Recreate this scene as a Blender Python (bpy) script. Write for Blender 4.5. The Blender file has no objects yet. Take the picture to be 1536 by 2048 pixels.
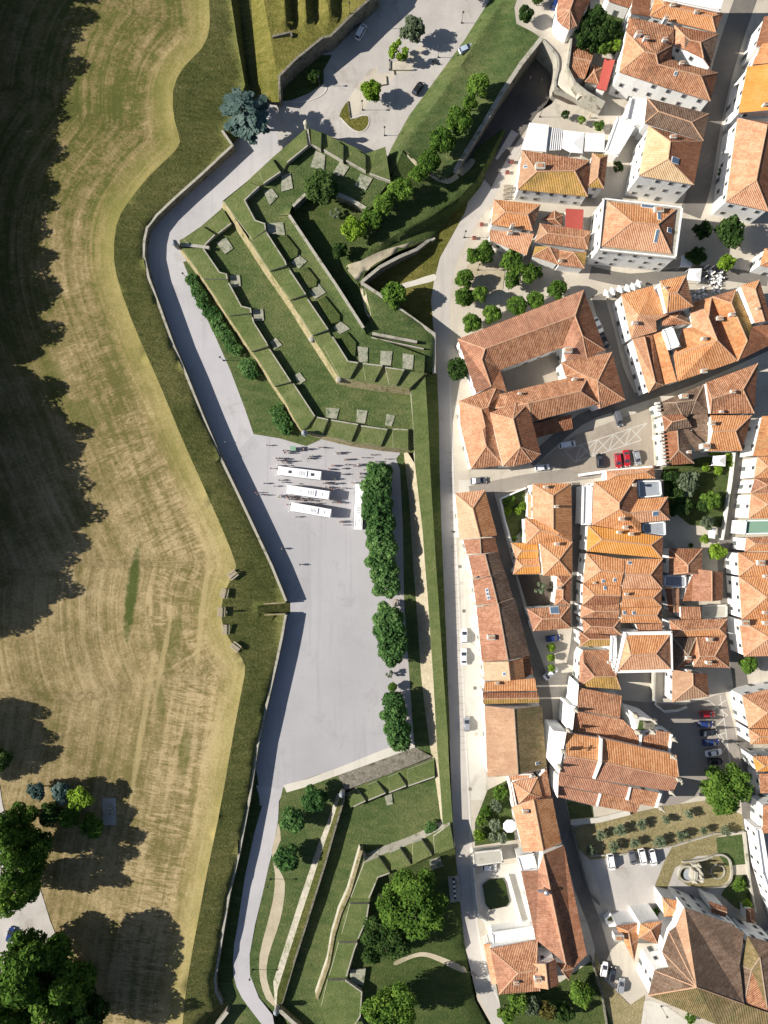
import bpy, bmesh, math, random
from mathutils import Vector, Matrix, noise
from mathutils.geometry import delaunay_2d_cdt
random.seed(7)
R = math.radians
scene = bpy.context.scene
col = scene.collection
S = 0.14; HC = 200.0          # metres per photo pixel on the ground, flying height
def P(x, y, z=0.0):
    k = S * (HC - z) / HC
    return Vector(((x - 768) * k, (1024 - y) * k, z))
ORG = [0, 0, 1.0]
def o(x, y, s=4.0):
    ORG[:] = [x, y, s]
def q(x, y):
    return (ORG[0] + x / ORG[2], ORG[1] + y / ORG[2])
def qq(*pts):
    return [q(*p[:2]) + tuple(p[2:]) for p in pts]
SUN_EL = 31.0
# ------------------------------------------------------------------ materials
class NT:
    def __init__(s, name):
        s.m = bpy.data.materials.new(name); s.m.use_nodes = True
        s.t = s.m.node_tree; s.n = s.t.nodes; s.l = s.t.links
        s.b = s.n['Principled BSDF']
        s.b.inputs['Roughness'].default_value = 0.85
        s.b.inputs['Specular IOR Level'].default_value = 0.25
    def new(s, typ, **kw):
        nd = s.n.new(typ)
        for k, v in kw.items(): setattr(nd, k, v)
        return nd
    def put(s, sock, v):
        if isinstance(v, bpy.types.NodeSocket): s.l.new(v, sock)
        elif isinstance(v, (tuple, list)) and len(v) == 3 and sock.type == 'RGBA': sock.default_value = (*v, 1)
        else: sock.default_value = v
    def obj(s): return s.new('ShaderNodeTexCoord').outputs['Object']
    def uv(s): return s.new('ShaderNodeTexCoord').outputs['UV']
    def map(s, vec, scale=(1, 1, 1), rot=0.0):
        nd = s.new('ShaderNodeMapping'); s.put(nd.inputs['Vector'], vec)
        nd.inputs['Scale'].default_value = scale; nd.inputs['Rotation'].default_value = (0, 0, rot)
        return nd.outputs[0]
    def noise(s, vec, scale, detail=3.0, rough=0.55, dist=0.0):
        nd = s.new('ShaderNodeTexNoise'); s.put(nd.inputs['Vector'], vec)
        nd.inputs['Scale'].default_value = scale; nd.inputs['Detail'].default_value = detail
        nd.inputs['Roughness'].default_value = rough; nd.inputs['Distortion'].default_value = dist
        return nd.outputs['Fac']
    def ramp(s, fac, stops):
        nd = s.new('ShaderNodeValToRGB'); s.put(nd.inputs[0], fac); cr = nd.color_ramp
        while len(cr.elements) < len(stops): cr.elements.new(0.5)
        for e, (p, c) in zip(cr.elements, stops):
            e.position = p; e.color = (*c, 1) if isinstance(c, (tuple, list)) else (c, c, c, 1)
        return nd.outputs[0]
    def mix(s, fac, a, b, mode='MIX'):
        nd = s.new('ShaderNodeMix', data_type='RGBA', blend_type=mode)
        s.put(nd.inputs[0], fac); s.put(nd.inputs[6], a); s.put(nd.inputs[7], b)
        return nd.outputs[2]
    def math(s, op, a, b=0.0):
        nd = s.new('ShaderNodeMath', operation=op); s.put(nd.inputs[0], a); s.put(nd.inputs[1], b)
        return nd.outputs[0]
    def sep(s, v):
        nd = s.new('ShaderNodeSeparateXYZ'); s.put(nd.inputs[0], v); return nd.outputs
    def comb(s, x, y, z=0.0):
        nd = s.new('ShaderNodeCombineXYZ'); s.put(nd.inputs[0], x); s.put(nd.inputs[1], y); s.put(nd.inputs[2], z); return nd.outputs[0]
    def white(s, v):
        nd = s.new('ShaderNodeTexWhiteNoise', noise_dimensions='3D'); s.put(nd.inputs['Vector'], v); return nd.outputs['Value']
    def bump(s, h, strength=0.5, dist=0.1):
        nd = s.new('ShaderNodeBump'); s.put(nd.inputs['Height'], h)
        nd.inputs['Strength'].default_value = strength; nd.inputs['Distance'].default_value = dist
        s.l.new(nd.outputs[0], s.b.inputs['Normal'])
    def base(s, c): s.put(s.b.inputs['Base Color'], c); return s
def lerp3(a, b, t): return tuple(a[i] + (b[i] - a[i]) * t for i in range(3))
def scl(c, f): return tuple(min(1, x * f) for x in c)

def grass_mat(name, dark, mid, straw, bias=0.5, rot=0.0, stretch=5.0, fine=1.3, bump=0.9):
    n = NT(name); v = n.obj()
    big = n.noise(v, 0.045, 4, 0.6)
    st = n.noise(n.map(v, (0.22, 0.22 * stretch, 0.3), rot), 1.0, 5, 0.65, 0.4)
    fn = n.noise(n.map(v, (fine, fine * 1.8, fine), rot), 1.0, 4, 0.7)
    hf = n.noise(n.map(v, (4.5, 6.5, 4.5), rot), 1.0, 2, 0.8)
    f = n.math('ADD', n.math('MULTIPLY', big, 0.42), n.math('ADD', n.math('MULTIPLY', st, 0.42), n.math('MULTIPLY', fn, 0.36)))
    f = n.math('ADD', f, n.math('MULTIPLY', n.math('SUBTRACT', hf, 0.45), 0.42))
    c = n.ramp(f, [(max(0.0, bias - 0.08), dark), (bias + 0.1, mid), (bias + 0.28, straw)])
    worn = n.ramp(n.math('ADD', n.math('MULTIPLY', n.noise(v, 0.16, 5, 0.75, 0.8), 0.8), n.math('MULTIPLY', fn, 0.25)), [(0.60, 0.0), (0.72, 1.0)])
    c = n.mix(n.math('MULTIPLY', worn, 0.55), c, lerp3(straw, (.24, .20, .12), 0.6))
    n.base(c); n.bump(n.math('ADD', fn, n.math('MULTIPLY', st, 1.2)), bump, 0.5)
    n.b.inputs['Roughness'].default_value = 1.0; n.b.inputs['Specular IOR Level'].default_value = 0.05
    return n.m
def stone_mat(name, a, b, scale=1.2, spots=None, bump=0.5, cells=0.0, rot=0.0):
    n = NT(name); v = n.obj()
    big = n.noise(v, 0.12, 4, 0.6); f = n.noise(v, scale * 2.2, 5, 0.7)
    c = n.mix(n.math('MULTIPLY', n.math('ADD', big, f), 0.5), a, b)
    h = f
    if cells:
        vo = n.new('ShaderNodeTexVoronoi', feature='F1'); n.put(vo.inputs['Vector'], n.map(v, (1, 1.5, 1), rot)); vo.inputs['Scale'].default_value = cells
        c = n.mix(0.35, c, n.mix(n.sep(vo.outputs['Color'])[0], scl(a, 0.75), scl(b, 1.15)))
        h = n.math('ADD', f, vo.outputs['Distance'])
    if spots:
        m = n.ramp(n.noise(v, 0.5, 5, 0.7), [(0.52, 0.0), (0.66, 1.0)])
        c = n.mix(m, c, spots)
    n.base(c); n.bump(h, bump, 0.12); return n.m
def paving_mat(name, a, b, spots=None, patch=0.06, contrast=1.0, joint=0.0):
    n = NT(name); v = n.obj()
    big = n.noise(v, patch, 5, 0.6); f = n.noise(v, 2.5, 4, 0.75)
    g = n.math('ADD', n.math('MULTIPLY', big, 0.65), n.math('MULTIPLY', f, 0.35))
    c = n.ramp(g, [(0.36, a), (0.64, b)])
    if spots:
        m = n.ramp(n.noise(v, 0.11, 6, 0.75, 0.6), [(0.55, 0.0), (0.68, 1.0)])
        c = n.mix(n.math('MULTIPLY', m, 0.7), c, spots)
    trk = n.ramp(n.noise(n.map(v, (0.55, 0.025, 0.3), 0.18), 1.0, 3, 0.6, 0.5), [(0.56, 0.0), (0.70, 1.0)])
    c = n.mix(n.math('MULTIPLY', trk, 0.35), c, scl(a, 0.8))
    hf = n.noise(v, 9.0, 2, 0.8)
    c = n.mix(n.math('MULTIPLY', n.math('SUBTRACT', hf, 0.35), 0.5), c, scl(a, 0.72))
    h = f
    if joint:
        br = n.new('ShaderNodeTexBrick'); n.put(br.inputs['Vector'], v); br.inputs['Scale'].default_value = joint
        br.inputs['Color1'].default_value = (1, 1, 1, 1); br.inputs['Color2'].default_value = (.82, .82, .82, 1); br.inputs['Mortar'].default_value = (.6, .58, .55, 1)
        br.inputs['Mortar Size'].default_value = 0.03
        c = n.mix(0.5, c, br.outputs['Color'], 'MULTIPLY')
    n.base(c); n.bump(h, 0.25, 0.04); return n.m
def roof_mat(name, c1, c2, c3, dirt, dirty=0.4, tone=0.35, period=0.46):
    n = NT(name); uv = n.uv(); s3 = n.sep(uv); v = n.obj()
    tu = n.math('FLOOR', n.math('DIVIDE', s3[0], period)); tv = n.math('FLOOR', n.math('DIVIDE', s3[1], 0.42))
    w = n.white(n.comb(tu, tv, 0.0))
    patch = n.noise(v, 0.35, 4, 0.65)
    row = n.white(n.comb(tu, n.math('FLOOR', n.math('DIVIDE', s3[1], 2.6)), 3.0))
    f = n.math('ADD', n.math('ADD', n.math('MULTIPLY', w, tone * .55), n.math('MULTIPLY', row, tone * .35)), n.math('MULTIPLY', patch, 1.0 - tone * .75))
    f = n.math('ADD', f, n.math('MULTIPLY', n.math('SUBTRACT', n.noise(v, 0.09, 3, 0.6), 0.5), 0.5))
    c = n.ramp(f, [(0.25, c1), (0.5, c2), (0.75, c3)])
    d = n.noise(n.comb(n.math('MULTIPLY', s3[0], 0.9), n.math('MULTIPLY', s3[1], 0.3), 0.0), 1.0, 5, 0.7)
    dm = n.ramp(n.math('ADD', n.math('MULTIPLY', d, 0.55), n.math('MULTIPLY', n.noise(v, 0.16, 4, 0.6), 0.5)), [(0.62 - 0.22 * dirty, 0.0), (0.86 - 0.22 * dirty, 1.0)])
    c = n.mix(n.math('MULTIPLY', dm, min(1.0, dirty * 1.5)), c, dirt)
    n.base(c)
    wave = n.math('SINE', n.math('MULTIPLY', s3[0], 2 * math.pi / period))
    saw = n.math('FRACT', n.math('DIVIDE', s3[1], 0.42))
    n.bump(n.math('ADD', n.math('ADD', n.math('MULTIPLY', wave, 0.8), n.math('MULTIPLY', saw, -0.3)), n.math('MULTIPLY', w, 0.4)), 0.55, 0.12)
    return n.m
def plain(name, c, rough=0.6, metal=0.0, var=0.08, scale=1.5, spec=0.3):
    n = NT(name); v = n.obj()
    n.base(n.mix(n.noise(v, scale, 4, 0.65), scl(c, 1 - var), scl(c, 1 + var)))
    n.b.inputs['Roughness'].default_value = rough; n.b.inputs['Metallic'].default_value = metal; n.b.inputs['Specular IOR Level'].default_value = spec
    return n.m
def plaster_mat(name, c, dirt, amount=0.5):
    n = NT(name); v = n.obj()
    m = n.ramp(n.noise(n.map(v, (0.7, 0.7, 0.2)), 1.0, 5, 0.7), [(0.5, 0.0), (0.75, amount)])
    n.base(n.mix(m, c, dirt)); n.bump(n.noise(v, 6, 3), 0.15, 0.02); return n.m
def leaf_mat(name, a, b, cc, trans=0.25):
    n = NT(name); v = n.obj()
    oi = n.new('ShaderNodeObjectInfo')
    f = n.math('ADD', n.math('MULTIPLY', n.noise(v, 2.4, 3, 0.6), 0.7), n.math('MULTIPLY', n.noise(v, 14.0, 3, 0.7), 0.4))
    f = n.math('ADD', f, n.math('MULTIPLY', n.math('SUBTRACT', oi.outputs['Random'], 0.5), 0.16))
    c = n.ramp(f, [(0.38, a), (0.55, b), (0.72, cc)])
    d = n.new('ShaderNodeBsdfDiffuse'); t = n.new('ShaderNodeBsdfTranslucent'); x = n.new('ShaderNodeMixShader')
    n.put(d.inputs[0], c); n.put(t.inputs[0], c); x.inputs[0].default_value = trans
    n.l.new(d.outputs[0], x.inputs[1]); n.l.new(t.outputs[0], x.inputs[2])
    n.l.new(x.outputs[0], n.n['Material Output'].inputs[0]); return n.m

M = {}
M['meadow_base'] = grass_mat('meadow_base', (.05, .052, .018), (.11, .10, .036), (.24, .195, .085), 0.5)
M['bank'] = grass_mat('bank_grass', (.036, .048, .014), (.084, .098, .030), (.18, .17, .065), 0.47, R(60), 6.0)
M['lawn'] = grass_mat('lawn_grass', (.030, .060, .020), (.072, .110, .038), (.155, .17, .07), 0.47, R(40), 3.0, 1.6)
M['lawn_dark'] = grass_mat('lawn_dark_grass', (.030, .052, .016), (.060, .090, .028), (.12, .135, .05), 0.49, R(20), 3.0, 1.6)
M['merlon_grass'] = grass_mat('merlon_grass', (.055, .088, .028), (.098, .132, .045), (.17, .185, .08), 0.48, R(-30), 2.0, 1.8, 0.6)
M['rough'] = grass_mat('rough_grass', (.042, .06, .016), (.09, .105, .03), (.20, .17, .07), 0.5, R(-55), 5.0)
M['yellow_bank'] = grass_mat('yellow_bank_grass', (.045, .058, .012), (.11, .112, .026), (.22, .19, .06), 0.48, R(80), 4.0)
M['dry_grass'] = grass_mat('dry_grass', (.13, .12, .05), (.25, .215, .11), (.36, .30, .17), 0.48, R(15), 2.5)
M['scarp'] = stone_mat('scarp_stone', (.20, .17, .09), (.36, .31, .19), 1.6, (.12, .13, .04), 0.7, 1.2)
M['stone'] = stone_mat('wall_stone', (.10, .092, .076), (.25, .23, .19), 1.4, (.055, .06, .03), 0.7, 1.6)
M['stone_light'] = stone_mat('coping_stone', (.27, .255, .215), (.45, .43, .375), 1.4, (.17, .165, .11), 0.4)
M['grey_slope'] = stone_mat('grey_stone_slope', (.24, .225, .19), (.37, .345, .29), 0.8, (.15, .16, .09), 0.5, 1.1)
M['gun_stone'] = stone_mat('gun_platform_stone', (.18, .19, .14), (.38, .375, .30), 1.0, (.07, .11, .04), 0.6, 1.1)
M['granite'] = paving_mat('granite_paving', (.36, .34, .34), (.46, .44, .43), (.40, .37, .33))
M['plaza'] = paving_mat('plaza_gravel', (.335, .33, .35), (.43, .425, .445), (.30, .295, .305), 0.03)
M['cobble'] = paving_mat('cobble_paving', (.36, .34, .325), (.50, .475, .45), (.29, .26, .22), 0.09)
M['road'] = paving_mat('road_paving', (.38, .375, .395), (.48, .47, .485), (.33, .32, .325), 0.07)
M['town'] = paving_mat('town_paving', (.41, .37, .31), (.56, .515, .44), (.30, .265, .215), 0.08)
M['street'] = paving_mat('street_slabs', (.50, .475, .42), (.62, .59, .53), (.40, .37, .31), 0.08)
M['asphalt'] = paving_mat('worn_asphalt', (.135, .125, .115), (.20, .185, .165), (.26, .24, .2), 0.12)
M['sett'] = paving_mat('sett_paving', (.24, .215, .19), (.33, .30, .265), (.18, .165, .145), 0.1)
M['path'] = paving_mat('earth_path', (.36, .31, .22), (.52, .46, .35), (.22, .21, .12), 0.2)
M['soil'] = paving_mat('dark_soil', (.07, .055, .045), (.14, .11, .085), (.05, .06, .03), 0.2)
M['street_road'] = paving_mat('street_surface', (.40, .375, .35), (.52, .49, .455), (.33, .30, .27), 0.07)
M['pale_slope'] = grass_mat('pale_slope', (.17, .155, .085), (.33, .29, .20), (.43, .385, .285), 0.42, R(85), 3.0)
M['dark_sett'] = paving_mat('shade_setts', (.10, .09, .08), (.15, .14, .125), (.12, .11, .1), 0.1)  # gate passage setts blackened: its deep shade is put into the colour
M['warm_sett'] = paving_mat('warm_setts', (.29, .25, .205), (.39, .34, .28), (.22, .19, .155), 0.1)
M['mosaic'] = paving_mat('mosaic_stone', (.44, .42, .38), (.52, .50, .46))
M['kerb'] = plain('kerb_stone', (.55, .53, .49), 0.9, 0, 0.15)
M['plaster'] = plaster_mat('white_plaster', (.80, .80, .79), (.55, .54, .50), 0.55)
M['plaster_old'] = plaster_mat('old_plaster', (.62, .61, .57), (.33, .32, .28), 0.9)
M['white_flat'] = plaster_mat('white_terrace', (.80, .80, .80), (.60, .60, .58), 0.4)
M['grey_flat'] = plaster_mat('grey_sheet_roof', (.30, .33, .37), (.20, .22, .25), 0.8)
M['green_flat'] = plaster_mat('green_terrace', (.20, .33, .25), (.15, .24, .2), 0.6)
M['concrete'] = stone_mat('concrete', (.36, .35, .30), (.48, .46, .41), 1.0, (.27, .26, .2), 0.3)
M['red_sheet'] = plain('red_sheet_roof', (.36, .075, .06), 0.5, 0, 0.15, 0.6)
M['dark_glass'] = plain('window_glass', (.045, .055, .075), 0.12, 0, 0.1, 1, 0.5)
M['sky_glass'] = plain('skylight_glass', (.10, .16, .24), 0.1, 0, 0.2, 1, 0.5)
M['frame'] = plain('window_frame', (.72, .72, .72), 0.6)
M['granite_frame'] = plain('granite_surround', (.33, .32, .30), 0.9, 0, 0.2)
M['ridge'] = stone_mat('ridge_mortar', (.42, .25, .16), (.54, .35, .24), 2.0, (.30, .19, .12), 0.3)
M['ridge_dark'] = stone_mat('ridge_old', (.26, .19, .14), (.42, .32, .24), 2.0, (.2, .17, .12), 0.3)
RM = {}
def rm(k, *a, **kw): RM[k] = M['roof_' + k] = roof_mat('roof_' + k, *a, **kw)
rm('orange', (.40, .165, .07), (.54, .25, .11), (.64, .34, .17), (.26, .135, .075), 0.35, 0.5)
rm('amber', (.55, .22, .045), (.63, .28, .07), (.68, .33, .11), (.42, .19, .06), 0.2, 0.3)
rm('peach', (.42, .20, .11), (.54, .285, .165), (.64, .38, .24), (.32, .18, .11), 0.35, 0.5)
rm('terra', (.23, .10, .052), (.37, .175, .095), (.50, .27, .16), (.15, .09, .06), 0.55, 0.6)
rm('blotch', (.34, .13, .05), (.45, .20, .085), (.54, .29, .14), (.20, .13, .06), 0.6, 0.5)
rm('brown', (.18, .075, .04), (.27, .115, .06), (.35, .17, .10), (.12, .07, .04), 0.55, 0.5)
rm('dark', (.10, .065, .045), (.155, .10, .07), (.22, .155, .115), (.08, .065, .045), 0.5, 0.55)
rm('tan', (.32, .19, .12), (.40, .245, .155), (.47, .31, .205), (.25, .15, .095), 0.5, 0.35)
rm('pink', (.26, .12, .075), (.36, .175, .11), (.46, .25, .165), (.18, .10, .065), 0.55, 0.5)
rm('moss', (.36, .20, .06), (.47, .29, .09), (.52, .31, .13), (.17, .13, .035), 0.75, 0.5)
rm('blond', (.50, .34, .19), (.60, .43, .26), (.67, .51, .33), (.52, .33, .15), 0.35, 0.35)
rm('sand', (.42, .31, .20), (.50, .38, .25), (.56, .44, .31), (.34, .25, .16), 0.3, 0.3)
rm('mossdark', (.15, .11, .05), (.22, .16, .075), (.30, .22, .12), (.10, .10, .04), 0.7, 0.5)
M['leaf_plane'] = leaf_mat('leaf_plane', (0.031, 0.067, 0.014), (0.084, 0.161, 0.028), (0.175, 0.280, 0.050))
M['leaf_lime'] = leaf_mat('leaf_lime', (0.063, 0.119, 0.014), (0.168, 0.280, 0.031), (0.308, 0.448, 0.063))
M['leaf_dark'] = leaf_mat('leaf_dark', (0.018, 0.041, 0.014), (0.046, 0.089, 0.024), (0.101, 0.155, 0.047))
M['leaf_blue'] = leaf_mat('leaf_blue', (0.042, 0.077, 0.070), (0.092, 0.147, 0.134), (0.182, 0.252, 0.231))
M['leaf_olive'] = leaf_mat('leaf_olive', (0.077, 0.105, 0.056), (0.154, 0.196, 0.119), (0.266, 0.308, 0.210))
M['leaf_hedge'] = leaf_mat('leaf_hedge', (0.028, 0.074, 0.023), (0.077, 0.161, 0.049), (0.166, 0.280, 0.096))
M['leaf_brown'] = leaf_mat('leaf_brown', (0.070, 0.067, 0.020), (0.154, 0.140, 0.042), (0.266, 0.224, 0.084))
M['bark'] = stone_mat('bark', (.09, .07, .05), (.17, .14, .11), 3.0, None, 0.6)
M['white_paint'] = plain('white_vehicle_paint', (.80, .80, .82), 0.3, 0, 0.03, 1, 0.5)
M['silver_paint'] = plain('silver_paint', (.42, .44, .47), 0.3, 0.4, 0.03, 1, 0.5)
M['grey_paint'] = plain('grey_paint', (.16, .17, .19), 0.3, 0.3, 0.03, 1, 0.5)
M['black_paint'] = plain('black_paint', (.018, .02, .024), 0.25, 0, 0.03, 1, 0.5)
M['blue_paint'] = plain('blue_paint', (.02, .04, .16), 0.3, 0, 0.03, 1, 0.5)
M['lightblue_paint'] = plain('pale_blue_paint', (.42, .50, .62), 0.3, 0.1, 0.03, 1, 0.5)
M['red_paint'] = plain('red_paint', (.42, .02, .03), 0.3, 0, 0.03, 1, 0.5)
M['rubber'] = plain('rubber', (.02, .02, .02), 0.9)
M['lamp_glass'] = plain('lamp_glass', (.75, .75, .72), 0.2)
M['tail_glass'] = plain('tail_lamp_glass', (.4, .02, .02), 0.3)
M['iron'] = plain('dark_iron', (.035, .038, .042), 0.6, 0.3)
M['wood'] = plain('weathered_wood', (.34, .29, .23), 0.9, 0, 0.2)
M['canvas'] = plain('white_canvas', (.82, .82, .82), 0.9, 0, 0.04)
M['lead'] = plain('lead_dome', (.22, .24, .27), 0.6, 0.1, 0.15)
M['pipe_metal'] = plain('galvanised_pipe', (.35, .37, .40), 0.35, 0.6)

# ------------------------------------------------------------------ object helpers
WL = {}
def tag(ob, label=None, cat=None, group=None, kind=None):
    if label: ob['label'] = label
    if cat: ob['category'] = cat
    if group: ob['group'] = group
    if kind: ob['kind'] = kind
    return ob
def empty(name, loc, label=None, cat=None, group=None, rz=0.0):
    e = bpy.data.objects.new(name, None); col.objects.link(e); e.location = loc; e.rotation_euler = (0, 0, rz)
    e.empty_display_size = 0.5
    WL[e.name] = Vector(loc); return tag(e, label, cat, group)
def mk(name, verts, faces, mats, parent=None, fm=None, uvs=None, smooth=False):
    me = bpy.data.meshes.new(name)
    off = WL.get(parent.name, Vector()) if parent else Vector()
    me.from_pydata([tuple(Vector(v) - off) for v in verts], [], faces)
    for m in (mats if isinstance(mats, (list, tuple)) else [mats]): me.materials.append(m)
    if fm: me.polygons.foreach_set('material_index', fm)
    if uvs is not None:
        lay = me.uv_layers.new(name='UVMap'); i = 0
        for f in uvs:
            for u in f: lay.data[i].uv = u; i += 1
    if smooth: me.polygons.foreach_set('use_smooth', [True] * len(me.polygons))
    me.update()
    ob = bpy.data.objects.new(name, me); col.objects.link(ob)
    if parent: ob.parent = parent
    WL[ob.name] = off
    return ob
def from_bm(name, bm, mats, parent=None, smooth=False):
    me = bpy.data.meshes.new(name); bm.to_mesh(me); bm.free()
    for m in (mats if isinstance(mats, (list, tuple)) else [mats]): me.materials.append(m)
    if smooth: me.polygons.foreach_set('use_smooth', [True] * len(me.polygons))
    ob = bpy.data.objects.new(name, me); col.objects.link(ob)
    if parent: ob.parent = parent
    WL[ob.name] = Vector(); return ob
def copy_tree(ob, parent=None):
    c = ob.copy(); col.objects.link(c)
    if parent: c.parent = parent
    for ch in list(ob.children): copy_tree(ch, c)
    return c
def paint(ob, mat, part):
    for ch in ob.children:
        if ch.name.split('.')[0] in part:
            ch.material_slots[0].link = 'OBJECT'; ch.material_slots[0].material = mat
class MB:
    """collects primitive shapes into one mesh"""
    def __init__(s): s.v = []; s.f = []; s.m = []
    def add(s, vs, fs, m=0):
        b = len(s.v); s.v += [Vector(v) for v in vs]; s.f += [[b + i for i in f] for f in fs]; s.m += [m] * len(fs)
    def box(s, c, d, rz=0.0, m=0, taper=1.0):
        cx, cy, cz = c; dx, dy, dz = d[0] / 2, d[1] / 2, d[2] / 2; cs, sn = math.cos(rz), math.sin(rz); vs = []
        for z, t in ((-dz, 1.0), (dz, taper)):
            for x, y in ((-dx, -dy), (dx, -dy), (dx, dy), (-dx, dy)):
                vs.append((cx + (x * cs - y * sn) * t, cy + (x * sn + y * cs) * t, cz + z))
        s.add(vs, [(3, 2, 1, 0), (4, 5, 6, 7), (0, 1, 5, 4), (1, 2, 6, 5), (2, 3, 7, 6), (3, 0, 4, 7)], m)
    def lathe(s, c, prof, n=12, m=0):
        vs = []; fs = []
        for r, z in prof:
            for i in range(n):
                a = 2 * math.pi * i / n; vs.append((c[0] + r * math.cos(a), c[1] + r * math.sin(a), c[2] + z))
        for k in range(len(prof) - 1):
            for i in range(n):
                j = (i + 1) % n; fs.append((k * n + i, k * n + j, (k + 1) * n + j, (k + 1) * n + i))
        fs.append(tuple(range(n))[::-1]); fs.append(tuple(range((len(prof) - 1) * n, len(prof) * n))); s.add(vs, fs, m)
    def tube(s, a, b, r0, r1=None, n=8, m=0):
        a, b = Vector(a), Vector(b); r1 = r0 if r1 is None else r1; d = (b - a).normalized()
        u = d.orthogonal().normalized(); w = d.cross(u); vs = []
        for p, r in ((a, r0), (b, r1)):
            for i in range(n):
                t = 2 * math.pi * i / n; vs.append(p + u * (r * math.cos(t)) + w * (r * math.sin(t)))
        fs = [(i, (i + 1) % n, n + (i + 1) % n, n + i) for i in range(n)] + [tuple(range(n))[::-1], tuple(range(n, 2 * n))]
        s.add(vs, fs, m)
    def build(s, name, mats, parent=None, smooth=False): return mk(name, s.v, s.f, mats, parent, s.m, None, smooth)

def subdiv(pts, closed=False, n=3):
    """Catmull-Rom through points of any dimension"""
    out = []; L = len(pts)
    rng = range(L if closed else L - 1)
    for i in rng:
        p = [pts[(i + k) % L] if closed else pts[min(max(i + k, 0), L - 1)] for k in (-1, 0, 1, 2)]
        for t in range(n):
            t /= n
            out.append(tuple(0.5 * (2 * b + (c - a) * t + (2 * a - 5 * b + 4 * c - d) * t * t + (3 * b - a - 3 * c + d) * t ** 3) for a, b, c, d in zip(*p)))
    if not closed: out.append(tuple(pts[-1]))
    return out
def inside(x, y, poly):
    r = False; j = len(poly) - 1
    for i in range(len(poly)):
        xi, yi = poly[i][:2]; xj, yj = poly[j][:2]
        if (yi > y) != (yj > y) and x < (xj - xi) * (y - yi) / (yj - yi) + xi: r = not r
        j = i
    return r
def cdt(outline, breaks=(), step=None, zf=None, z=0.0):
    """triangulate an outline in photo pixels; points are (x, y[, z])"""
    pts = []; zs = []; edges = []
    def push(line, closed):
        b = len(pts)
        for p in line:
            pts.append(Vector((p[0], p[1]))); zs.append(p[2] if len(p) > 2 else None)
        k = len(line)
        for i in range(k if closed else k - 1): edges.append((b + i, b + (i + 1) % k))
    push(outline, True)
    for b in breaks: push(b, False)
    if step:
        x0 = min(p[0] for p in outline); x1 = max(p[0] for p in outline); y0 = min(p[1] for p in outline); y1 = max(p[1] for p in outline)
        y = y0 + step / 2; r = 0
        while y < y1:
            x = x0 + step / 2 + (r % 2) * step / 2
            while x < x1:
                if inside(x, y, outline): pts.append(Vector((x, y))); zs.append(None)
                x += step
            y += step; r += 1
    v, e, f, ov, oe, of = delaunay_2d_cdt(pts, edges, [], 1, 0.02)
    vz = []
    ctrl = []
    if zf is None and step and any(z_ is not None for z_ in zs):
        for a_, b_ in edges:
            if zs[a_] is None or zs[b_] is None: continue
            L_ = (pts[a_] - pts[b_]).length; m_ = max(1, int(L_ / 12))
            for i_ in range(m_): t_ = i_ / m_; ctrl.append((pts[a_].x + (pts[b_].x - pts[a_].x) * t_, pts[a_].y + (pts[b_].y - pts[a_].y) * t_, zs[a_] + (zs[b_] - zs[a_]) * t_))
        def zf(x, y):
            sw = sz = 0.0
            for cx_, cy_, cz_ in ctrl:
                w_ = 1.0 / ((x - cx_) ** 2 + (y - cy_) ** 2 + 4.0) ** 1.5; sw += w_; sz += w_ * cz_
            return sz / sw
    for co, src in zip(v, ov):
        zz = None
        for sidx in src:
            if sidx < len(zs) and zs[sidx] is not None: zz = zs[sidx]; break
        if zz is None: zz = zf(co.x, co.y) if zf else z
        vz.append(zz)
    V = [P(c.x, c.y, zz) for c, zz in zip(v, vz)]; F = []
    for t in f:
        a, b, c = (V[i] for i in t[:3])
        F.append(tuple(t) if (b - a).cross(c - a).z > 0 else tuple(reversed(t)))
    return V, F
def sheet(name, label, mat, outline, z=0.0, breaks=(), step=None, zf=None, kind='structure', cat=None, uvf=None, smooth=True):
    V, F = cdt(outline, breaks, step, zf, z)
    uvs = [[uvf(V[i]) for i in f] for f in F] if uvf else None
    ob = mk(name, V, F, mat, None, None, uvs, smooth)
    return tag(ob, label, cat, None, kind)
def solid(name, top, zb, mats, parent=None, batter=0.0, label=None, cat=None, group=None):
    """a block whose top outline is given in photo pixels with heights, walls drop to zb"""
    T = [P(*p) for p in top]; n = len(T)
    area = sum(T[i].x * T[(i + 1) % n].y - T[(i + 1) % n].x * T[i].y for i in range(n))
    if area < 0: top = top[::-1]; T.reverse()
    V, F = cdt(top); fm = [0] * len(F); b = len(V)
    zbs = zb if isinstance(zb, (list, tuple)) else [zb] * n
    B = []
    for i in range(n):
        a, c = T[i - 1], T[(i + 1) % n]; d = Vector((c.y - a.y, a.x - c.x, 0))
        d = d.normalized() * batter if d.length else Vector()
        B.append(Vector((T[i].x + d.x, T[i].y + d.y, zbs[i])))
    V = list(V) + T + B
    for i in range(n):
        j = (i + 1) % n; F.append((b + i, b + n + i, b + n + j, b + j)); fm.append(1)
    ob = mk(name, V, F, mats, parent, fm)
    return tag(ob, label, cat, group)
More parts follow.
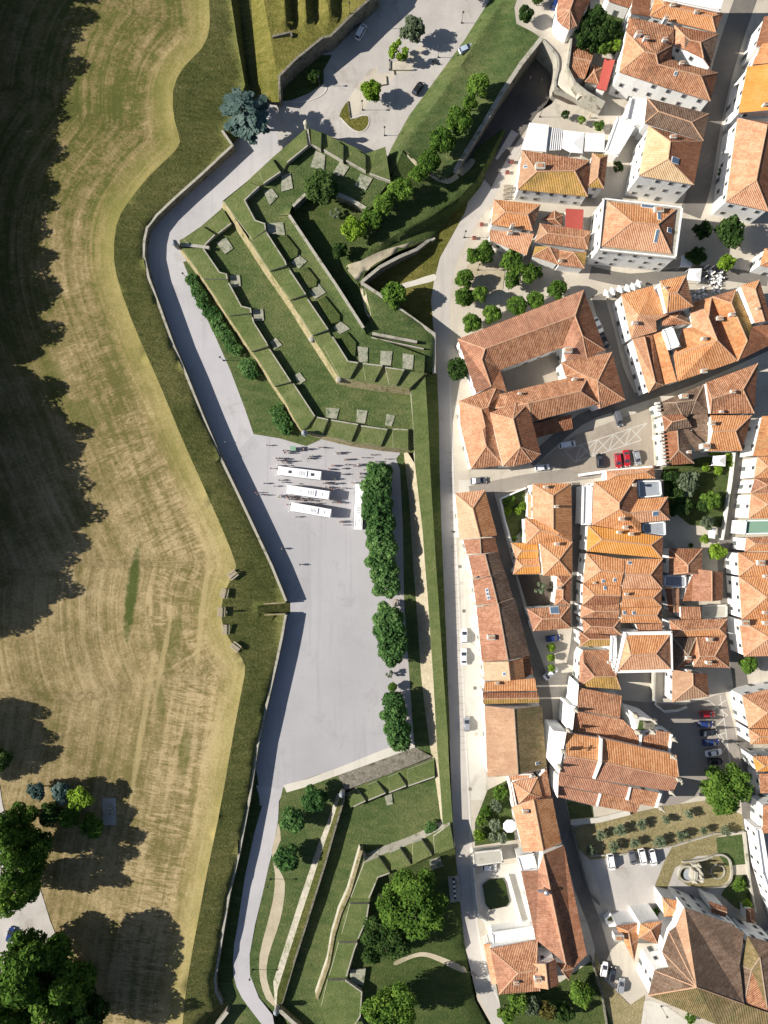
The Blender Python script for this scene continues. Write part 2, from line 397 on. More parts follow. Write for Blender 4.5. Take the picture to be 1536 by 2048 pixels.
def wall(name, label, pts, zb, th, mat, cap=None, cat='wall', group=None, parent=None, side=0.0):
    """a thick wall along a polyline (x, y, ztop)"""
    Tp = [P(*p) for p in pts]; n = len(Tp); L = []; Rr = []
    zbs = zb if isinstance(zb, (list, tuple)) else [zb] * n
    for i in range(n):
        d0 = (Tp[i] - Tp[i - 1]) if i else (Tp[1] - Tp[0]); d1 = (Tp[i + 1] - Tp[i]) if i < n - 1 else d0
        d0.z = d1.z = 0; d0.normalize(); d1.normalize(); d = (d0 + d1)
        d = d.normalized() if d.length > 0.1 else d0
        nn = Vector((-d.y, d.x, 0)) * min(1.8, 1 / max(0.4, d.dot(d1)))
        L.append(Tp[i] + nn * (th * (0.5 + side))); Rr.append(Tp[i] - nn * (th * (0.5 - side)))
    def strip(name, L, Rr, zt, zbs, mat, parent):
        V = []; F = []
        for i in range(n):
            V += [Vector((L[i].x, L[i].y, zt[i])), Vector((Rr[i].x, Rr[i].y, zt[i])), Vector((Rr[i].x, Rr[i].y, zbs[i])), Vector((L[i].x, L[i].y, zbs[i]))]
        for i in range(n - 1):
            a, b = 4 * i, 4 * i + 4
            for k in range(4): F.append((a + k, a + (k + 1) % 4, b + (k + 1) % 4, b + k))
        F += [(3, 2, 1, 0), tuple(4 * (n - 1) + k for k in range(4))]
        return mk(name, V, F, mat, parent)
    root = strip(name, L, Rr, [t.z for t in Tp], zbs, mat, parent)
    if cap:
        L2 = [l + (l - r).normalized() * 0.08 for l, r in zip(L, Rr)]; R2 = [r + (r - l).normalized() * 0.08 for l, r in zip(L, Rr)]
        strip('coping', L2, R2, [t.z + 0.14 for t in Tp], [t.z + 0.003 for t in Tp], cap, root)
    return tag(root, label, cat, group)

# ------------------------------------------------------------------ camera, sun, sky
cam = bpy.data.cameras.new('camera'); cam.sensor_fit = 'VERTICAL'; cam.sensor_height = 24.0
cam.lens = 24.0 * HC / (2048 * S); cam.clip_end = 3000; cam.clip_start = 1.0
co = bpy.data.objects.new('camera', cam); col.objects.link(co); co.location = (0, 0, HC); scene.camera = co
w = bpy.data.worlds.new('World'); scene.world = w; w.use_nodes = True
sk = w.node_tree.nodes.new('ShaderNodeTexSky'); sk.sky_type = 'NISHITA'; sk.sun_disc = False
sk.sun_elevation = R(SUN_EL); sk.sun_rotation = R(270)
w.node_tree.links.new(sk.outputs[0], w.node_tree.nodes['Background'].inputs[0])
w.node_tree.nodes['Background'].inputs[1].default_value = 0.05
sl = bpy.data.lights.new('sun', 'SUN'); sl.energy = 5.0; sl.angle = R(0.53); sl.color = (1.0, 0.93, 0.82)
so = bpy.data.objects.new('sun', sl); col.objects.link(so)
so.rotation_euler = Vector((math.cos(R(SUN_EL)), 0.0, -math.sin(R(SUN_EL)))).to_track_quat('-Z', 'Y').to_euler()
so.location = (-300, 0, 200)
vs = scene.view_settings; vs.view_transform = 'Standard'; vs.look = 'None'; vs.exposure = 0.76; vs.gamma = 1.0
# ================================================================== terrain and fortress
random.seed(11)
# base ground far beyond the frame
g = mk('ground', [(-900, -900, -6), (900, -900, -6), (900, 900, -6), (-900, 900, -6)], [(0, 1, 2, 3)], M['lawn_dark'])
tag(g, 'grassland reaching far beyond the fortress town', None, None, 'structure')

CREST = subdiv([(416, -70), (418, 0), (419, 55), (404, 96), (366, 136), (346, 182), (349, 240), (360, 284), (338, 314), (300, 350),
    (256, 405), (233, 450), (228, 520), (245, 590), (280, 680), (320, 770), (362, 872), (402, 962), (442, 1052), (469, 1120), (470, 1140),
    (452, 1178), (442, 1222), (450, 1262), (474, 1302), (490, 1332), (485, 1372), (470, 1450), (456, 1530), (436, 1640), (415, 1740),
    (400, 1820), (385, 1900), (371, 1990), (365, 2050), (358, 2120)], False, 2)
CR = [(p[0], p[1]) for p in CREST]
ARC = [0.0]
for a, b in zip(CR, CR[1:]): ARC.append(ARC[-1] + math.hypot(a[0] - b[0], a[1] - b[1]))
def crest_da(x, y):
    best = (1e9, 0)
    for i in range(len(CR) - 1):
        ax, ay = CR[i]; bx, by = CR[i + 1]; dx, dy = bx - ax, by - ay
        t = max(0, min(1, ((x - ax) * dx + (y - ay) * dy) / (dx * dx + dy * dy)))
        d = math.hypot(x - ax - t * dx, y - ay - t * dy)
        if d < best[0]: best = (d, ARC[i] + t * (ARC[i + 1] - ARC[i]))
    return best
def crest_h(y):
    return 5.0
def meadow_z(x, y):
    d, a = crest_da(x, y); m = d * S
    z = 5.0 - 0.19 * min(m, 9) - 0.085 * max(0, min(m - 9, 24))
    return max(1.1, z) + 0.25 * noise.noise(Vector((x * .02, y * .02, 0)))
# meadow material: raked hay streaks running away from the crest (UV = distance, arc length in metres)
n = NT('meadow_grass'); uv = n.uv(); su = n.sep(uv); v = n.obj()
st = n.noise(n.comb(n.math('MULTIPLY', su[0], 0.13), n.math('MULTIPLY', su[1], 0.8), 0.0), 1.0, 5, 0.7, 1.6)
al = n.noise(n.comb(n.math('MULTIPLY', su[0], 0.5), n.math('MULTIPLY', su[1], 0.03), 4.0), 1.0, 4, 0.65, 0.5)
big = n.noise(v, 0.05, 5, 0.65); fn = n.noise(n.map(v, (1.1, 1.6, 1.0)), 1.0, 5, 0.75); md = n.noise(v, 0.30, 4, 0.7, 0.5)
band = n.ramp(n.math('DIVIDE', su[0], 50.0), [(0.08, 0.1), (0.18, 1.0), (0.36, 1.0), (0.55, 0.25)])
rim = n.ramp(n.math('DIVIDE', su[0], 50.0), [(0.02, 1.0), (0.16, 0.0)])
south = n.ramp(n.math('DIVIDE', n.math('ADD', n.math('MULTIPLY', n.sep(v)[1], -1.0), 143.0), 286.0), [(0.25, 0.0), (0.55, 1.0)])
sig = n.math('ADD', n.math('MULTIPLY', n.math('SUBTRACT', st, 0.5), n.math('MULTIPLY', n.math('MULTIPLY', band, n.math('ADD', n.math('MULTIPLY', south, 0.75), 0.55)), 1.15)), n.math('MULTIPLY', n.math('SUBTRACT', al, 0.5), 0.95))
f = n.math('ADD', n.math('ADD', sig, n.math('MULTIPLY', n.math('SUBTRACT', big, 0.5), 1.0)), n.math('ADD', n.math('ADD', n.math('MULTIPLY', n.math('SUBTRACT', n.noise(n.map(v, (4, 5, 4)), 1.0, 2, 0.8), 0.5), 0.45), n.math('MULTIPLY', n.math('SUBTRACT', fn, 0.5), 0.75)), n.math('MULTIPLY', n.math('SUBTRACT', md, 0.5), 0.5)))
f = n.math('ADD', n.math('ADD', f, 0.33), n.math('ADD', n.math('MULTIPLY', south, 0.26), n.math('MULTIPLY', rim, 0.06)))
top_ = n.ramp(south, [(0.0, (.074, .084, .024)), (1.0, (.150, .125, .055))])
c = n.mix(n.ramp(f, [(0.14, 1.0), (0.34, 0.0)]), n.ramp(f, [(0.26, (.105, .102, .032)), (0.50, (.205, .162, .078)), (0.80, (.36, .285, .16))]), top_)
c = n.mix(n.math('MULTIPLY', rim, 0.55), c, (.27, .245, .085))  # sunlit yellow band along the crest, painted into the grass colour
sx = n.sep(v)
def ell(x, y, a, b, sl=0.0):
    dx = n.math('DIVIDE', n.math('ADD', n.math('ADD', sx[0], -x), n.math('MULTIPLY', n.math('ADD', sx[1], -y), sl)), a); dy = n.math('DIVIDE', n.math('ADD', sx[1], -y), b)
    r2 = n.math('ADD', n.math('MULTIPLY', dx, dx), n.math('MULTIPLY', dy, dy))
    return n.ramp(n.math('ADD', r2, n.math('MULTIPLY', n.math('SUBTRACT', n.noise(v, 0.6, 4, 0.7), 0.5), 1.6)), [(0.35, 1.0), (0.95, 0.0)])
c = n.mix(n.math('MULTIPLY', ell(-70, -22.4, 2.0, 15, -0.12), 0.9), c, (.045, .07, .016))
for ex in ((-58, -36, 2.2, 9, -.2), (-62, -52, 1.6, 7, .1), (-83, 27, 6, 5, 0), (-92, 36, 5, 9, 0.2), (-55, -66, 2, 8, -.1)): c = n.mix(n.math('MULTIPLY', ell(*ex), 0.55), c, (.085, .095, .026))
for ex in ((-50, -28, 1.0, 22, -.12), (-61, -40, .9, 16, -.2), (-67, -60, 1.1, 26, -.16)): c = n.mix(n.math('MULTIPLY', ell(*ex), 0.7), c, (.33, .27, .14))
n.base(c)
n.bump(n.math('ADD', fn, st), 0.7, 0.3); n.b.inputs['Roughness'].default_value = 1.0; n.b.inputs['Specular IOR Level'].default_value = 0.05
M['meadow'] = n.m
def muv(V):
    k = S * (HC - V.z) / HC
    x = V.x / k + 768; y = 1024 - V.y / k
    d, a = crest_da(x, y); return (d * S, a * S)
left = [(-330, 2120), (-330, -70)]
sheet('meadow', 'dry mown meadow with raked hay streaks sloping up to the rampart', M['meadow'],
      [(x, y, 5.0) for x, y in CR] + [(x, y, 1.1) for x, y in left], step=19, zf=meadow_z, uvf=muv, cat='meadow')

# wall along the road, bank between crest and wall
WT = [(443, 262), (463, 291), (440, 312), (404, 346), (350, 394), (312, 430), (293, 455), (287, 482), (286, 512), (296, 556), (318, 615),
      (345, 690), (372, 752), (404, 832), (440, 917), (480, 1000), (512, 1068), (542, 1132), (571, 1203)]
WT2 = [(570, 1229), (563, 1270), (553, 1318), (530, 1417), (513, 1493), (497, 1600), (476, 1709), (457, 1786), (443, 1869), (428, 1959), (430, 1984), (443, 2009)]
w1 = [(x, y, 2.9) for x, y in WT]; w2 = [(x, y, 2.9 if y < 1900 else 2.9 - (y - 1900) * 0.012) for x, y in WT2]
# the bank, as strips between crest and wall, with a mid fold
bank_out = [(x, y, 5.0) for x, y in CR if y < 2090][::-1] + [(448, -70, 4.6), (462, 0, 4.6), (474, 80, 4.6), (490, 170, 4.4), (470, 230, 3.6)] + w1 + [(545, 1207, 2.6), (515, 1212, 3.2), (515, 1224, 3.2), (545, 1226, 2.6)] + w2 + [(420, 2030, 1.2), (400, 2060, 1.0), (380, 2090, 2.0)]
def bank_z(x, y):
    d, a = crest_da(x, y)
    return 5.0 - d * S * 0.22 + 0.16 * noise.noise(Vector((x * .05, y * .05, 3)))
bank_mid = subdiv([(250, 470, 4.1), (254, 540, 4.1), (290, 640, 4.1), (340, 752, 4.1), (390, 870, 4.1), (440, 975, 4.1), (485, 1070, 4.2)], False, 3)
sheet('grass_bank', 'rough dark grass bank between the meadow crest and the road wall', M['bank'], bank_out, step=15, zf=bank_z, cat='grass bank')
wall('retaining_wall', 'long grey stone wall beside the curving road and upper gravel square', w1, -0.4, 0.5, M['stone'], M['stone_light'], side=0.4)
wall('retaining_wall', 'long stone wall from the ramp gap down to the south road bend', w2, -1.2, 0.5, M['stone'], M['stone_light'], side=0.4)
for yy, xx, lb in ((1205, (528, 571), 'short stone wall on the north side of the grass ramp'), (1228, (528, 570), 'short stone wall on the south side of the grass ramp')):
    wall('ramp_wall', lb, [(xx[0], yy + (3 if yy < 1210 else 2), 3.3), (xx[1], yy, 2.9)], -0.4, 0.4, M['scarp'])
sheet('ramp', 'grass ramp dropping through the wall to the gravel square', M['bank'], [(515, 1210, 3.2), (515, 1225, 3.2), (545, 1226, 1.6), (580, 1228, 0.05), (580, 1204, 0.05), (545, 1206, 1.6)])

# road and gravel square (z = 0)
road = [(640, -40), (860, -60), (985, -60), (975, 20), (928, 80), (888, 135), (818, 230), (772, 310), (800, 330), (690, 345), (622, 300), (592, 318), (540, 368), (468, 420), (382, 492), (384, 536), (380, 565), (402, 612), (432, 676), (462, 744), (490, 818), (507, 868)]
plaza_r = [(560, 868), (606, 876), (660, 880), (800, 900), (800, 945), (803, 1000), (806, 1060), (808, 1200), (815, 1300), (822, 1400), (828, 1486), (760, 1512), (700, 1538), (632, 1556), (570, 1582)]
road_b = [(565, 1588), (558, 1602), (556, 1640), (546, 1698), (538, 1730), (524, 1792), (510, 1850), (499, 1910), (500, 1950), (518, 1996), (545, 2030), (552, 2070), (548, 2100), (526, 2052)]
road_l = [(500, 2018), (484, 1996), (473, 1974), (467, 1950), (466, 1926), (468, 1890), (475, 1853), (490, 1753), (508, 1669), (524, 1612), (516, 1560), (505, 1500), (540, 1320), (560, 1228), (560, 1200), (500, 1070), (400, 860), (310, 640), (272, 520), (280, 450), (350, 385), (455, 290), (440, 262), (520, 200), (545, 205)]
sheet('gravel_square', 'wide pale grey gravel square with the coaches', M['plaza'], road[-1:] + plaza_r + [(520, 1612), (516, 1560), (505, 1500), (540, 1320), (560, 1228), (560, 1200), (500, 1070), (440, 940)], 0.004, step=40)
sheet('road', 'pale road bending along the inside of the rampart wall', M['road'], road[10:] + [(440, 940)] + road_l[16:], 0.0, step=40)
sheet('south_road', 'pale road leading south from the gravel square', M['road'], [(570, 1582), (520, 1612), (516, 1560), (506, 1530)] + [] + road_l[6:2:-1] + road_l[2::-1] + road_b[::-1], 0.008) if False else None
sheet('south_road', 'pale road leading south from the gravel square', M['road'], [(572, 1580)] + road_b + road_l[:10] + [(512, 1570)], 0.008, step=40)
sheet('cobbled_square', 'pale cobbled square with young trees and benches', M['cobble'], [(640, 90), (690, 20), (700, -60), (990, -60), (978, 18), (940, 90), (898, 146), (828, 240), (786, 316), (800, 345), (700, 350), (622, 300), (560, 300), (545, 215), (560, 170)], 0.006, step=40)
# kerb, planted island and pavement lines on the cobbled square
o(384, 0, 3)
sheet('planted_island', 'small grass island at the tip of the cobbled square', M['yellow_bank'], subdiv(qq((940, 605), (885, 690), (920, 735), (1000, 792), (1050, 770), (1058, 740), (1050, 690), (950, 712)), True, 3), 0.10)
for pts, lb in ((((950, 712), (1050, 690), (1060, 745), (1020, 790), (960, 775), (890, 705)), 'curved kerb round the grass island'), (((790, 500), (808, 535), (770, 575), (690, 605), (600, 610)), 'curved kerb below the dark bastion wall')):
    wall('kerb', lb, [p + (0.12,) for p in subdiv(qq(*pts), False, 3)], 0, 0.25, M['kerb'], None, 'kerb')
sheet('stone_terrace', 'paler stone slabs around the young trees', M['town'], qq((1110, 440), (1190, 440), (1200, 380), (1300, 330), (1400, 260), (1400, 300), (1320, 420), (1220, 445), (1210, 470), (1170, 505), (1125, 515)), 0.012)
sheet('stone_terrace', 'stone slabs below the front young tree', M['town'], qq((1000, 500), (1110, 390), (1130, 520), (1060, 600), (1040, 660), (955, 705), (930, 605)), 0.010)
for a, b in (((1190, 360), (1190, 420)), ((1190, 420), (1320, 420)), ((1215, 445), (1210, 420)), ((1120, 512), (1170, 505)), ((1170, 505), (1165, 455)), ((935, 605), (950, 708))):
    wall('kerb', 'low dark stone edge on the cobbled square', [q(*a) + (0.3,), q(*b) + (0.3,)], 0, 0.2, M['stone'], None, 'kerb', 'low edges on the cobbled square')

# north bastion with ditch
o(384, 0, 3)
sheet('ditch', 'shaded grass ditch west of the north bastion', M['bank'], [(448, -70, 4.6), (462, 0, 4.6), (474, 80, 4.6), (490, 170, 4.4), (470, 230, 3.6), (443, 262, 2.9), (463, 291, 1.0), (520, 225, 0.6), (524, 205, 1.2), (512, 170, 1.8), (508, 90, 1.8), (502, 0, 1.8), (500, -70, 1.8)], breaks=[[(476, -69, 1.4), (478, 0, 1.4), (488, 100, 1.4), (497, 170, 1.2), (510, 205, 0.9)]], step=12)
sheet('bastion_slope', 'yellow green sunlit slope of the north bastion', M['yellow_bank'], qq((348, -210, 1.8), (354, 0, 1.8), (372, 270, 1.8), (384, 510, 1.8), (420, 612, 1.2), (524, 612, 3.2), (505, 420, 5.6), (470, 210, 6.0), (430, 0, 6.0), (420, -210, 6.0)))
bt = [(556, 'r', 6.9), (600, 'v', 3.4), (680, 'r', 6.7), (728, 'v', 3.6), (815, 'r', 6.5), (880, 'v', 3.8)]
br = [[q(x, -200) + (z,), q(x, 0) + (z,), q(x + 8, 130 if x < 700 else 110) + (z + (0.4 if z < 5.5 else 0),), q(x + 6, 190 if x < 700 else 150) + (5.9,)] for x, t, z in bt]
sheet('bastion_top', 'furrowed yellowish grass top of the north bastion', M['yellow_bank'], qq((420, -210, 6.0), (430, 0, 6.0), (470, 210, 6.0), (505, 420, 5.6), (524, 612, 3.2), (522, 455, 5.8), (620, 355, 6.0), (780, 225, 6.0), (830, 215, 6.0), (940, 105, 6.0), (1040, 15, 6.0), (1120, -60, 6.0), (1200, -210, 6.0)), breaks=br, step=14)
wall('bastion_wall', 'tall dark rubble wall of the north bastion above the road', qq((526, 600, 3.3), (522, 455, 5.9), (620, 355, 6.1), (780, 225, 6.1), (830, 215, 6.1), (940, 105, 6.1), (1040, 15, 6.1), (1120, -60, 6.1)), -0.4, 0.6, M['stone'])
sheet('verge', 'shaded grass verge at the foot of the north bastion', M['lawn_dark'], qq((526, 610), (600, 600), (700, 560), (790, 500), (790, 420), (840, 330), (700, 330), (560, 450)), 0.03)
wall('bastion_outwork', 'thin stone wall crossing the north bastion top', qq((480, 218, 6.5), (590, 190, 6.6), (600, 215, 6.4)), 4.5, 0.5, M['stone'])

# lawn beside the lower battery, in front of its scarp
sheet('lawn', 'grass strip between the road and the lower battery', M['lawn'], [(366, 524), (376, 548), (404, 612), (432, 676), (462, 744), (490, 818), (507, 868), (560, 877), (612, 892), (640, 880), (600, 820), (500, 660), (420, 560), (380, 520)], 0.06, step=25)

# ---- lower battery
o(320, 400, 4)
L_out = qq((158, 372), (215, 450), (275, 530), (352, 640), (440, 768), (522, 900), (600, 1012), (690, 1150), (780, 1272)) + [(540, 757), (570, 802), (587, 835), (604, 862)]
o(520, 500, 4)
L_in = [(407, 496), (438, 544), (455, 548), (457, 570), (482, 612), (501, 617), (505, 642), (532, 685), (538, 697), (566, 740), (581, 762), (630, 833)]
S_out = [(604, 862), (630, 866), (655, 873), (702, 884), (762, 893), (818, 900)]
S_in = [(632, 834), (660, 839), (716, 848), (775, 857), (818, 858)]
NW_out = [(359, 480), (366, 477), (403, 452), (445, 420)]
NW_in = [(464, 446), (435, 469), (410, 491)]
sheet('lower_terreplein', 'long grass platform inside the lower battery', M['lawn'],
      [(x, y, 3.2) for x, y in [(440, 420)] + [(370, 480), (430, 545), (560, 750), (612, 845), (640, 860), (700, 872), (830, 880), (824, 735), (815, 768), (676, 762), (640, 705), (560, 575), (500, 490), (447, 412)]], step=28, zf=lambda x, y: 3.2 + 0.12 * noise.noise(Vector((x * .04, y * .04, 9))), cat='grass platform')
lb = empty('lower_battery', P(500, 660, 0), 'lower gun battery with grassy merlons beside the road', 'battery')
solid('rampart', [(x, y, 3.55) for x, y in NW_out[::-1]] + [(x, y, 3.55) for x, y in L_out] + [(x, y, 3.75) for x, y in L_in[::-1]] + [(410, 491, 3.75), (435, 469, 3.75), (464, 446, 3.75)], 0.0, [M['merlon_grass'], M['scarp']], lb, 0.9)
solid('rampart', [(x, y, 3.55) for x, y in S_out] + [(x, y, 3.75) for x, y in S_in[::-1]], 0.0, [M['merlon_grass'], M['scarp']], lb, 0.9)
def top_pt(p, zi): return q(p[0], p[1]) + (zi + 0.05,)
def merlons(parent, zi, zo, zb, *polys):
    """each polygon: points flagged 'i' (inner edge) are zi high, others zo"""
    for poly in polys:
        top = [q(p[0], p[1]) + ((zi if len(p) > 2 else zo),) for p in poly]
        ob = solid('merlon', top, zb, [M['merlon_grass'], M['stone_light']], parent, 0.05)
        run = []
        for k, p in enumerate(poly):
            if len(p) > 2: run.append(top_pt(p, zi))
        if len(run) > 1: wall('coping', None, run, zi - 0.35, 0.32, M['stone_light'], None, None, None, ob)
I = 1
o(320, 400, 4)
merlons(lb, 4.75, 4.3, 3.4, [(402, 150), (508, 80), (568, 185, I), (465, 265, I)], [(185, 312), (335, 207), (438, 276, I), (356, 360, I), (240, 352)],
        [(180, 386), (345, 388, I), (475, 578, I), (530, 592, I), (537, 632, I), (350, 628)], [(418, 718), (548, 662, I), (650, 850, I), (722, 868, I), (728, 902, I), (556, 925)],
        [(602, 976), (738, 938, I), (748, 978, I), (850, 1140, I), (862, 1168, I), (730, 1212)], [(792, 1278), (876, 1194, I), (1045, 1452, I), (915, 1490)])
o(520, 500, 4)
merlons(lb, 4.75, 4.3, 3.4, [(186, 1168), (266, 1068, I), (438, 1330, I), (372, 1424), (338, 1436)])
o(480, 780, 4)
merlons(lb, 4.75, 4.2, 3.4, [(552, 338), (616, 218, I), (704, 236, I), (655, 366), (600, 352)], [(748, 378), (728, 240, I), (944, 276, I), (890, 412)], [(988, 420), (968, 286, I), (1180, 316, I), (1126, 450)], [(1225, 462), (1222, 312, I), (1345, 318, I), (1345, 478)])
o(320, 400, 4)
wall('turret_walk', None, qq((165, 352, 4.6), (300, 368, 4.8), (392, 380, 4.8)), 3.4, 0.8, M['stone_light'], None, None, None, lb)
# ---- upper battery
U_out = [(447, 400), (500, 483), (535, 537), (577, 597), (622, 668), (650, 712), (678, 756)]
U_in = [(489, 398), (512, 440), (530, 446), (532, 462), (570, 522), (579, 537), (611, 588), (615, 598), (655, 658), (662, 672), (696, 722), (716, 726)]
o(384, 0, 3)
N_out = qq((185, 1205), (330, 1088), (400, 1022), (482, 946), (582, 860), (684, 770))
N_in = qq((702, 878), (570, 978), (545, 1030), (430, 1102), (405, 1118), (314, 1197))
E_out = qq((684, 770), (776, 792), (872, 840), (905, 850), (990, 890), (1042, 922), (1160, 880))
E_in = qq((1185, 1092), (1055, 1040), (910, 968), (778, 900), (705, 872))
ub = empty('upper_battery', P(580, 560, 0), 'upper gun battery with sloping grass merlons and stone scarp', 'battery')
solid('rampart', [(x, y, 6.5) for x, y in N_out[::-1]] + [(x, y, 6.5) for x, y in U_out] + [(712, 762, 6.5), (760, 770, 6.5), (818, 777, 6.5), (850, 747, 6.7), (790, 738, 6.7)] + [(x, y, 6.7) for x, y in U_in[::-1]] + [(x, y, 6.7) for x, y in N_in[::-1]], 0.0, [M['merlon_grass'], M['scarp']], ub, 2.5)
solid('rampart', [(x, y, 6.4) for x, y in E_out] + [(x, y, 6.7) for x, y in E_in], 0.0, [M['merlon_grass'], M['stone']], ub, 0.6)
o(320, 400, 4)
merlons(ub, 7.9, 7.2, 6.3, [(728, 330), (846, 252, I), (1000, 490, I), (1008, 520, I), (878, 566)], [(968, 684), (1036, 560, I), (1164, 752, I), (1042, 798)], [(1112, 910), (1180, 794, I), (1344, 1034, I), (1222, 1082)])
o(520, 500, 4)
merlons(ub, 7.9, 7.2, 6.3, [(510, 772), (580, 694, I), (704, 890, I), (784, 902, I), (718, 1028), (640, 1022)], [(848, 1044), (822, 908, I), (980, 926, I), (914, 1054)], [(1034, 1074), (1002, 938, I), (1154, 960, I), (1090, 1084)])
o(384, 0, 3)
merlons(ub, 7.9, 7.2, 6.3, [(190, 1208), (330, 1092), (402, 1116, I), (314, 1200, I), (378, 1322, I), (436, 1342, I), (440, 1380, I), (362, 1436)], [(400, 1026), (480, 952), (530, 1030, I), (430, 1098, I)], [(585, 864), (682, 776), (694, 872, I), (572, 972, I)],
        [(712, 772), (776, 796), (772, 896, I), (716, 866, I)], [(866, 842), (908, 872), (906, 966, I), (792, 898, I)], [(984, 898), (1040, 930), (1042, 1026, I), (926, 962, I)], [(1110, 900), (1160, 882), (1190, 1086, I), (1066, 1040, I)])
wall('turret_walk', None, qq((690, 765, 7.0), (704, 874, 7.4)), 6.3, 0.7, M['stone_light'], None, None, None, ub)
sheet('upper_terreplein', 'grass platform inside the upper battery with stone gun floors', M['lawn'],
      [(x, y, 6.15) for x, y in [(470, 395), (520, 345), (575, 300), (618, 275), (700, 318), (779, 362), (760, 388), (738, 422)]] + [(674, 390, 6.15), (611, 390, 6.15), (584, 411, 6.15), (578, 430, 6.9), (628, 505, 6.9), (672, 570, 6.9), (727, 656, 6.9), (732, 668, 6.3), (850, 712, 6.15), (848, 752, 6.15), (760, 745, 6.15), (690, 735, 6.15), (600, 590, 6.15), (530, 480, 6.15)], step=24, zf=lambda x, y: 6.2, cat='grass platform')
wall('yard_wall', 'straight pale stone wall edging the grass bank above the sunken yard', [(578, 430, 7.15), (628, 505, 7.15), (672, 570, 7.15), (727, 656, 7.15)], 2.6, 0.6, M['stone'], M['stone_light'])
o(384, 0, 3)
wall('yard_wall', 'short stone wall by the round tree at the head of the sunken yard', qq((606, 1236, 6.5), (682, 1164, 6.5)), 2.6, 0.6, M['stone'], M['stone_light'])
wall('yard_wall', 'pale stone wall east of the round tree above the sunken yard', qq((866, 1162, 6.5), (960, 1202, 6.5), (1062, 1264, 6.5)), 2.6, 0.9, M['stone'], M['stone_light'])
# gun platforms on both terrepleins
def plat(z, *polys):
    for p in polys:
        tag(solid('gun_platform', [q(*c) + (z,) for c in p], z - 0.5, [M['gun_stone'], M['gun_stone']]), 'pale stone gun platform set in the battery grass', 'gun platform', 'stone gun platforms of the batteries')
o(320, 400, 4)
plat(3.42, [(450, 340), (528, 298), (585, 385), (520, 432)], [(558, 602), (638, 598), (646, 688), (566, 702)], [(742, 872), (824, 868), (832, 964), (746, 970)], [(882, 1132), (930, 1102), (976, 1160), (916, 1196)], [(1076, 1402), (1116, 1378), (1166, 1440), (1110, 1482)])
plat(6.42, [(856, 186), (984, 178), (1000, 280), (862, 272)], [(1050, 500), (1112, 438), (1176, 490), (1112, 548)], [(1190, 732), (1270, 668), (1326, 740), (1240, 792)], [(1388, 1022), (1446, 968), (1520, 1030), (1440, 1072)])
o(520, 500, 4)
plat(3.42, [(530, 1260), (634, 1270), (612, 1352), (526, 1338)], [(776, 1276), (860, 1286), (840, 1388), (770, 1378)], [(1012, 1310), (1080, 1326), (1052, 1412), (1000, 1402)])
plat(6.42, [(780, 770), (864, 780), (860, 910), (790, 892)], [(966, 806), (1060, 810), (1046, 924), (960, 916)], [(1142, 826), (1230, 840), (1222, 956), (1140, 946)])
o(384, 0, 3)
plat(6.42, [(536, 1052), (590, 1038), (606, 1130), (536, 1150)], [(430, 1150), (480, 1130), (516, 1180), (466, 1230)], [(742, 902), (800, 930), (792, 1022), (710, 1002)], [(886, 972), (944, 1000), (906, 1060), (842, 1042)], [(1012, 1042), (1084, 1070), (1042, 1142), (976, 1112)])
o(320, 400, 4)
def mounds(*polys):
    for p in polys:
        tag(solid('grass_mound', [q(*c) + (6.75,) for c in p], 6.1, [M['lawn_dark'], M['lawn_dark']], None, 0.5), 'dark rough grass mound between two gun platforms', 'grass mound', 'grass mounds between gun platforms')
mounds([(936, 302), (1010, 282), (1104, 400), (1098, 448), (1032, 478)], [(1112, 562), (1180, 542), (1258, 640), (1248, 688), (1192, 698)], [(1268, 802), (1320, 772), (1438, 920), (1438, 968), (1372, 988)])
o(520, 500, 4)
mounds([(640, 692), (700, 662), (768, 740), (760, 848), (740, 840)])
# east spur of the upper work
sheet('spur_top', 'sloping grass top of the east spur', M['lawn'], [(725, 568, 5.0), (760, 592, 4.8), (868, 668, 4.2), (867, 745, 4.2), (850, 745, 4.6), (850, 712, 5.2), (735, 668, 6.0), (727, 656, 6.0), (738, 640, 4.2), (728, 600, 4.2)], step=20, zf=lambda x, y: 4.9)
wall('spur_wall', 'stone wall running diagonally above the triangular lawn', [(723, 566, 5.1), (760, 590, 4.9), (800, 619, 4.7), (868, 668, 4.3), (868, 746, 4.3)], -0.3, 0.7, M['stone'], M['stone_light'])
o(520, 500, 4)
wall('low_wall', 'low pale wall across the spur grass', qq((898, 668, 6.7), (1256, 736, 6.3)), 4.5, 0.6, M['stone'], M['stone_light'])
wall('low_wall', 'second thin edging below the low pale wall', qq((890, 700, 6.3), (1310, 790, 6.0)), 4.5, 0.3, M['stone_light'])

# sunken yard and slopes to the town
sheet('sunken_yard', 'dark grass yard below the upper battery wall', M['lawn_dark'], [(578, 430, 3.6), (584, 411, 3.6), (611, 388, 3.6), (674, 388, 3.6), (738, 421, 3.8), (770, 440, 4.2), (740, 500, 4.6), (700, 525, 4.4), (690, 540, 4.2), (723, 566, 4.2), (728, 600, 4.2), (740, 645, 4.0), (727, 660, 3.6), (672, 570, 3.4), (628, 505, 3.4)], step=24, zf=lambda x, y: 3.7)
slope_out = [(779, 362, 6.1), (738, 421, 4.4), (770, 440, 4.4), (740, 500, 4.8), (700, 525, 4.4), (690, 540, 4.2), (723, 566, 4.2), (730, 545, 4.3), (790, 506, 3.4), (860, 476, 1.6), (868, 474, 0.5), (905, 428, 0.3), (936, 404, 0.2), (962, 372, 0.15), (985, 320, 0.1), (1012, 262, 0.1), (1006, 258, 1.0), (960, 290, 0.6), (925, 338, 1.0), (915, 345, 3.4), (870, 345, 4.6), (830, 330, 5.5), (805, 302, 6.0)]
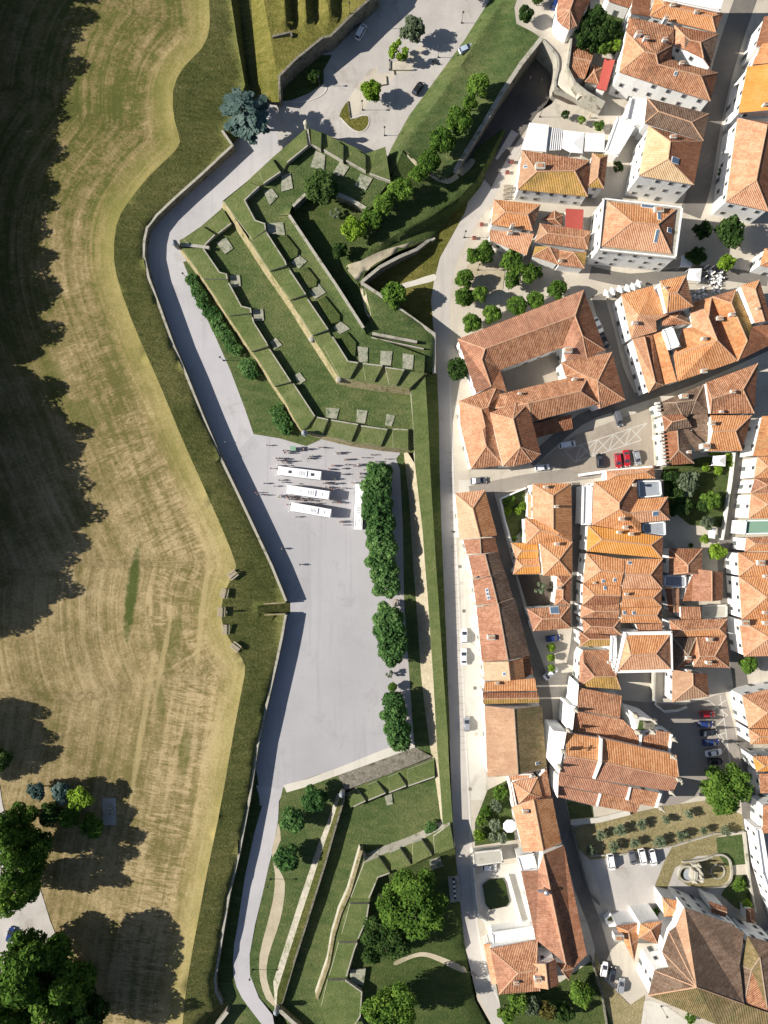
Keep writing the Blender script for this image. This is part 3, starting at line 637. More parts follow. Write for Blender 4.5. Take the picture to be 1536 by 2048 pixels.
sheet('town_slope', 'steep grass slope between the sunken yard and the town street', M['lawn_dark'], slope_out, step=18,
      breaks=[[(1004, 262, 1.4), (976, 318, 2.4), (950, 364, 3.2), (915, 398, 4.2), (870, 428, 4.6), (800, 464, 4.9), (745, 497, 5.0)], [(990, 308, .2), (962, 366, .25), (936, 398, .4), (905, 424, .5), (862, 452, 1.4), (800, 482, 3.0), (730, 530, 4.0)]],
      cat='grass slope')
o(768, 0, 4)
wall('spur_wall', 'stone wall at the edge of the triangular lawn below the earth path', [(723, 566, 5.0), (727, 561, 5.0), (760, 534, 4.7), (800, 513, 3.8), (833, 499, 2.8), (862, 477, 1.2)], -0.3, 0.7, M['stone'], M['stone_light'])
sheet('triangular_lawn', 'sunny triangular lawn beside the town street', M['yellow_bank'], [(727, 561), (800, 513), (862, 476), (905, 428), (935, 404), (930, 425), (905, 470), (880, 515), (868, 560), (862, 600), (868, 668), (800, 619)], 0.03, step=20)
sheet('lawn_path', 'white path crossing the triangular lawn', M['street'], subdiv([(796, 570), (830, 560), (868, 548), (872, 560), (835, 570), (800, 578)], True, 2), 0.05)
# green rampart by the gate
o(768, 0, 4)
gl = qq((900, -240, .3), (845, 0, .3), (640, 325, .2), (480, 545, .2), (200, 925, .2), (60, 1180, .9), (10, 1300, 3.2), (-60, 1400, 5.0))
gr = qq((40, 1420, 6.0), (110, 1300, 6.0), (155, 1200, 6.1), (280, 1335, 5.6), (360, 1390, 5.2), (480, 1440, 4.6), (580, 1345, 4.6), (640, 1240, 4.8), (800, 980, 5.0), (940, 740, 5.0), (1100, 500, 4.8), (1255, 305, 4.6), (1180, 250, 4.3), (1060, 190, 4.2), (1040, 60, 4.2), (1140, -240, 4.2))
sheet('gate_rampart', 'broad mown grass rampart beside the town gate', M['lawn'], gl + gr, step=18,
      breaks=[qq((1000, -230, 3.4), (950, 0, 3.4), (765, 300, 3.3), (605, 540, 3.3), (335, 930, 3.4), (180, 1150, 3.9))], cat='grass rampart')
o(768, 0, 4)
wall('gate_wall', 'high stone wall of the grass rampart above the dark gate passage', qq((560, 1380, 4.4), (600, 1310, 4.7), (800, 985, 5.2), (940, 745, 5.2), (1100, 505, 5.0), (1258, 308, 4.9)), -4.0, 1.0, M['stone'], M['stone_light'])
wall('gate_wall', 'curved pale parapet wall on the town side of the gate passage', [p for p in subdiv(qq((1258, 308, 4.9), (1330, 380, 4.8), (1385, 450, 4.6), (1392, 540, 4.3), (1370, 640, 3.8), (1372, 700, 3.4)), False, 3)] + qq((1440, 745, 2.4), (1536, 800, 1.5), (1690, 885, 0.9)), -4.0, 0.7, M['stone_light'], None)
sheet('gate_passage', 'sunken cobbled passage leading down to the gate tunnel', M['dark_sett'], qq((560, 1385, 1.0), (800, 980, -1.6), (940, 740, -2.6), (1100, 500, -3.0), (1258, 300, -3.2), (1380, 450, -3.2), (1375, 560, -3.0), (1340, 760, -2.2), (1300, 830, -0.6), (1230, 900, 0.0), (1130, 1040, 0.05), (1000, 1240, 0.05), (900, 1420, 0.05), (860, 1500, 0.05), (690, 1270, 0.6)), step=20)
sheet('upper_lane', 'pale lane climbing past the house with the round end', M['town'], qq((1040, 60, 4.15), (1060, 190, 4.2), (1180, 250, 4.3), (1258, 308, 4.3), (1335, 380, 4.2), (1390, 450, 4.1), (1395, 560, 3.7), (1375, 680, 3.0), (1536, 805, 1.0), (1690, 890, 0.1), (1760, 860, 0.1), (1720, 780, 1.2), (1560, 690, 3.0), (1560, 520, 3.8), (1560, 200, 4.2), (1560, -240, 4.2), (1140, -240, 4.2)), step=24, zf=lambda x, y: 4.0)
sheet('dry_verge', 'dry brown verge below the parapet wall', M['soil'], qq((1345, 735, 1.9), (1380, 730, 1.9), (1540, 815, 0.9), (1600, 850, .25), (1470, 830, .25), (1350, 775, .25)))
# ---- long east rampart
foot = [(806, 890), (810, 930), (818, 1000), (822, 1060), (826, 1130), (832, 1200), (838, 1290), (842, 1350), (850, 1420), (858, 1480), (866, 1530), (874, 1580), (882, 1640), (888, 1690)]
west = [(820, 760), (826, 840), (830, 930), (838, 1000), (845, 1060), (850, 1130), (856, 1200), (862, 1290), (866, 1350), (870, 1420), (873, 1480), (877, 1530), (881, 1580), (885, 1640), (892, 1690)]
east = [(850, 746), (856, 840), (860, 930), (864, 1000), (868, 1060), (872, 1130), (877, 1200), (883, 1290), (887, 1350), (892, 1420), (896, 1480), (898, 1530), (901, 1580), (905, 1640), (909, 1696)]
def ez(y): return 3.7 - 2.3 * max(0, min(1, (y - 900) / 760)) if y > 860 else 3.7 + (860 - y) / 120 * 2.4
er = empty('east_rampart', P(868, 1200, 0), 'long straight grass rampart between the gravel square and the street', 'rampart')
solid('parapet', [(x, y, ez(y)) for x, y in west] + [(x, y, ez(y) + 0.25) for x, y in east[::-1]], 0.0, [M['merlon_grass'], M['stone_light']], er, 0.15)
sheet('sunny_slope', 'pale dry slope on the west side of the east rampart', M['pale_slope'], [(x, y, 0.02) for x, y in foot] + [(x + 1, y, ez(y) - 0.25) for x, y in west[::-1][:-2]], cat='slope')
er_foot = [(874, 748), (878, 840), (879, 930), (881, 1000), (883, 1060), (886, 1130), (889, 1200), (893, 1290), (895, 1350), (898, 1420), (900, 1480)]
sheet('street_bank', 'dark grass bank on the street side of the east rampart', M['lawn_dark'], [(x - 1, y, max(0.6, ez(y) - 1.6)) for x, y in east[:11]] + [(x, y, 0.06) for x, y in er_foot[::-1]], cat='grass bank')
sheet('moat_lawn', 'shaded grass strip between the plane trees and the east rampart', M['lawn'], [(792, 917), (800, 940), (806, 1060), (808, 1195), (810, 1220), (815, 1300), (822, 1400), (828, 1488), (862, 1535), (880, 1560), (870, 1440), (850, 1290), (845, 1150), (838, 1000), (832, 900), (815, 890)], 0.03, step=25)
sheet('plaza_edge_paving', 'pinkish paving under the plane trees', M['granite'], [(778, 940), (800, 940), (806, 1060), (808, 1195), (815, 1300), (822, 1400), (828, 1486), (800, 1498), (786, 1400), (782, 1300), (778, 1200), (770, 1100)], 0.014, step=25)
# lower terreplein link under the rampart's north end
sheet('north_ledge', 'grass ledge at the north end of the east rampart', M['lawn'], [(812, 745, 3.3), (830, 745, 3.3), (834, 880, 3.3), (832, 905, 2.6), (800, 905, 2.2), (790, 880, 3.2)], 0)

# ---- south of the gravel square
o(400, 1536, 3)
sheet('south_lawn', 'grass with three round trees beside the south road', M['lawn'], [(566, 1576), (572, 1572), (640, 1548), (680, 1540), (690, 1560), (690, 1600), (660, 1690), (600, 1850), (555, 1990), (552, 2030), (520, 1996), (500, 1950), (499, 1910), (524, 1792), (546, 1698), (556, 1640), (560, 1600)], 0.02, step=30)
sheet('earth_path', 'sandy double track curving through the grass by the south road', M['path'], subdiv(qq((470, 330), (485, 430), (450, 520), (480, 620), (510, 690), (495, 850), (460, 980), (410, 1130), (400, 1260), (440, 1380), (470, 1440), (400, 1390), (360, 1270), (358, 1120), (400, 950), (440, 780), (450, 640), (430, 500), (455, 400)), True, 2), 0.04)
sg = empty('south_wall', P(620, 1780, 0), 'long sloping stone wall between the south lawn and the ravelin ditch', 'wall')
cr_ = qq((870, 165, 1.5), (800, 400, 1.5), (755, 560, 1.5), (690, 770, 1.5), (640, 930, 1.4), (560, 1180, 1.2), (495, 1400, 1.0), (468, 1440, .9))
fl = qq((825, 150, .1), (762, 330, .1), (700, 480, .1), (665, 590, .1), (600, 780, .1), (530, 1000, .1), (440, 1280, .1), (450, 1430, .1))
md = [((a[0] * .45 + b[0] * .55), (a[1] * .45 + b[1] * .55), 1.25) for a, b in zip(cr_, fl)]
mk('stone_slope', *cdt(fl + md[::-1]), M['grey_slope'], sg)
mk('turf_cap', *cdt(md + cr_[::-1]), M['rough'], sg)
wall('edge_wall', None, cr_, -1.4, 0.5, M['stone'], None, None, None, sg)
c5 = [(p[0], p[1]) for p in cr_]
rav = [(700, 1600)] + c5[1:] + [(560, 2040), (640, 2120), (720, 2120)]
o(400, 1536, 3)
sheet('ravelin_ditch', 'wide grass ditch around the ravelin', M['lawn'], [(x, y, -0.6) for x, y in qq((868, 165), (940, 100), (1130, 30), (1420, -60)) + [(884, 1600), (890, 1665), (905, 1700)] + qq((1400, 520), (1100, 600), (1000, 640), (900, 900), (780, 1270), (720, 1440), (760, 1600), (700, 1700), (540, 1560), (470, 1440), (560, 1180), (690, 770), (800, 400))], step=24, zf=lambda x, y: -0.6 + 0.25 * noise.noise(Vector((x * .03, y * .03, 5))), cat='ditch')
o(400, 1100, 3)
sheet('square_glacis', 'sloping stone paved edge at the foot of the gravel square', M['stone'], qq((826, 1352, .02), (1290, 1182, .02), (1392, 1240, .7), (1130, 1345, .9), (870, 1442, .9)))
sheet('square_edge', 'pale granite border at the foot of the gravel square', M['street'], qq((500, 1410, .034), (640, 1375, .034), (820, 1310, .034), (1120, 1190, .034), (1285, 1150, .034), (1290, 1185, .034), (826, 1352, .034), (640, 1420, .034), (520, 1455, .034)))
o(400, 1536, 3)
sb = empty('square_battery', P(760, 1560, 0), 'small battery of four grass merlons at the south end of the gravel square', 'battery')
solid('rampart', qq((872, 155, .6), (940, 112, .7), (1135, 38, .8), (1410, -62, .8), (1412, 62, .5), (1240, 112, .5), (1000, 200, .5), (905, 238, .5)), -0.9, [M['merlon_grass'], M['stone']], sb, 0.1)
merlons(sb, 1.5, 1.1, 0.4, [(878, 162), (940, 122), (992, 198, I), (920, 232, I)], [(1006, 102), (1060, 80), (1112, 150, I), (1010, 194, I)], [(1132, 54), (1188, 30), (1236, 108, I), (1134, 148, I)], [(1246, 10), (1405, -50), (1408, 52, I), (1250, 108, I)])
plat(-0.35, [(1108, 170), (1150, 155), (1158, 215), (1122, 225)])
rb = empty('ravelin', P(760, 1850, 0), 'south ravelin with grass merlons along a pale stone scarp', 'ravelin')
rv_out = qq((700, 1385), (770, 1180), (800, 1010), (840, 875), (895, 750), (968, 495), (990, 560), (1070, 528), (1205, 478), (1330, 428), (1500, 335), (1528, 480))
rv_in = qq((1395, 530), (1265, 585), (1142, 635), (1065, 660), (1025, 760), (1010, 850), (945, 1030), (930, 1090), (880, 1270), (975, 1345), (965, 1500), (1000, 1600))
solid('rampart', [(x, y, 2.6) for x, y in rv_out[:6]] + [(x, y, 2.3) for x, y in rv_out[6:]] + [(x, y, 2.5) for x, y in rv_in] + qq((900, 1700, 2.4), (760, 1560, 2.4), (720, 1440, 2.5)), -1.0, [M['merlon_grass'], M['stone_light']], rb, 0.9)
wall('scarp_edge', None, [(x, y, 2.9) for x, y in rv_out[:6]], -0.8, 0.8, M['scarp'], None, None, None, rb, 0.0)
merlons(rb, 3.7, 3.3, 2.2, [(985, 570), (1070, 535), (1138, 630, I), (1066, 656, I), (1024, 758, I), (1012, 780, I), (905, 780)], [(900, 815), (1012, 818, I), (998, 910, I), (948, 1025, I), (850, 1000)], [(832, 1050), (942, 1050, I), (925, 1090, I), (878, 1250, I), (775, 1250)],
        [(765, 1275), (872, 1275, I), (970, 1345, I), (960, 1490, I), (930, 1540, I), (800, 1540), (728, 1430)],
        [(1148, 615), (1140, 512), (1200, 484), (1264, 578, I)], [(1276, 578), (1276, 452), (1330, 432), (1392, 524, I)], [(1408, 516), (1402, 412), (1500, 340), (1524, 478, I)])
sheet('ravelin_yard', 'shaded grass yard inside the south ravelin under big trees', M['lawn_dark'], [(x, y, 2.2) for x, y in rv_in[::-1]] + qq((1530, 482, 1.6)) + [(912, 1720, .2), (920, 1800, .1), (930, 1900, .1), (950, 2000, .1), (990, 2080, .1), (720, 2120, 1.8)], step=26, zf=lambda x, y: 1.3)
o(400, 1536, 3)
plat(2.32, [(900, 1215), (995, 1205), (980, 1305), (900, 1290)], [(1370, 555), (1440, 535), (1460, 590), (1390, 610)])
sheet('south_bank', 'grass below the bend of the south road', M['lawn'], [(443, 2009), (440, 1965), (480, 1965), (492, 1992), (514, 2026), (548, 2080), (556, 2120), (380, 2120), (365, 2090), (395, 2040), (425, 2020)], 0.003)
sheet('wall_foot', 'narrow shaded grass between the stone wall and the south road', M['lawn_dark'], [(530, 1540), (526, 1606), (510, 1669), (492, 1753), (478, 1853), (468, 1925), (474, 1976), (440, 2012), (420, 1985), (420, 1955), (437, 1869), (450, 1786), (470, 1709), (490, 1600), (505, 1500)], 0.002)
o(400, 1536, 3)
wall('outer_wall', 'short stone wall tip at the bottom edge of the road', qq((165, 1462, 2.6), (100, 1545, 2.6), (60, 1620, 2.6)), -0.5, 0.8, M['stone'], M['stone_light'])
wall('outer_wall', 'dark stone wall south of the sentry turret', qq((475, 1450, 1.2), (540, 1510, 1.2), (620, 1580, 1.2), (700, 1640, 1.2)), -1.2, 0.9, M['scarp'], M['stone_light'])
# lane at far left
# ================================================================== town
random.seed(21)
from mathutils.bvhtree import BVHTree
def terrain_bvh():
    vs_, fs_ = [], []
    for ob in scene.objects:
        if ob.type == 'MESH' and ob.get('kind') == 'structure':
            b = len(vs_); vs_.extend([tuple(v.co) for v in ob.data.vertices])
            fs_.extend([[b + i for i in p.vertices] for p in ob.data.polygons])
    return BVHTree.FromPolygons(vs_, fs_)
# town paving
TOWN = [(868, 560), (862, 600), (868, 668), (868, 745), (874, 900), (882, 1050), (892, 1290), (899, 1480), (905, 1640), (911, 1700), (918, 1800), (932, 1900), (955, 2000), (1000, 2080), (1010, 2140), (1700, 2140), (1700, -80), (1180, -80), (1180, 150), (1115, 192), (1103, 208), (1075, 226), (1050, 262), (1018, 310), (993, 355), (960, 372), (936, 404), (930, 425), (905, 470), (880, 515)]
sheet('town_paving', 'pale worn paving between the town houses', M['town'], TOWN, 0.0, step=60)
def strip(name, label, mat, pts, wpx, z=0.01, kind='structure', drape=False):
    L = []; Rr = []
    for i, p in enumerate(pts):
        a = pts[max(0, i - 1)]; b = pts[min(len(pts) - 1, i + 1)]; d = math.hypot(b[0] - a[0], b[1] - a[1])
        nx, ny = -(b[1] - a[1]) / d, (b[0] - a[0]) / d; w_ = (p[2] if len(p) > 2 else wpx) / 2
        L.append((p[0] + nx * w_, p[1] + ny * w_)); Rr.append((p[0] - nx * w_, p[1] - ny * w_))
    return sheet(name, label, mat, L + Rr[::-1], z, kind=kind)
ST = subdiv([(1038, 268), (1025, 290), (1000, 335), (968, 395), (925, 460), (895, 525), (884, 590), (882, 660), (886, 760), (890, 900), (896, 1050), (903, 1200), (911, 1350), (918, 1500), (926, 1640), (930, 1750), (940, 1850), (962, 1950), (1010, 2060)], False, 3)
strip('street', 'pale paved street running along the east rampart', M['street_road'], ST, 34, 0.012)
strip('pavement', 'white pavement in front of the long house row', M['street'], [(935, 960, 36), (938, 1050, 40), (944, 1200, 46), (948, 1330, 42), (952, 1450, 40), (957, 1600, 30)], 30, 0.016)
strip('kerb_line', 'pale stone gutter along the street', M['kerb'], [(x + 14, y) for x, y in ST[24:]], 3.5, 0.022)
for k, (pts, w_) in enumerate([([(1505, -40), (1470, 60), (1440, 160), (1418, 260), (1400, 370), (1380, 430)], 44), ([(1180, 545), (1260, 560), (1350, 550), (1420, 545), (1536, 560)], 26),
        ([(1195, 590), (1215, 660), (1235, 740), (1262, 800)], 26), ([(1060, 925), (1160, 840), (1262, 800), (1380, 760), (1536, 690)], 22), ([(940, 985), (1050, 962), (1180, 945), (1320, 925)], 26),
        ([(1152, 965), (1153, 1100), (1152, 1260), (1140, 1330)], 16), ([(975, 985), (1010, 1120), (1045, 1250), (1080, 1350), (1092, 1420), (1100, 1530), (1130, 1650), (1160, 1770), (1190, 1850), (1215, 1940)], 26),
        ([(1470, 880), (1466, 1000), (1450, 1120), (1462, 1250), (1480, 1360), (1490, 1480), (1500, 1640), (1515, 1800), (1536, 1860)], 30)]):
    strip('lane', 'worn grey lane between town houses', M['asphalt'] if k != 4 else M['sett'], subdiv(pts, False, 3), w_, 0.014 + 0.002 * k)
sheet('parking_yard', 'grey cobbled yard with the fountain and parked vans', M['cobble'], [(1180, 1722), (1240, 1712), (1350, 1690), (1430, 1685), (1465, 1790), (1340, 1800), (1325, 1812), (1240, 1826), (1205, 1800)], 0.03)
sheet('church_square', 'dark paved square beside the church with pale diagonal lines', M['sett'], [(1240, 1400), (1370, 1410), (1450, 1385), (1470, 1460), (1490, 1560), (1400, 1590), (1330, 1620), (1320, 1640), (1330, 1560), (1290, 1440)], 0.034)
sheet('mosaic_square', 'brown paved square with a pale star mosaic', M['warm_sett'], [(1075, 925), (1150, 870), (1310, 812), (1325, 930), (1160, 945)], 0.034)
o(840, 560, 4)
sheet('courtyard', 'brown stone courtyard inside the cloister building', M['warm_sett'], [q(*p) for p in ((600, 740), (1135, 520), (1200, 640), (1180, 800), (690, 940))], 0.05)  # plain brown sett sheet, darker than the surrounding town paving
# pale mosaic lines
mbx = MB(); 
def mosaic(name, label, nodes, segs, w_, z):
    m = MB()
    for a, b in segs:
        A = P(*nodes[a]); B = P(*nodes[b]); d = B - A
        m.box(((A.x + B.x) / 2, (A.y + B.y) / 2, z + random.uniform(0, .004)), (d.length, w_, 0.012), math.atan2(d.y, d.x))
    tag(m.build(name, M['mosaic']), label, None, None, 'structure')
nd = {}; sg_ = []
gx0 = (1118, 935); ux = (33, -11); uy = (11, -34)
for i in range(6):
    for j in range(4): nd[(i, j)] = (gx0[0] + i * ux[0] + j * uy[0] , gx0[1] + i * ux[1] + j * uy[1])
poly = [(1085, 922), (1150, 872), (1302, 818), (1318, 925), (1160, 940)]
for i in range(5):
    for j in range(4):
        for (a, b) in (((i, j), (i + 1, j)), ((i, j), (i, j + 1)), ((i, j), (i + 1, j + 1)), ((i + 1, j), (i, j + 1))):
            if a in nd and b in nd and inside(*nd[a], poly) and inside(*nd[b], poly): sg_.append((a, b))
mosaic('mosaic_lines', 'pale star pattern set in the brown square', nd, sg_, 0.30, 0.05)
nd = {0: (1440, 1390), 1: (1452, 1465), 2: (1462, 1540), 3: (1415, 1400), 4: (1455, 1430), 5: (1425, 1420), 6: (1452, 1400), 7: (1430, 1455), 8: (1455, 1490), 9: (1435, 1470), 10: (1440, 1510), 11: (1460, 1505)}
mosaic('mosaic_lines', 'pale diagonal lines in the church square', nd, [(0, 1), (1, 2), (3, 4), (5, 6), (7, 8), (4, 7), (8, 10), (9, 11), (1, 9)], 0.25, 0.05)
# gardens
GARD = [('garden', 'dry olive garden beside the church', 'dry_grass', [(1148, 1655), (1200, 1640), (1330, 1612), (1420, 1600), (1485, 1630), (1488, 1662), (1360, 1690), (1240, 1712), (1180, 1720), (1150, 1690)]),
    ('garden', 'dark corner lawn south of the church', 'lawn', [(1132, 1600), (1185, 1612), (1188, 1640), (1142, 1645)]),
    ('garden', 'bright green square lawn by the fountain', 'lawn', [(1432, 1675), (1488, 1668), (1496, 1728), (1452, 1732), (1436, 1708)]),
    ('garden', 'lawn below the fountain by the lane', 'lawn', [(1442, 1790), (1465, 1750), (1500, 1750), (1508, 1830), (1470, 1815)]),
    ('garden', 'walled green hedge garden at the lane corner', 'lawn', [(1212, 1838), (1240, 1826), (1325, 1815), (1330, 1836), (1240, 1850), (1215, 1850)]),
    ('garden', 'shrub garden behind the crenellated house', 'lawn_dark', [(1325, 935), (1400, 915), (1470, 905), (1462, 1000), (1450, 1055), (1380, 1050), (1330, 1010)]),
    ('garden', 'small green courtyard garden behind the corner house', 'lawn_dark', [(1005, 998), (1050, 978), (1052, 1050), (1025, 1082), (1012, 1040)]),
    ('garden', 'dark courtyard between tiled roofs', 'soil', [(1035, 1150), (1100, 1150), (1108, 1215), (1055, 1215)]),
    ('garden', 'leafy terrace garden by the street', 'lawn_dark', [(950, 1645), (975, 1580), (1015, 1560), (1025, 1640), (1030, 1680), (950, 1692)]),
    ('garden', 'overgrown garden at the foot of the lane', 'lawn_dark', [(990, 1960), (1120, 1965), (1185, 1920), (1215, 2000), (1240, 2060), (1010, 2060)]),
    ('garden', 'earthy verge by the parked cars in the south', 'dry_grass', [(1190, 1900), (1210, 1960), (1260, 2010), (1290, 1990), (1280, 2060), (1230, 2060), (1190, 1960)]),
    ('garden', 'tree planted ground north of the cloister building', 'path', [(935, 530), (960, 500), (1010, 540), (1005, 580), (960, 600), (925, 615), (912, 590)]),
    ('garden', 'dark overgrown yard between the hotel and the lane', 'lawn_dark', [(1160, 20), (1250, 10), (1240, 110), (1160, 100)])]
for i, (nme, lab, mt, pl) in enumerate(GARD): sheet(nme, lab, M[mt], pl, 0.06 + 0.004 * i, step=22)
sheet('pool', 'dark green octagonal pond in a white terrace', plain('pond_water', (.035, .05, .012), 0.15, 0, 0.2, .5, 0.5), [q_ for q_ in ((965, 1770), (978, 1759), (1005, 1756), (1011, 1766), (1019, 1804), (1012, 1813), (980, 1820), (971, 1808))], 0.42)
sheet('terrace', 'white paved terrace round the green pond', M['street'], [(948, 1752), (1000, 1730), (1040, 1725), (1072, 1880), (985, 1885), (955, 1820)], 0.05)
sheet('pavement', 'pale forecourt beside the big brown church roof', M['street'], [(1260, 2010), (1300, 2000), (1330, 2010), (1400, 2060), (1250, 2060)], 0.05)

HOUSES = []
def offset_loop(loop, d):
    n_ = len(loop); out = []
    for i in range(n_):
        a, b, c = loop[i - 1], loop[i], loop[(i + 1) % n_]
        d0 = Vector((b.x - a.x, b.y - a.y)); d1 = Vector((c.x - b.x, c.y - b.y))
        if d0.length < 1e-4 or d1.length < 1e-4: out.append(b.copy()); continue
        d0.normalize(); d1.normalize(); n0 = Vector((-d0.y, d0.x)); n1 = Vector((-d1.y, d1.x)); nn = n0 + n1
        if nn.length < 0.2: nn = n0
        nn.normalize(); k = d / max(0.5, nn.dot(n0))
        out.append(Vector((b.x + nn.x * k, b.y + nn.y * k, b.z)))
    return out
def roof_uv(V, f):
    nn = Vector()
    for i in range(len(f)):
        a, b = V[f[i]], V[f[(i + 1) % len(f)]]; nn += Vector(((a.y - b.y) * (a.z + b.z), (a.z - b.z) * (a.x + b.x), (a.x - b.x) * (a.y + b.y)))
    nn.normalize(); h = Vector((-nn.y, nn.x, 0)); h = h.normalized() if h.length > 1e-3 else Vector((1, 0, 0)); s_ = nn.cross(h)
    return nn, [(V[i].dot(h), V[i].dot(s_)) for i in f]
GENERIC = []
def build_house(name, label, cat, V, F, fm, roofmats, wallmat, base, group=None, chim=(), sky=(), flat=False, parapet=0.0, ridge='ridge', win=True, gables=()):
    """V: world roof vertices, F: faces, gables: indices of faces that are wall"""
    for k, f in enumerate(F):
        a = sum(V[f[i]].x * V[f[(i + 1) % len(f)]].y - V[f[(i + 1) % len(f)]].x * V[f[i]].y for i in range(len(f)))
        if a < 0 and k not in gables: F[k] = list(f)[::-1]
    cnt = {}
    for k, f in enumerate(F):
        for i in range(len(f)): cnt.setdefault(frozenset((f[i], f[(i + 1) % len(f)])), []).append((k, f[i], f[(i + 1) % len(f)]))
    adj = {}
    for e in cnt.values():
        if len(e) == 1: adj.setdefault(e[0][1], []).append(e[0][2]); adj.setdefault(e[0][2], []).append(e[0][1])
    loops = []
    while any(adj.values()):
        s0 = next(k for k in adj if adj[k]); lp = [s0]; c = s0
        while adj[c]:
            d_ = adj[c].pop(); adj[d_].remove(c); c = d_
            if c == s0: break
            lp.append(c)
        if len(lp) > 2: loops.append(lp)
    if not loops: print('NO LOOP', label, F)
    outer = max(loops, key=len) if loops else F[0]
    def par(lp): return sum(V[lp[i]].x * V[lp[(i + 1) % len(lp)]].y - V[lp[(i + 1) % len(lp)]].x * V[lp[i]].y for i in range(len(lp)))
    outer = max(loops, key=lambda l: abs(par(l)))
    loops = [(l if (par(l) > 0) == (l is outer) else l[::-1]) for l in loops]; outer = max(loops, key=lambda l: abs(par(l)))
    cx = sum(V[i].x for i in outer) / len(outer); cy = sum(V[i].y for i in outer) / len(outer)
    root = empty(name, (cx, cy, base), label, cat, group)
    # roof
    RV = list(V); RF = []; RM_ = []; UV = []
    for k, f in enumerate(F):
        if k in gables: continue
        nn, uv_ = roof_uv(V, f); RF.append(list(f)); UV.append(uv_); RM_.append(fm[k] if fm else 0)
    for lp in loops:
        for i in range(len(lp)):
            a, b = lp[i], lp[(i + 1) % len(lp)]; k0 = len(RV)
            RV += [V[a].copy(), V[b].copy(), V[b] - Vector((0, 0, .22)), V[a] - Vector((0, 0, .22))]
            RF.append([k0, k0 + 3, k0 + 2, k0 + 1]); L_ = (V[b] - V[a]).length; UV.append([(0, 0), (0, .22), (L_, .22), (L_, 0)]); RM_.append(0)
    roof = mk('roof', RV, RF, [M[m] if m in M else M['roof_' + m] for m in roofmats], root, RM_, UV)
    if ridge and not flat:
        m = MB(); any_ = False
        for e in cnt.values():
            if len(e) == 2 and e[0][0] not in gables and e[1][0] not in gables:
                n0, _ = roof_uv(V, F[e[0][0]]); n1, _ = roof_uv(V, F[e[1][0]])
                a, b = V[e[0][1]], V[e[0][2]]
                if n0.dot(n1) > 0.995: continue
                # convex test: centroid of face 1 below plane of face 0
                f1 = F[e[1][0]]; c1 = sum((V[i] for i in f1), Vector()) / len(f1)
                if n0.dot(c1 - a) > -0.02: continue
                d = b - a
                if d.length < 0.6: continue
                u = Vector((-d.y, d.x, 0)).normalized(); up = Vector((0, 0, 1)); wd = 0.17
                vs8 = []
                for p in (a, b):
                    vs8 += [p - u * wd - up * 0.03, p - u * wd * .6 + up * .10, p + u * wd * .6 + up * .10, p + u * wd - up * 0.03]
                m.add(vs8, [(0, 1, 5, 4), (1, 2, 6, 5), (2, 3, 7, 6), (3, 2, 1, 0), (4, 5, 6, 7)]); any_ = True
        if any_: m.build('ridge_tiles', M[ridge], roof)
    # walls
    WV = []; WF = []
    edges = []
    for lp in loops:
        lv = offset_loop([V[i] for i in lp], 0.30)
        for i in range(len(lv)):
            a, b = lv[i], lv[(i + 1) % len(lv)]; k0 = len(WV)
            WV += [Vector((a.x, a.y, base - .3)), Vector((b.x, b.y, base - .3)), Vector((b.x, b.y, b.z - .12)), Vector((a.x, a.y, a.z - .12))]
            WF.append([k0, k0 + 1, k0 + 2, k0 + 3]); edges.append((a, b))
    for k in gables:
        k0 = len(WV); f = F[k]; inn = Vector((cx, cy, 0))
        for i in f:
            d = Vector((cx - V[i].x, cy - V[i].y, 0)).normalized() * 0.34; WV.append(V[i] + d - Vector((0, 0, .12)))
        WF.append(list(range(k0, k0 + len(f))))
    wob = mk('wall', WV, WF, M[wallmat], root)
    if parapet > 0:
        pm = MB()
        for a, b in edges:
            d = b - a
            if d.length < .3: continue
            pm.box(((a.x + b.x) / 2, (a.y + b.y) / 2, (a.z + b.z) / 2 + parapet / 2 - .05), (d.length + .3, .34, parapet), math.atan2(d.y, d.x))
        pm.build('parapet', M[wallmat], root)
    bvh = BVHTree.FromPolygons([tuple(v) for v in RV], RF)
    for c in chim:
        x, y, h = c[:3]; wpx = c[3] if len(c) > 3 else 0.75; ang = c[4] if len(c) > 4 else 0.0
        p = P(x, y, V[outer[0]].z + 1.2); hit = bvh.ray_cast(Vector((p.x, p.y, 60)), Vector((0, 0, -1)))[0]
        z0 = hit.z if hit else V[outer[0]].z
        p = P(x, y, z0 + h); m = MB(); m.box((p.x, p.y, z0 + h / 2 - .3), (wpx * 1.5, wpx, h + .6), ang)
        co_ = m.build('chimney', M['plaster'], roof)
        m = MB(); m.box((p.x, p.y, z0 + h + .06), (wpx * 1.5 + .2, wpx + .2, .12), ang); m.box((p.x, p.y, z0 + h + .2), (wpx, wpx * .55, .16), ang, 1); m.build('chimney_cap', [M['concrete'], RM['terra']], co_)
    for c in sky:
        x, y = c[:2]; sx = c[2] if len(c) > 2 else 0.8; sy = c[3] if len(c) > 3 else 1.1
        p = P(x, y, V[outer[0]].z + 1.0); r_ = bvh.ray_cast(Vector((p.x, p.y, 60)), Vector((0, 0, -1)))
        if not r_[0]: continue
        h = r_[0]; nn = r_[1] if r_[1].z > 0 else -r_[1]
        mt = nn.to_track_quat('Z', 'Y').to_matrix().to_4x4(); off = root.location
        so_ = MB(); so_.box((0, 0, 0.05), (sx, sy, .16)); fr = so_.build('skylight', M['frame']); so_ = MB(); so_.box((0, 0, .14), (sx - .2, sy - .2, .04)); so_.build('pane', M['sky_glass'], fr)
        fr.parent = roof; fr.matrix_basis = Matrix.Translation(h - Vector(off)) @ mt
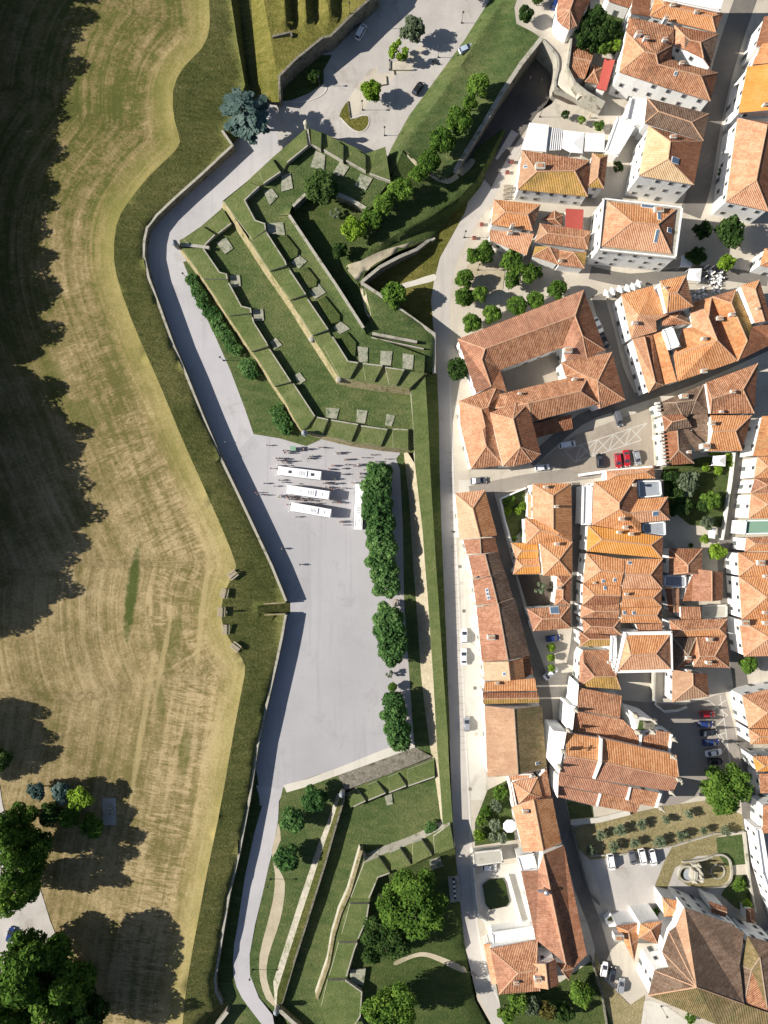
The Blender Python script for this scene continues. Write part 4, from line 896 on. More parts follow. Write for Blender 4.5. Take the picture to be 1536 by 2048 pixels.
    HOUSES.append(dict(root=root, edges=edges, base=base, poly=[(V[i].x, V[i].y) for i in outer], win=win, z=V[outer[0]].z, wall=wob))
    return root
def H(label, z, mats, pts, ridge=None, slope=0.38, wallmat='plaster', base=0.0, cat='house', name='town_house', gable=(), chim=(), sky=(), rc='ridge', win=True, group=None, eaves=None):
    """four eave corners (AB parallel to the ridge), ridge ends near DA and near BC, all in crop pixels"""
    if isinstance(mats, str): mats = [mats]
    A = [q(*p) for p in pts]; r0, r1 = [q(*p) for p in ridge] if len(ridge) == 2 else [q(*ridge[0])] * 2
    def dl(p, a, b):
        dx, dy = b[0] - a[0], b[1] - a[1]; return abs((p[0] - a[0]) * dy - (p[1] - a[1]) * dx) / max(1e-6, math.hypot(dx, dy))
    h0 = 0.5 * (dl(r0, A[0], A[1]) + dl(r0, A[2], A[3])) * S * slope; h1 = 0.5 * (dl(r1, A[0], A[1]) + dl(r1, A[2], A[3])) * S * slope
    hh = max(0.5, (h0 + h1) / 2)
    V = [P(a[0], a[1], z) for a in A] + [P(*r0, z + hh)]
    F = []; fm = []; G = []
    mi = lambda k: min(k, len(mats) - 1) if len(mats) > 1 else 0
    if len(ridge) == 2:
        V.append(P(*r1, z + hh))
        F = [[0, 1, 5, 4], [1, 2, 5], [2, 3, 4, 5], [3, 0, 4]]
        if dl(r0, A[3], A[0]) < 4: G.append(3)
        if dl(r1, A[1], A[2]) < 4: G.append(1)
        if 1 in G:
            m_ = (V[1] + V[2]) / 2; d = Vector((V[2].y - V[1].y, V[1].x - V[2].x, 0)).normalized(); V[5] -= d * ((V[5] - V[1]).dot(d))
        if 3 in G:
            d = Vector((V[0].y - V[3].y, V[3].x - V[0].x, 0)).normalized(); V[4] -= d * ((V[4] - V[3]).dot(d))
    else: F = [[0, 1, 4], [1, 2, 4], [2, 3, 4], [3, 0, 4]]
    fm = [mi(0), mi(2) if len(mats) > 2 else mi(1), mi(1), mi(3) if len(mats) > 3 else mi(0)] if len(mats) > 1 else [0] * 4  # many east slopes get browner tiles, west paler: sun shading put into colour
    if eaves:
        for i, e in enumerate(eaves): V[i] = P(*A[i], e)
    return build_house(name, label, cat, V, F, fm, mats, wallmat, base, group, [(q(c[0], c[1]) + tuple(c[2:])) for c in chim], [(q(c[0], c[1]) + tuple(c[2:])) for c in sky], ridge=rc, win=win, gables=G)
def G(label, z, mats, verts, faces, fm=None, wallmat='plaster', base=0.0, cat='house', name='town_house', chim=(), sky=(), rc='ridge', flat=False, parapet=0.0, win=True, group=None):
    if isinstance(mats, str): mats = [mats]
    V = []
    for p in verts:
        x, y = q(p[0], p[1]); V.append(P(x, y, z + (p[2] if len(p) > 2 else 0.0)))
    return build_house(name, label, cat, V, [list(f) for f in faces], fm, mats, wallmat, base, group, [(q(c[0], c[1]) + tuple(c[2:])) for c in chim], [(q(c[0], c[1]) + tuple(c[2:])) for c in sky], ridge=rc, flat=flat, parapet=parapet, win=win)  # fm often picks paler west and browner east tiles, light painted per face
def flat(label, z, mat, pts, wallmat='plaster', base=0.0, parapet=0.5, cat='house', name='flat_roofed_house', win=False, **kw):
    return G(label, z, [mat], pts, [list(range(len(pts)))], None, wallmat, base, cat, name, rc=None, flat=True, parapet=parapet, win=win, **kw)
def shed(label, z, mat, pts, zz, **kw):
    """single slope: corner heights relative to z"""
    return G(label, z, [mat], [p + (h,) for p, h in zip(pts, zz)], [list(range(len(pts)))], None, rc=None, **kw)

# ---------- north
o(1100, 0, 6.144)
G('house with a fan shaped tiled end beside the climbing lane', 10.0, ['pink', 'brown'], [(245, 120, 2), (80, 140), (85, 240), (150, 310), (240, 365), (330, 320), (500, 0), (540, -70), (110, -70), (310, -70, 2)],
  [[1, 2, 0], [2, 3, 0], [3, 4, 0], [4, 5, 0], [5, 6, 7, 9, 0], [8, 1, 0, 9]], [0, 0, 0, 0, 1, 0], base=4.2, rc='ridge')
H('brown roofed annexe beside the walled tree garden', 4.5, 'terra', [(285, 560), (550, 612), (425, 972), (248, 935)], [(268, 706), (495, 746)], wallmat='plaster_old')
H('small brown hipped shed beside the red sheet roof', 4.0, 'terra', [(530, 790), (645, 832), (600, 1036), (430, 1005)], [(545, 880)], wallmat='plaster_old')
shed('long red sheet roof against the hotel', 4.0, 'red_sheet', [(672, 720), (800, 735), (690, 1115), (570, 1085)], (0, .8, .8, 0), win=False)
H('brown tiled house at the top edge beside a tree garden', 5.0, 'brown', [(700, -120), (1020, -80), (985, 100), (720, 10)], [(720, -60), (1000, -10)])
o(1152, 0, 4)
H('bright orange hipped house at the top beside the shaded street', 9.0, ['orange', 'orange', 'brown'], [(640, -40), (1178, 105), (1118, 258), (592, 125)], [(712, 42), (1088, 132)], chim=[(725, 140, 1.6, .7), (970, 88, .8), (775, 35, .8)])
shed('small dark red roof wedged beside the bright orange house', 8.5, 'brown', [(455, -12), (600, -12), (588, 132), (440, 106)], (.9, 0, 0, .9))
flat('white flat roof at the top edge behind the orange hipped house', 10.6, 'white_flat', [(700, -120), (1200, -120), (1180, 5), (1150, 96), (700, 2)])
G('large brown tiled hotel with a white windowed front', 10.5, ['terra', 'peach', 'brown'], [(405, 258), (425, 135), (730, 203), (785, 228), (780, 355), (760, 475), (1135, 580), (1075, 808), (690, 690), (345, 575), (548, 410, 2.6), (640, 435, 2.6), (655, 515, 2.4), (1000, 608, 2.4)],
  [[9, 0, 10], [9, 10, 11, 12, 13, 7, 8], [0, 1, 2, 3, 4, 11, 10], [11, 4, 5, 12], [12, 5, 6, 13], [6, 7, 13]], [1, 0, 0, 2, 0, 2], chim=[(505, 262, 1.6, .9), (562, 300, 1.5, .7), (715, 310, 1.4, .7), (850, 500, 1.0, .7)], sky=[(785, 605)])
G('dark tiled house round a black light well beside the hotel', 10.0, ['brown', 'dark', 'peach'], [(788, 203), (1138, 272), (1076, 546), (1020, 468, 1.6), (995, 338, 1.6), (915, 322, 1.2), (870, 395, .2), (780, 360), (870, 285, 1.2)],
  [[0, 1, 4, 5, 8], [1, 2, 3, 4], [4, 3, 6, 5], [0, 8, 6, 7], [8, 5, 6]], [0, 1, 0, 2, 1])
H('dark brown hipped house with an orange coping below the hotel', 8.6, ['dark', 'dark', 'dark'], [(570, 785), (1062, 908), (1020, 1125), (548, 985)], [(660, 890), (925, 978)])
H('tall four storey house with a pale blond west roof', 12.2, ['blond', 'brown', 'brown', 'blond'], [(502, 1405), (580, 1006), (1010, 1130), (945, 1478)], [(738, 1272), (756, 1132)], chim=[(780, 1090, 1.2, .9)], sky=[(780, 1300, 1.6, 2.2)], slope=.34)
flat('white roof terrace beside the tall four storey house', 6.0, 'white_flat', [(430, 782), (580, 802), (538, 1010), (388, 972)], parapet=.8)
flat('low white terrace stepping down beside the tall house', 4.4, 'white_flat', [(330, 930), (480, 1012), (335, 1252), (228, 1212)], parapet=.3)
G('tan roofed wing narrow beside the mossy white house', 6.8, ['tan', 'moss', 'brown'], [(130, 1225), (255, 1240), (225, 1508), (90, 1495), (190, 1270, 1.1), (172, 1415, 1.1)], [[3, 0, 4, 5], [0, 1, 4], [1, 2, 5, 4], [2, 3, 5]], [0, 1, 2, 1])
# east edge of the long shaded street
o(1340, 0, 7.84)
H('brown roofed terrace house at the top right by the street', 9.0, ['brown', 'brown'], [(1350, 730), (1480, 260), (2000, 260), (2000, 730)], [(1900, 730), (1950, 260)])
o(1152, 0, 4)
H('wide orange roofed house third along the shaded street', 9.4, ['orange', 'orange'], [(1410, 517), (1490, 350), (1760, 350), (1760, 530)], [(1700, 525), (1720, 355)], wallmat='plaster')
H('orange roofed house with a grey gutter along the shaded street', 9.8, ['amber', 'orange'], [(1300, 902), (1372, 532), (1800, 560), (1800, 930)], [(1680, 925), (1700, 555)], chim=[(1520, 830, .9, .6)])
H('long terracotta hipped house at the street corner by the tree square', 9.2, ['peach', 'brown', 'terra'], [(1200, 1612), (1292, 945), (1720, 1000), (1540, 1690)], [(1442, 1440), (1530, 1000)])
# ---------- houses west of the square
o(840, 320, 4)
G('white house with a mossy yellow roof and dormer', 7.0, ['moss', 'tan', 'brown', 'terra'], [(780, 236), (818, -80), (1360, 5), (1342, 292), (935, 92, 2.2), (1236, 86, 2.2)], [[0, 1, 4], [1, 2, 5, 4], [2, 3, 5], [3, 0, 4, 5]], [1, 3, 2, 0], chim=[(962, 45, 1.2, 1.6)], sky=[(846, 50)])
H('orange hipped house with a tall white chimney by the street', 6.5, ['orange', 'orange', 'terra', 'peach'], [(594, 315), (965, 356), (900, 566), (568, 515)], [(682, 415), (860, 436)], chim=[(742, 520, 1.8, .6)])
shed('orange lean-to house under the white parapet wall', 5.4, 'peach', [(562, 560), (912, 590), (852, 762), (555, 640)], (1.0, 1.0, 0, 0), chim=[(722, 575, 1.0, .8)])
H('small brown gabled roof between the orange house and the red sheet', 4.2, 'brown', [(968, 478), (1078, 402), (1146, 440), (1134, 528)], [(1078, 470)], wallmat='plaster_old')
shed('dark red sheet roof behind the small brown gable', 4.6, 'red_sheet', [(1166, 388), (1310, 396), (1300, 558), (1162, 540)], (.5, .5, 0, 0), win=False)
H('brown hipped cottage behind two small gables', 6.2, ['terra', 'terra', 'terra', 'tan'], [(960, 505), (1366, 568), (1342, 716), (918, 656)], [(1020, 586), (1310, 622)])
H('left small mossy hipped cottage with a white front', 5.0, ['moss', 'terra'], [(920, 690), (1112, 716), (1106, 836), (900, 770)], [(1034, 692)])
H('right small mossy hipped cottage with a white front', 5.2, ['terra', 'terra', 'moss'], [(1116, 722), (1332, 736), (1316, 866), (1108, 840)], [(1230, 740)], chim=[(1128, 800, .9, .6)])
o(1152, 320, 4)
flat('stone parapet of the large white town hall', 10.9, 'stone_light', [(212, 303), (858, 376), (802, 792), (172, 726)], name='town_hall', parapet=.45, win=True)
H('large hipped orange roof with skylights inside a stone parapet', 11.1, ['orange', 'peach', 'brown', 'peach'], [(255, 330), (800, 396), (762, 750), (206, 690)], [(450, 496), (655, 516)], name='hall_roof', cat='roof', base=10.8, chim=[(665, 392, 1.0, 1.5)], sky=[(662, 455, .9, 2.4), (640, 612, .9, 3.4), (752, 558, 1.3, 1.5), (585, 360, 3.6, 1.0)], win=False, slope=.36)
H('white house corner with an orange roof at the right edge', 6.4, 'orange', [(1510, 708), (1700, 700), (1700, 890), (1472, 842)], [(1600, 790), (1690, 790)])
# ---------- block south of the square
o(1152, 320, 4)
G('orange roofed block with a bright white west wall', 8.4, ['peach', 'orange', 'terra'], [(360, 1076), (612, 1005), (738, 1236), (640, 1285), (646, 1372), (442, 1430), (500, 1235, 1.3)], [[0, 1, 2, 6], [0, 6, 5], [6, 2, 3, 4, 5]], [1, 0, 0], chim=[(475, 1300, 1.0, .8)], rc=None)
H('taller hipped orange tower house by the white awnings', 11.2, ['orange', 'orange', 'terra'], [(672, 968), (882, 920), (938, 1170), (728, 1222)], [(745, 1063), (808, 1062)], chim=[(718, 1018, .6, .4)])
G('little brown valley roof behind the tower house', 7.2, ['terra', 'dark'], [(690, 1225), (850, 1195), (920, 1312), (690, 1325), (800, 1262, .8)], [[0, 1, 4], [1, 2, 4], [2, 3, 0, 4]], [0, 1, 0], sky=[(822, 1278)])
o(1152, 640, 4)
G('narrow tiled range above the white wall of the lane', 8.0, ['peach', 'brown', 'terra'], [(452, 150), (545, 130), (610, 118), (702, 522), (580, 582), (548, 135, 1.0), (634, 498, 1.0)], [[0, 1, 5, 6, 4], [1, 2, 3, 6, 5], [3, 4, 6]], [0, 1, 2])
shed('orange roof terrace range with a blue water tank', 7.6, 'orange', [(606, 122), (690, 88), (806, 490), (704, 520)], (0, .9, .9, 0), win=False)
flat('white glazed stairwell roof among the orange roofs', 10.2, 'white_flat', [(692, 78), (775, 50), (838, 210), (748, 240)], parapet=.2)
o(1340, 540, 7.84)
G('large orange house filling the middle of the block', 8.2, ['orange', 'brown', 'peach'], [(320, 668), (380, 500), (650, 425), (1063, 1425), (120, 1752), (60, 1336), (200, 925), (350, 890), (602, 745, 2.6), (742, 1102, 2.6), (540, 610, .8)],
  [[0, 1, 2, 8, 10], [2, 3, 9, 8], [3, 4, 5, 9], [0, 10, 8, 9, 7], [7, 9, 5, 6]], [0, 1, 0, 2, 0], chim=[(545, 1070, 1.2, .7), (540, 1580, 1.0, .9), (785, 755, 1.3, 1.0)], sky=[(660, 1405), (375, 1072)])
G('mottled old tiled house with a long glazed dormer', 8.4, ['blotch', 'moss', 'terra', 'brown'], [(660, 418), (1032, 306), (1290, 890), (1600, 830), (1650, 1140), (1066, 1420), (962, 520, 2.2), (1212, 1108, 2.2)],
  [[5, 0, 6, 7], [0, 1, 6], [1, 2, 7, 6], [7, 2, 3, 4, 5]], [0, 2, 1, 3], chim=[(985, 690, .8, .8)])
H('tall peach roofed house with a high white west wall', 10.6, ['peach', 'brown', 'orange'], [(1335, 830), (1108, 240), (1405, 154), (1590, 800)], [(1485, 812), (1336, 300)], chim=[(1385, 600, .7, .4)])
o(1152, 640, 4)
H('brown orange house with a white gable south of the narrow alley', 9.2, ['terra', 'terra', 'brown'], [(1040, 500), (1456, 345), (1426, 746), (1078, 750)], [(1086, 632), (1336, 556)], chim=[(1260, 572, .9, .7), (1170, 730, .8, .5)])
H('bright orange house with a white gable above the garden marquee', 8.7, ['orange', 'orange', 'brown'], [(1076, 762), (1406, 762), (1330, 1046), (1056, 1050)], [(1082, 890), (1276, 890)], chim=[(1095, 825, 1.2, .8), (1042, 1008, 1.6, 1.3)])
G('dark old roof behind battlements at the mosaic square corner', 7.4, ['dark', 'dark'], [(652, 668), (1024, 512), (1062, 748), (920, 752), (872, 802), (690, 762), (800, 660, 1.5), (960, 640, 1.6)], [[0, 1, 7, 6], [1, 2, 3, 7], [3, 4, 6, 7], [4, 5, 0, 6]], [0, 1, 1, 0], chim=[(870, 608, 1.8, 1.1)], rc='ridge_dark', wallmat='plaster_old')
H('reddish dark hipped roof in the middle of the battlemented house', 7.9, ['brown', 'dark'], [(690, 765), (842, 752), (932, 856), (710, 890)], [(768, 815), (875, 800)], rc='ridge', wallmat='plaster_old')
H('dark hipped south wing of the battlemented house', 7.2, ['brown', 'dark', 'dark'], [(718, 1165), (680, 900), (880, 880), (945, 1146)], [(822, 1040), (812, 892)], chim=[(910, 1055, 1.2, .6)], rc='ridge_dark', wallmat='plaster_old')
shed('dark lean-to strip sloping behind the battlemented house', 6.8, 'dark', [(830, 882), (902, 870), (1032, 992), (985, 1062), (932, 1012)], (.8, .8, 0, 0, .4), wallmat='plaster_old', win=False)
shed('dark shaded roof between the battlements and the white gables', 6.4, 'dark', [(920, 745), (1056, 752), (1054, 985), (925, 880)], (0, 1.0, 1.0, 0), wallmat='plaster_old', win=False)
m = MB()
o(1152, 640, 4)
for i in range(13):
    t = i / 12
    x, y = (655 + 12 * t * 3, 668 + 110 * t * 3) if t < .25 else (684 + 22 * (t - .25) / .75, 900 + 255 * (t - .25) / .75)
    p = P(*q(x, y), 7.6); m = MB(); m.box((p.x - .2, p.y, 7.75), (1.3, .55, 1.1), 0.1); m.box((p.x - .2, p.y, 8.36), (.9, .4, .12), .1)
    tag(m.build('battlement', M['plaster_old']), 'pale merlon block standing on the eaves of the dark roofed house', 'battlement', 'battlements of the dark roofed house')
# ---------- cloister block
o(840, 560, 4)
G('large cloister building with a square of terracotta roofs', 8.0, ['pink', 'terra', 'brown'], [(302, 472), (1310, 78), (1482, 560), (1335, 622), (1168, 642), (1135, 540), (640, 722), (695, 895), (570, 852), (450, 906), (520, 550, 2.7), (1240, 286, 2.7), (495, 635, 2.5), (1300, 445, 2.5)],
  [[0, 1, 11, 10], [10, 11, 5, 6, 12], [0, 10, 12, 8, 9], [12, 6, 7, 8], [11, 13, 3, 4, 5], [1, 2, 13, 11], [13, 2, 3]], [0, 1, 0, 2, 0, 2, 2], wallmat='plaster', chim=[(1185, 560, 1.5, 1.3)], cat='cloister', name='cloister_building')
G('south range of the cloister building with two slim chimneys', 8.4, ['terra', 'terra', 'brown'], [(640, 912), (1362, 738), (1428, 990), (905, 1132), (600, 1025), (1284, 890, 2.3), (865, 988, 2.3)], [[0, 1, 5, 6, 4], [1, 2, 5], [2, 3, 6, 5], [3, 4, 6]], [0, 2, 1, 0], chim=[(800, 905, 1.3, .5), (1240, 790, 1.6, .6)], cat='cloister', name='cloister_range')
G('hipped south east range of the cloister building', 7.8, ['terra', 'terra', 'brown'], [(1128, 656), (1535, 576), (1642, 958), (1440, 1030), (1165, 770), (1422, 808, 2.4), (1272, 742, 1.2)], [[0, 1, 5, 6], [1, 2, 5], [2, 3, 5], [3, 4, 6, 5], [4, 0, 6]], [0, 2, 1, 1, 0], cat='cloister', name='cloister_range')
G('low hipped corner of the cloister building facing the street', 7.4, ['terra', 'peach', 'brown'], [(312, 968), (616, 845), (650, 908), (590, 1032), (600, 1215), (660, 1482), (408, 1512), (322, 1160), (490, 1030, 1.6), (545, 1016, 1.6), (522, 1175, 1.6), (500, 1195, 1.5), (530, 1330, 1.6)],
  [[0, 1, 9, 8], [1, 2, 3, 9], [0, 8, 10, 11, 7], [8, 9, 3, 4, 10], [7, 11, 12, 6], [11, 10, 4, 12], [4, 5, 12], [5, 6, 12]], [0, 2, 1, 2, 1, 2, 0, 0], cat='cloister', name='cloister_range')
G('high chapel roof with a rounded end beside the mosaic square', 9.8, ['peach', 'brown', 'terra'], [(560, 1062), (770, 976), (862, 990), (966, 1392), (896, 1456), (746, 1492), (664, 1490), (745, 1112, 2.2), (800, 1336, 2.2)],
  [[0, 1, 7], [1, 2, 7], [2, 3, 8, 7], [3, 4, 8], [4, 5, 8], [5, 6, 8], [6, 0, 7, 8]], [2, 2, 1, 2, 2, 2, 0], cat='chapel', name='chapel')
shed('low dark lean-to roof beside the chapel', 4.2, 'brown', [(910, 1148), (1210, 1076), (1222, 1190), (932, 1262)], (.8, .8, 0, 0))
# ---------- long row by the street
o(860, 920, 4)
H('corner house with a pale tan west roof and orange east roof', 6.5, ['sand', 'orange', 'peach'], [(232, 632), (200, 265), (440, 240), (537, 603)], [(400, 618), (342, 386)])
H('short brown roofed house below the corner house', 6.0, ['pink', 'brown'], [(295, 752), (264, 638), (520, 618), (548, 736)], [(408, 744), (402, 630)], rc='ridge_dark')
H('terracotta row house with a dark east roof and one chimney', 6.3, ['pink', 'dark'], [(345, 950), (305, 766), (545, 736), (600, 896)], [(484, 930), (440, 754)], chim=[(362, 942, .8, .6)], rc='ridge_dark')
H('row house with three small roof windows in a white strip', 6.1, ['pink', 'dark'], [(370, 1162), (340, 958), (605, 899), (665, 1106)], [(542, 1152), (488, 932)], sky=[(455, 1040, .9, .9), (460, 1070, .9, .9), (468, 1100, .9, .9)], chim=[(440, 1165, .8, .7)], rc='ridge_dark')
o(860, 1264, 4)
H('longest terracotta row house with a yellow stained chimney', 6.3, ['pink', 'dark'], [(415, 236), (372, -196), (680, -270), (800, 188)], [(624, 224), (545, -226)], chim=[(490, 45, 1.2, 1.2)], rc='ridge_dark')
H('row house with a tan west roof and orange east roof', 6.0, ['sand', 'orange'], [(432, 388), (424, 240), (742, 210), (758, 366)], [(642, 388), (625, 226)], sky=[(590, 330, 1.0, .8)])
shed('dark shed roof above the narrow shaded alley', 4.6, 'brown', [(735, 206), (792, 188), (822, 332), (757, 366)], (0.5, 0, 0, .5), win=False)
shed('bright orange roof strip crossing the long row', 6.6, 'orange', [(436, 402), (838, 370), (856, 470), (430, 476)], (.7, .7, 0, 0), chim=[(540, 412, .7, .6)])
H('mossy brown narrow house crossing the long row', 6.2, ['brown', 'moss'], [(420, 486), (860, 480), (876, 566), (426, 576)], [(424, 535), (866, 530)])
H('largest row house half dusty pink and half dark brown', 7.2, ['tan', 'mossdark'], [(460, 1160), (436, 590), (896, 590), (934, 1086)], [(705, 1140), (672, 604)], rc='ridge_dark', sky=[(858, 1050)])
flat('orange tiled terrace behind the little pyramid roof', 5.6, 'peach', [(615, 1130), (830, 1130), (800, 1180), (660, 1200), (700, 1400), (665, 1420)], parapet=.2)
H('small orange pyramid roof in the long row', 7.2, ['peach', 'terra', 'orange'], [(665, 1200), (862, 1160), (900, 1326), (710, 1372)], [(796, 1290)])
shed('dark orange strip beside the little pyramid roof', 6.2, 'terra', [(870, 1165), (934, 1100), (972, 1326), (905, 1335)], (.5, 0, 0, .5))
o(860, 1600, 4)
H('orange row house beside the leafy terrace garden', 7.0, ['peach', 'orange'], [(745, 412), (658, 60), (980, -12), (1050, 342)], [(906, 405), (828, -2)], chim=[(765, 95, .9, .9)])
G('long brown tiled house with a silver roof pipe', 7.2, ['pink', 'brown'], [(905, 437, 2.3), (1072, 365), (1255, 1240), (1150, 1342), (1085, 1310, 2.3), (1030, 1252), (846, 1116), (728, 572), (866, 566)], [[0, 4, 5, 6, 7, 8], [0, 1, 2, 3, 4]], [0, 1])
flat('white roof terrace at the north end of the brown house', 5.4, 'white_flat', [(690, 452), (832, 428), (864, 566), (726, 574)], parapet=.3)
H('brown hipped house at the foot of the lane', 7.0, ['terra', 'terra', 'terra', 'pink'], [(480, 1190), (860, 1118), (880, 1528), (552, 1556)], [(705, 1386), (850, 1362)], chim=[(690, 1465, .8, .8)])
shed('thin tiled lean-to along the brown hipped house', 4.4, 'peach', [(430, 1156), (484, 1150), (540, 1470), (492, 1476)], (0, .4, .4, 0), win=False)
H('raised dormer block above the brown hipped house', 9.0, ['peach', 'brown'], [(835, 1500), (818, 1306), (1002, 1272), (1032, 1480)], [(942, 1490), (920, 1290)], chim=[(865, 1440, 1.2, 1.1)])
H('brown hipped link between the lane houses', 7.4, ['brown'], [(1002, 1300), (1090, 1312), (1150, 1345), (1110, 1440), (1010, 1430)][:4], [(1060, 1370)])
flat('low white annexe beside the green pond', 4.2, 'white_flat', [(490, 1060), (840, 1010), (838, 1110), (500, 1180)], parapet=.3)
# concrete shed and terrace by the street
flat('grey concrete shed roof beside the terrace garden', 3.0, 'concrete', [(340, 415), (575, 390), (590, 500), (345, 535)], parapet=.15, wallmat='plaster_old')
# ---------- block with gardens east of the alley
o(860, 920, 4)
H('long orange house with two chimneys beside the shaded lane', 8.0, ['peach', 'orange', 'orange'], [(820, 462), (818, 190), (1130, 185), (1135, 650)], [(985, 556), (985, 286)], chim=[(930, 215, 1.0, .7), (1015, 372, 1.6, .6)])
shed('narrow orange lean-to beside the long orange house', 5.0, 'peach', [(780, 276), (817, 280), (817, 460), (784, 460)], (0, .5, .5, 0))
H('orange cross roof in front of the long orange house', 7.2, ['orange', 'orange', 'orange', 'peach'], [(760, 464), (1100, 500), (1136, 656), (764, 676)], [(880, 562), (1020, 600)])
H('upper of two small amber gables in the courtyard block', 5.6, ['amber', 'amber', 'amber', 'peach'], [(648, 662), (860, 668), (866, 786), (688, 790)], [(736, 725), (858, 726)])
H('lower of two small amber gables in the courtyard block', 5.5, ['orange', 'amber', 'amber', 'peach'], [(690, 793), (870, 788), (884, 910), (664, 915)], [(742, 850), (876, 848)])
H('broad orange pyramid roof beside the shaded lane', 8.2, ['orange', 'orange', 'orange', 'peach'], [(876, 664), (1140, 655), (1136, 926), (906, 926)], [(1030, 800)], chim=[(1020, 672, 1.2, .7)])
H('small brown roof below the broad orange pyramid', 6.2, ['terra', 'brown'], [(996, 1160), (1020, 930), (1132, 930), (1122, 1160)], [(1062, 1110), (1068, 1000)], chim=[(1035, 1022, .9, .8)])
H('brown hipped house at the end of the courtyard block', 6.2, ['terra', 'terra', 'brown', 'pink'], [(776, 1190), (1120, 1166), (1130, 1346), (826, 1370)], [(900, 1272), (1042, 1266)], sky=[(1000, 1205, 2.4, 2.0)])
# ---------- dense middle block
o(1152, 960, 4)
G('big orange house with a white west terrace and crossing wings', 8.4, ['peach', 'orange', 'brown'], [(130, 360), (142, 14), (474, -14), (496, 152), (735, 134), (752, 320), (520, 342), (524, 430), (345, 182, 2.6), (345, 232, 2.6), (430, 264, 1.4), (665, 240, 1.4)],
  [[0, 1, 8, 9], [1, 2, 8], [2, 3, 10, 9, 8], [3, 4, 11, 10], [4, 5, 11], [5, 6, 10, 11], [6, 7, 0, 9, 10]], [0, 1, 2, 1, 2, 0, 1], chim=[(470, 40, .8, .6), (370, 310, .9, .8), (400, 378, 1.0, .7)], sky=[(635, 268, 1.6, 1.4)])
flat('grey terrace north of the crossing orange wing', 6.6, 'grey_flat', [(492, 2), (678, 0), (690, 130), (497, 150)], parapet=.4)
flat('grey terrace south of the crossing orange wing', 6.4, 'grey_flat', [(526, 342), (715, 326), (720, 452), (530, 430)], parapet=.4)
flat('white terrace along the west side of the big orange house', 7.2, 'white_flat', [(50, 40), (134, 40), (124, 360), (42, 360)], parapet=.4)
o(1152, 640, 4)
H('pale orange lean-to roof beside the mosaic square', 5.4, ['peach', 'orange', 'brown'], [(245, 1206), (622, 1178), (634, 1266), (246, 1286)], [(330, 1240), (560, 1215)])
o(1152, 960, 4)
H('bright amber house standing out among the orange roofs', 8.5, ['amber', 'amber', 'brown', 'amber'], [(95, 362), (695, 452), (690, 626), (84, 570)], [(210, 476), (600, 522)], chim=[(350, 418, 1.0, .7), (445, 432, 1.0, .7)])
H('topmost orange row house below the amber house on the west side', 7.8, ['orange', 'orange', 'orange', 'peach'], [(82, 584), (380, 632), (356, 850), (56, 828)], [(200, 725), (374, 742)], sky=[(222, 808), (312, 798)], chim=[(150, 822, .5, .4)])
H('second orange row house on the west side with one roof window', 7.6, ['orange', 'brown', 'orange', 'peach'], [(56, 830), (354, 852), (344, 992), (52, 1000)], [(150, 920), (350, 926)], sky=[(238, 866)])
H('third terracotta row house on the west side', 7.4, ['terra', 'terra', 'terra', 'peach'], [(40, 1002), (342, 994), (338, 1108), (34, 1102)], [(150, 1050), (338, 1050)])
H('topmost orange row house on the east side of the white party wall', 8.0, ['orange', 'peach', 'brown'], [(388, 632), (694, 630), (690, 870), (368, 870)], [(385, 752), (596, 760)], sky=[(436, 664, 1.2, .9)])
H('second orange row house on the east side of the white party wall', 7.8, ['orange', 'orange', 'brown'], [(366, 872), (684, 876), (684, 1012), (356, 1020)], [(364, 942), (616, 946)], chim=[(408, 914, .9, .6)])
H('third bright orange row house with two roof windows', 7.6, ['orange', 'orange', 'brown'], [(356, 1022), (684, 1016), (690, 1145), (360, 1142)], [(358, 1080), (645, 1086)], sky=[(390, 1064), (465, 1066)])
shed('low brown roof between the row and the bright hipped house', 6.2, 'terra', [(478, 1152), (692, 1148), (690, 1206), (500, 1206)], (.5, .5, 0, 0), win=False, sky=[(468, 1176)])
H('dark brown hipped row house near the crossing', 7.2, ['brown', 'terra', 'dark', 'terra'], [(48, 1112), (355, 1112), (362, 1240), (62, 1222)], [(118, 1170), (302, 1180)])
H('small brown mossy row house below the dark brown one', 7.0, ['brown', 'moss', 'terra', 'terra'], [(26, 1212), (300, 1252), (272, 1330), (36, 1330)], [(110, 1274), (290, 1268)])
o(1152, 1300, 4)
G('long brown roof with a hipped mossy south end by the lane', 7.0, ['terra', 'pink', 'moss'], [(58, 2), (278, 2), (330, 160), (358, 316), (24, 292), (30, 60), (62, 108, 1.4), (148, 212, 1.6), (320, 212, 1.0)], [[0, 1, 2, 8, 7, 6], [5, 0, 6], [5, 6, 7, 4], [4, 7, 8, 3], [8, 2, 3]], [0, 1, 1, 2, 2], chim=[(270, 100, .8, .6)])
o(1152, 960, 4)
flat('white parapet wall around the bright orange hipped house', 9.0, 'white_flat', [(392, 1216), (770, 1208), (776, 1536), (312, 1545)], parapet=.4, win=True)
H('bright orange hipped roof inside a white parapet', 9.15, ['orange', 'peach', 'terra', 'peach'], [(402, 1242), (752, 1238), (760, 1514), (336, 1524)], [(440, 1402), (640, 1390)], base=8.9, name='hall_roof', cat='roof', win=False)
flat('white party wall terrace beside the bright hipped roof', 7.7, 'white_flat', [(278, 1245), (325, 1245), (330, 1420), (300, 1530), (268, 1440)], parapet=.3)
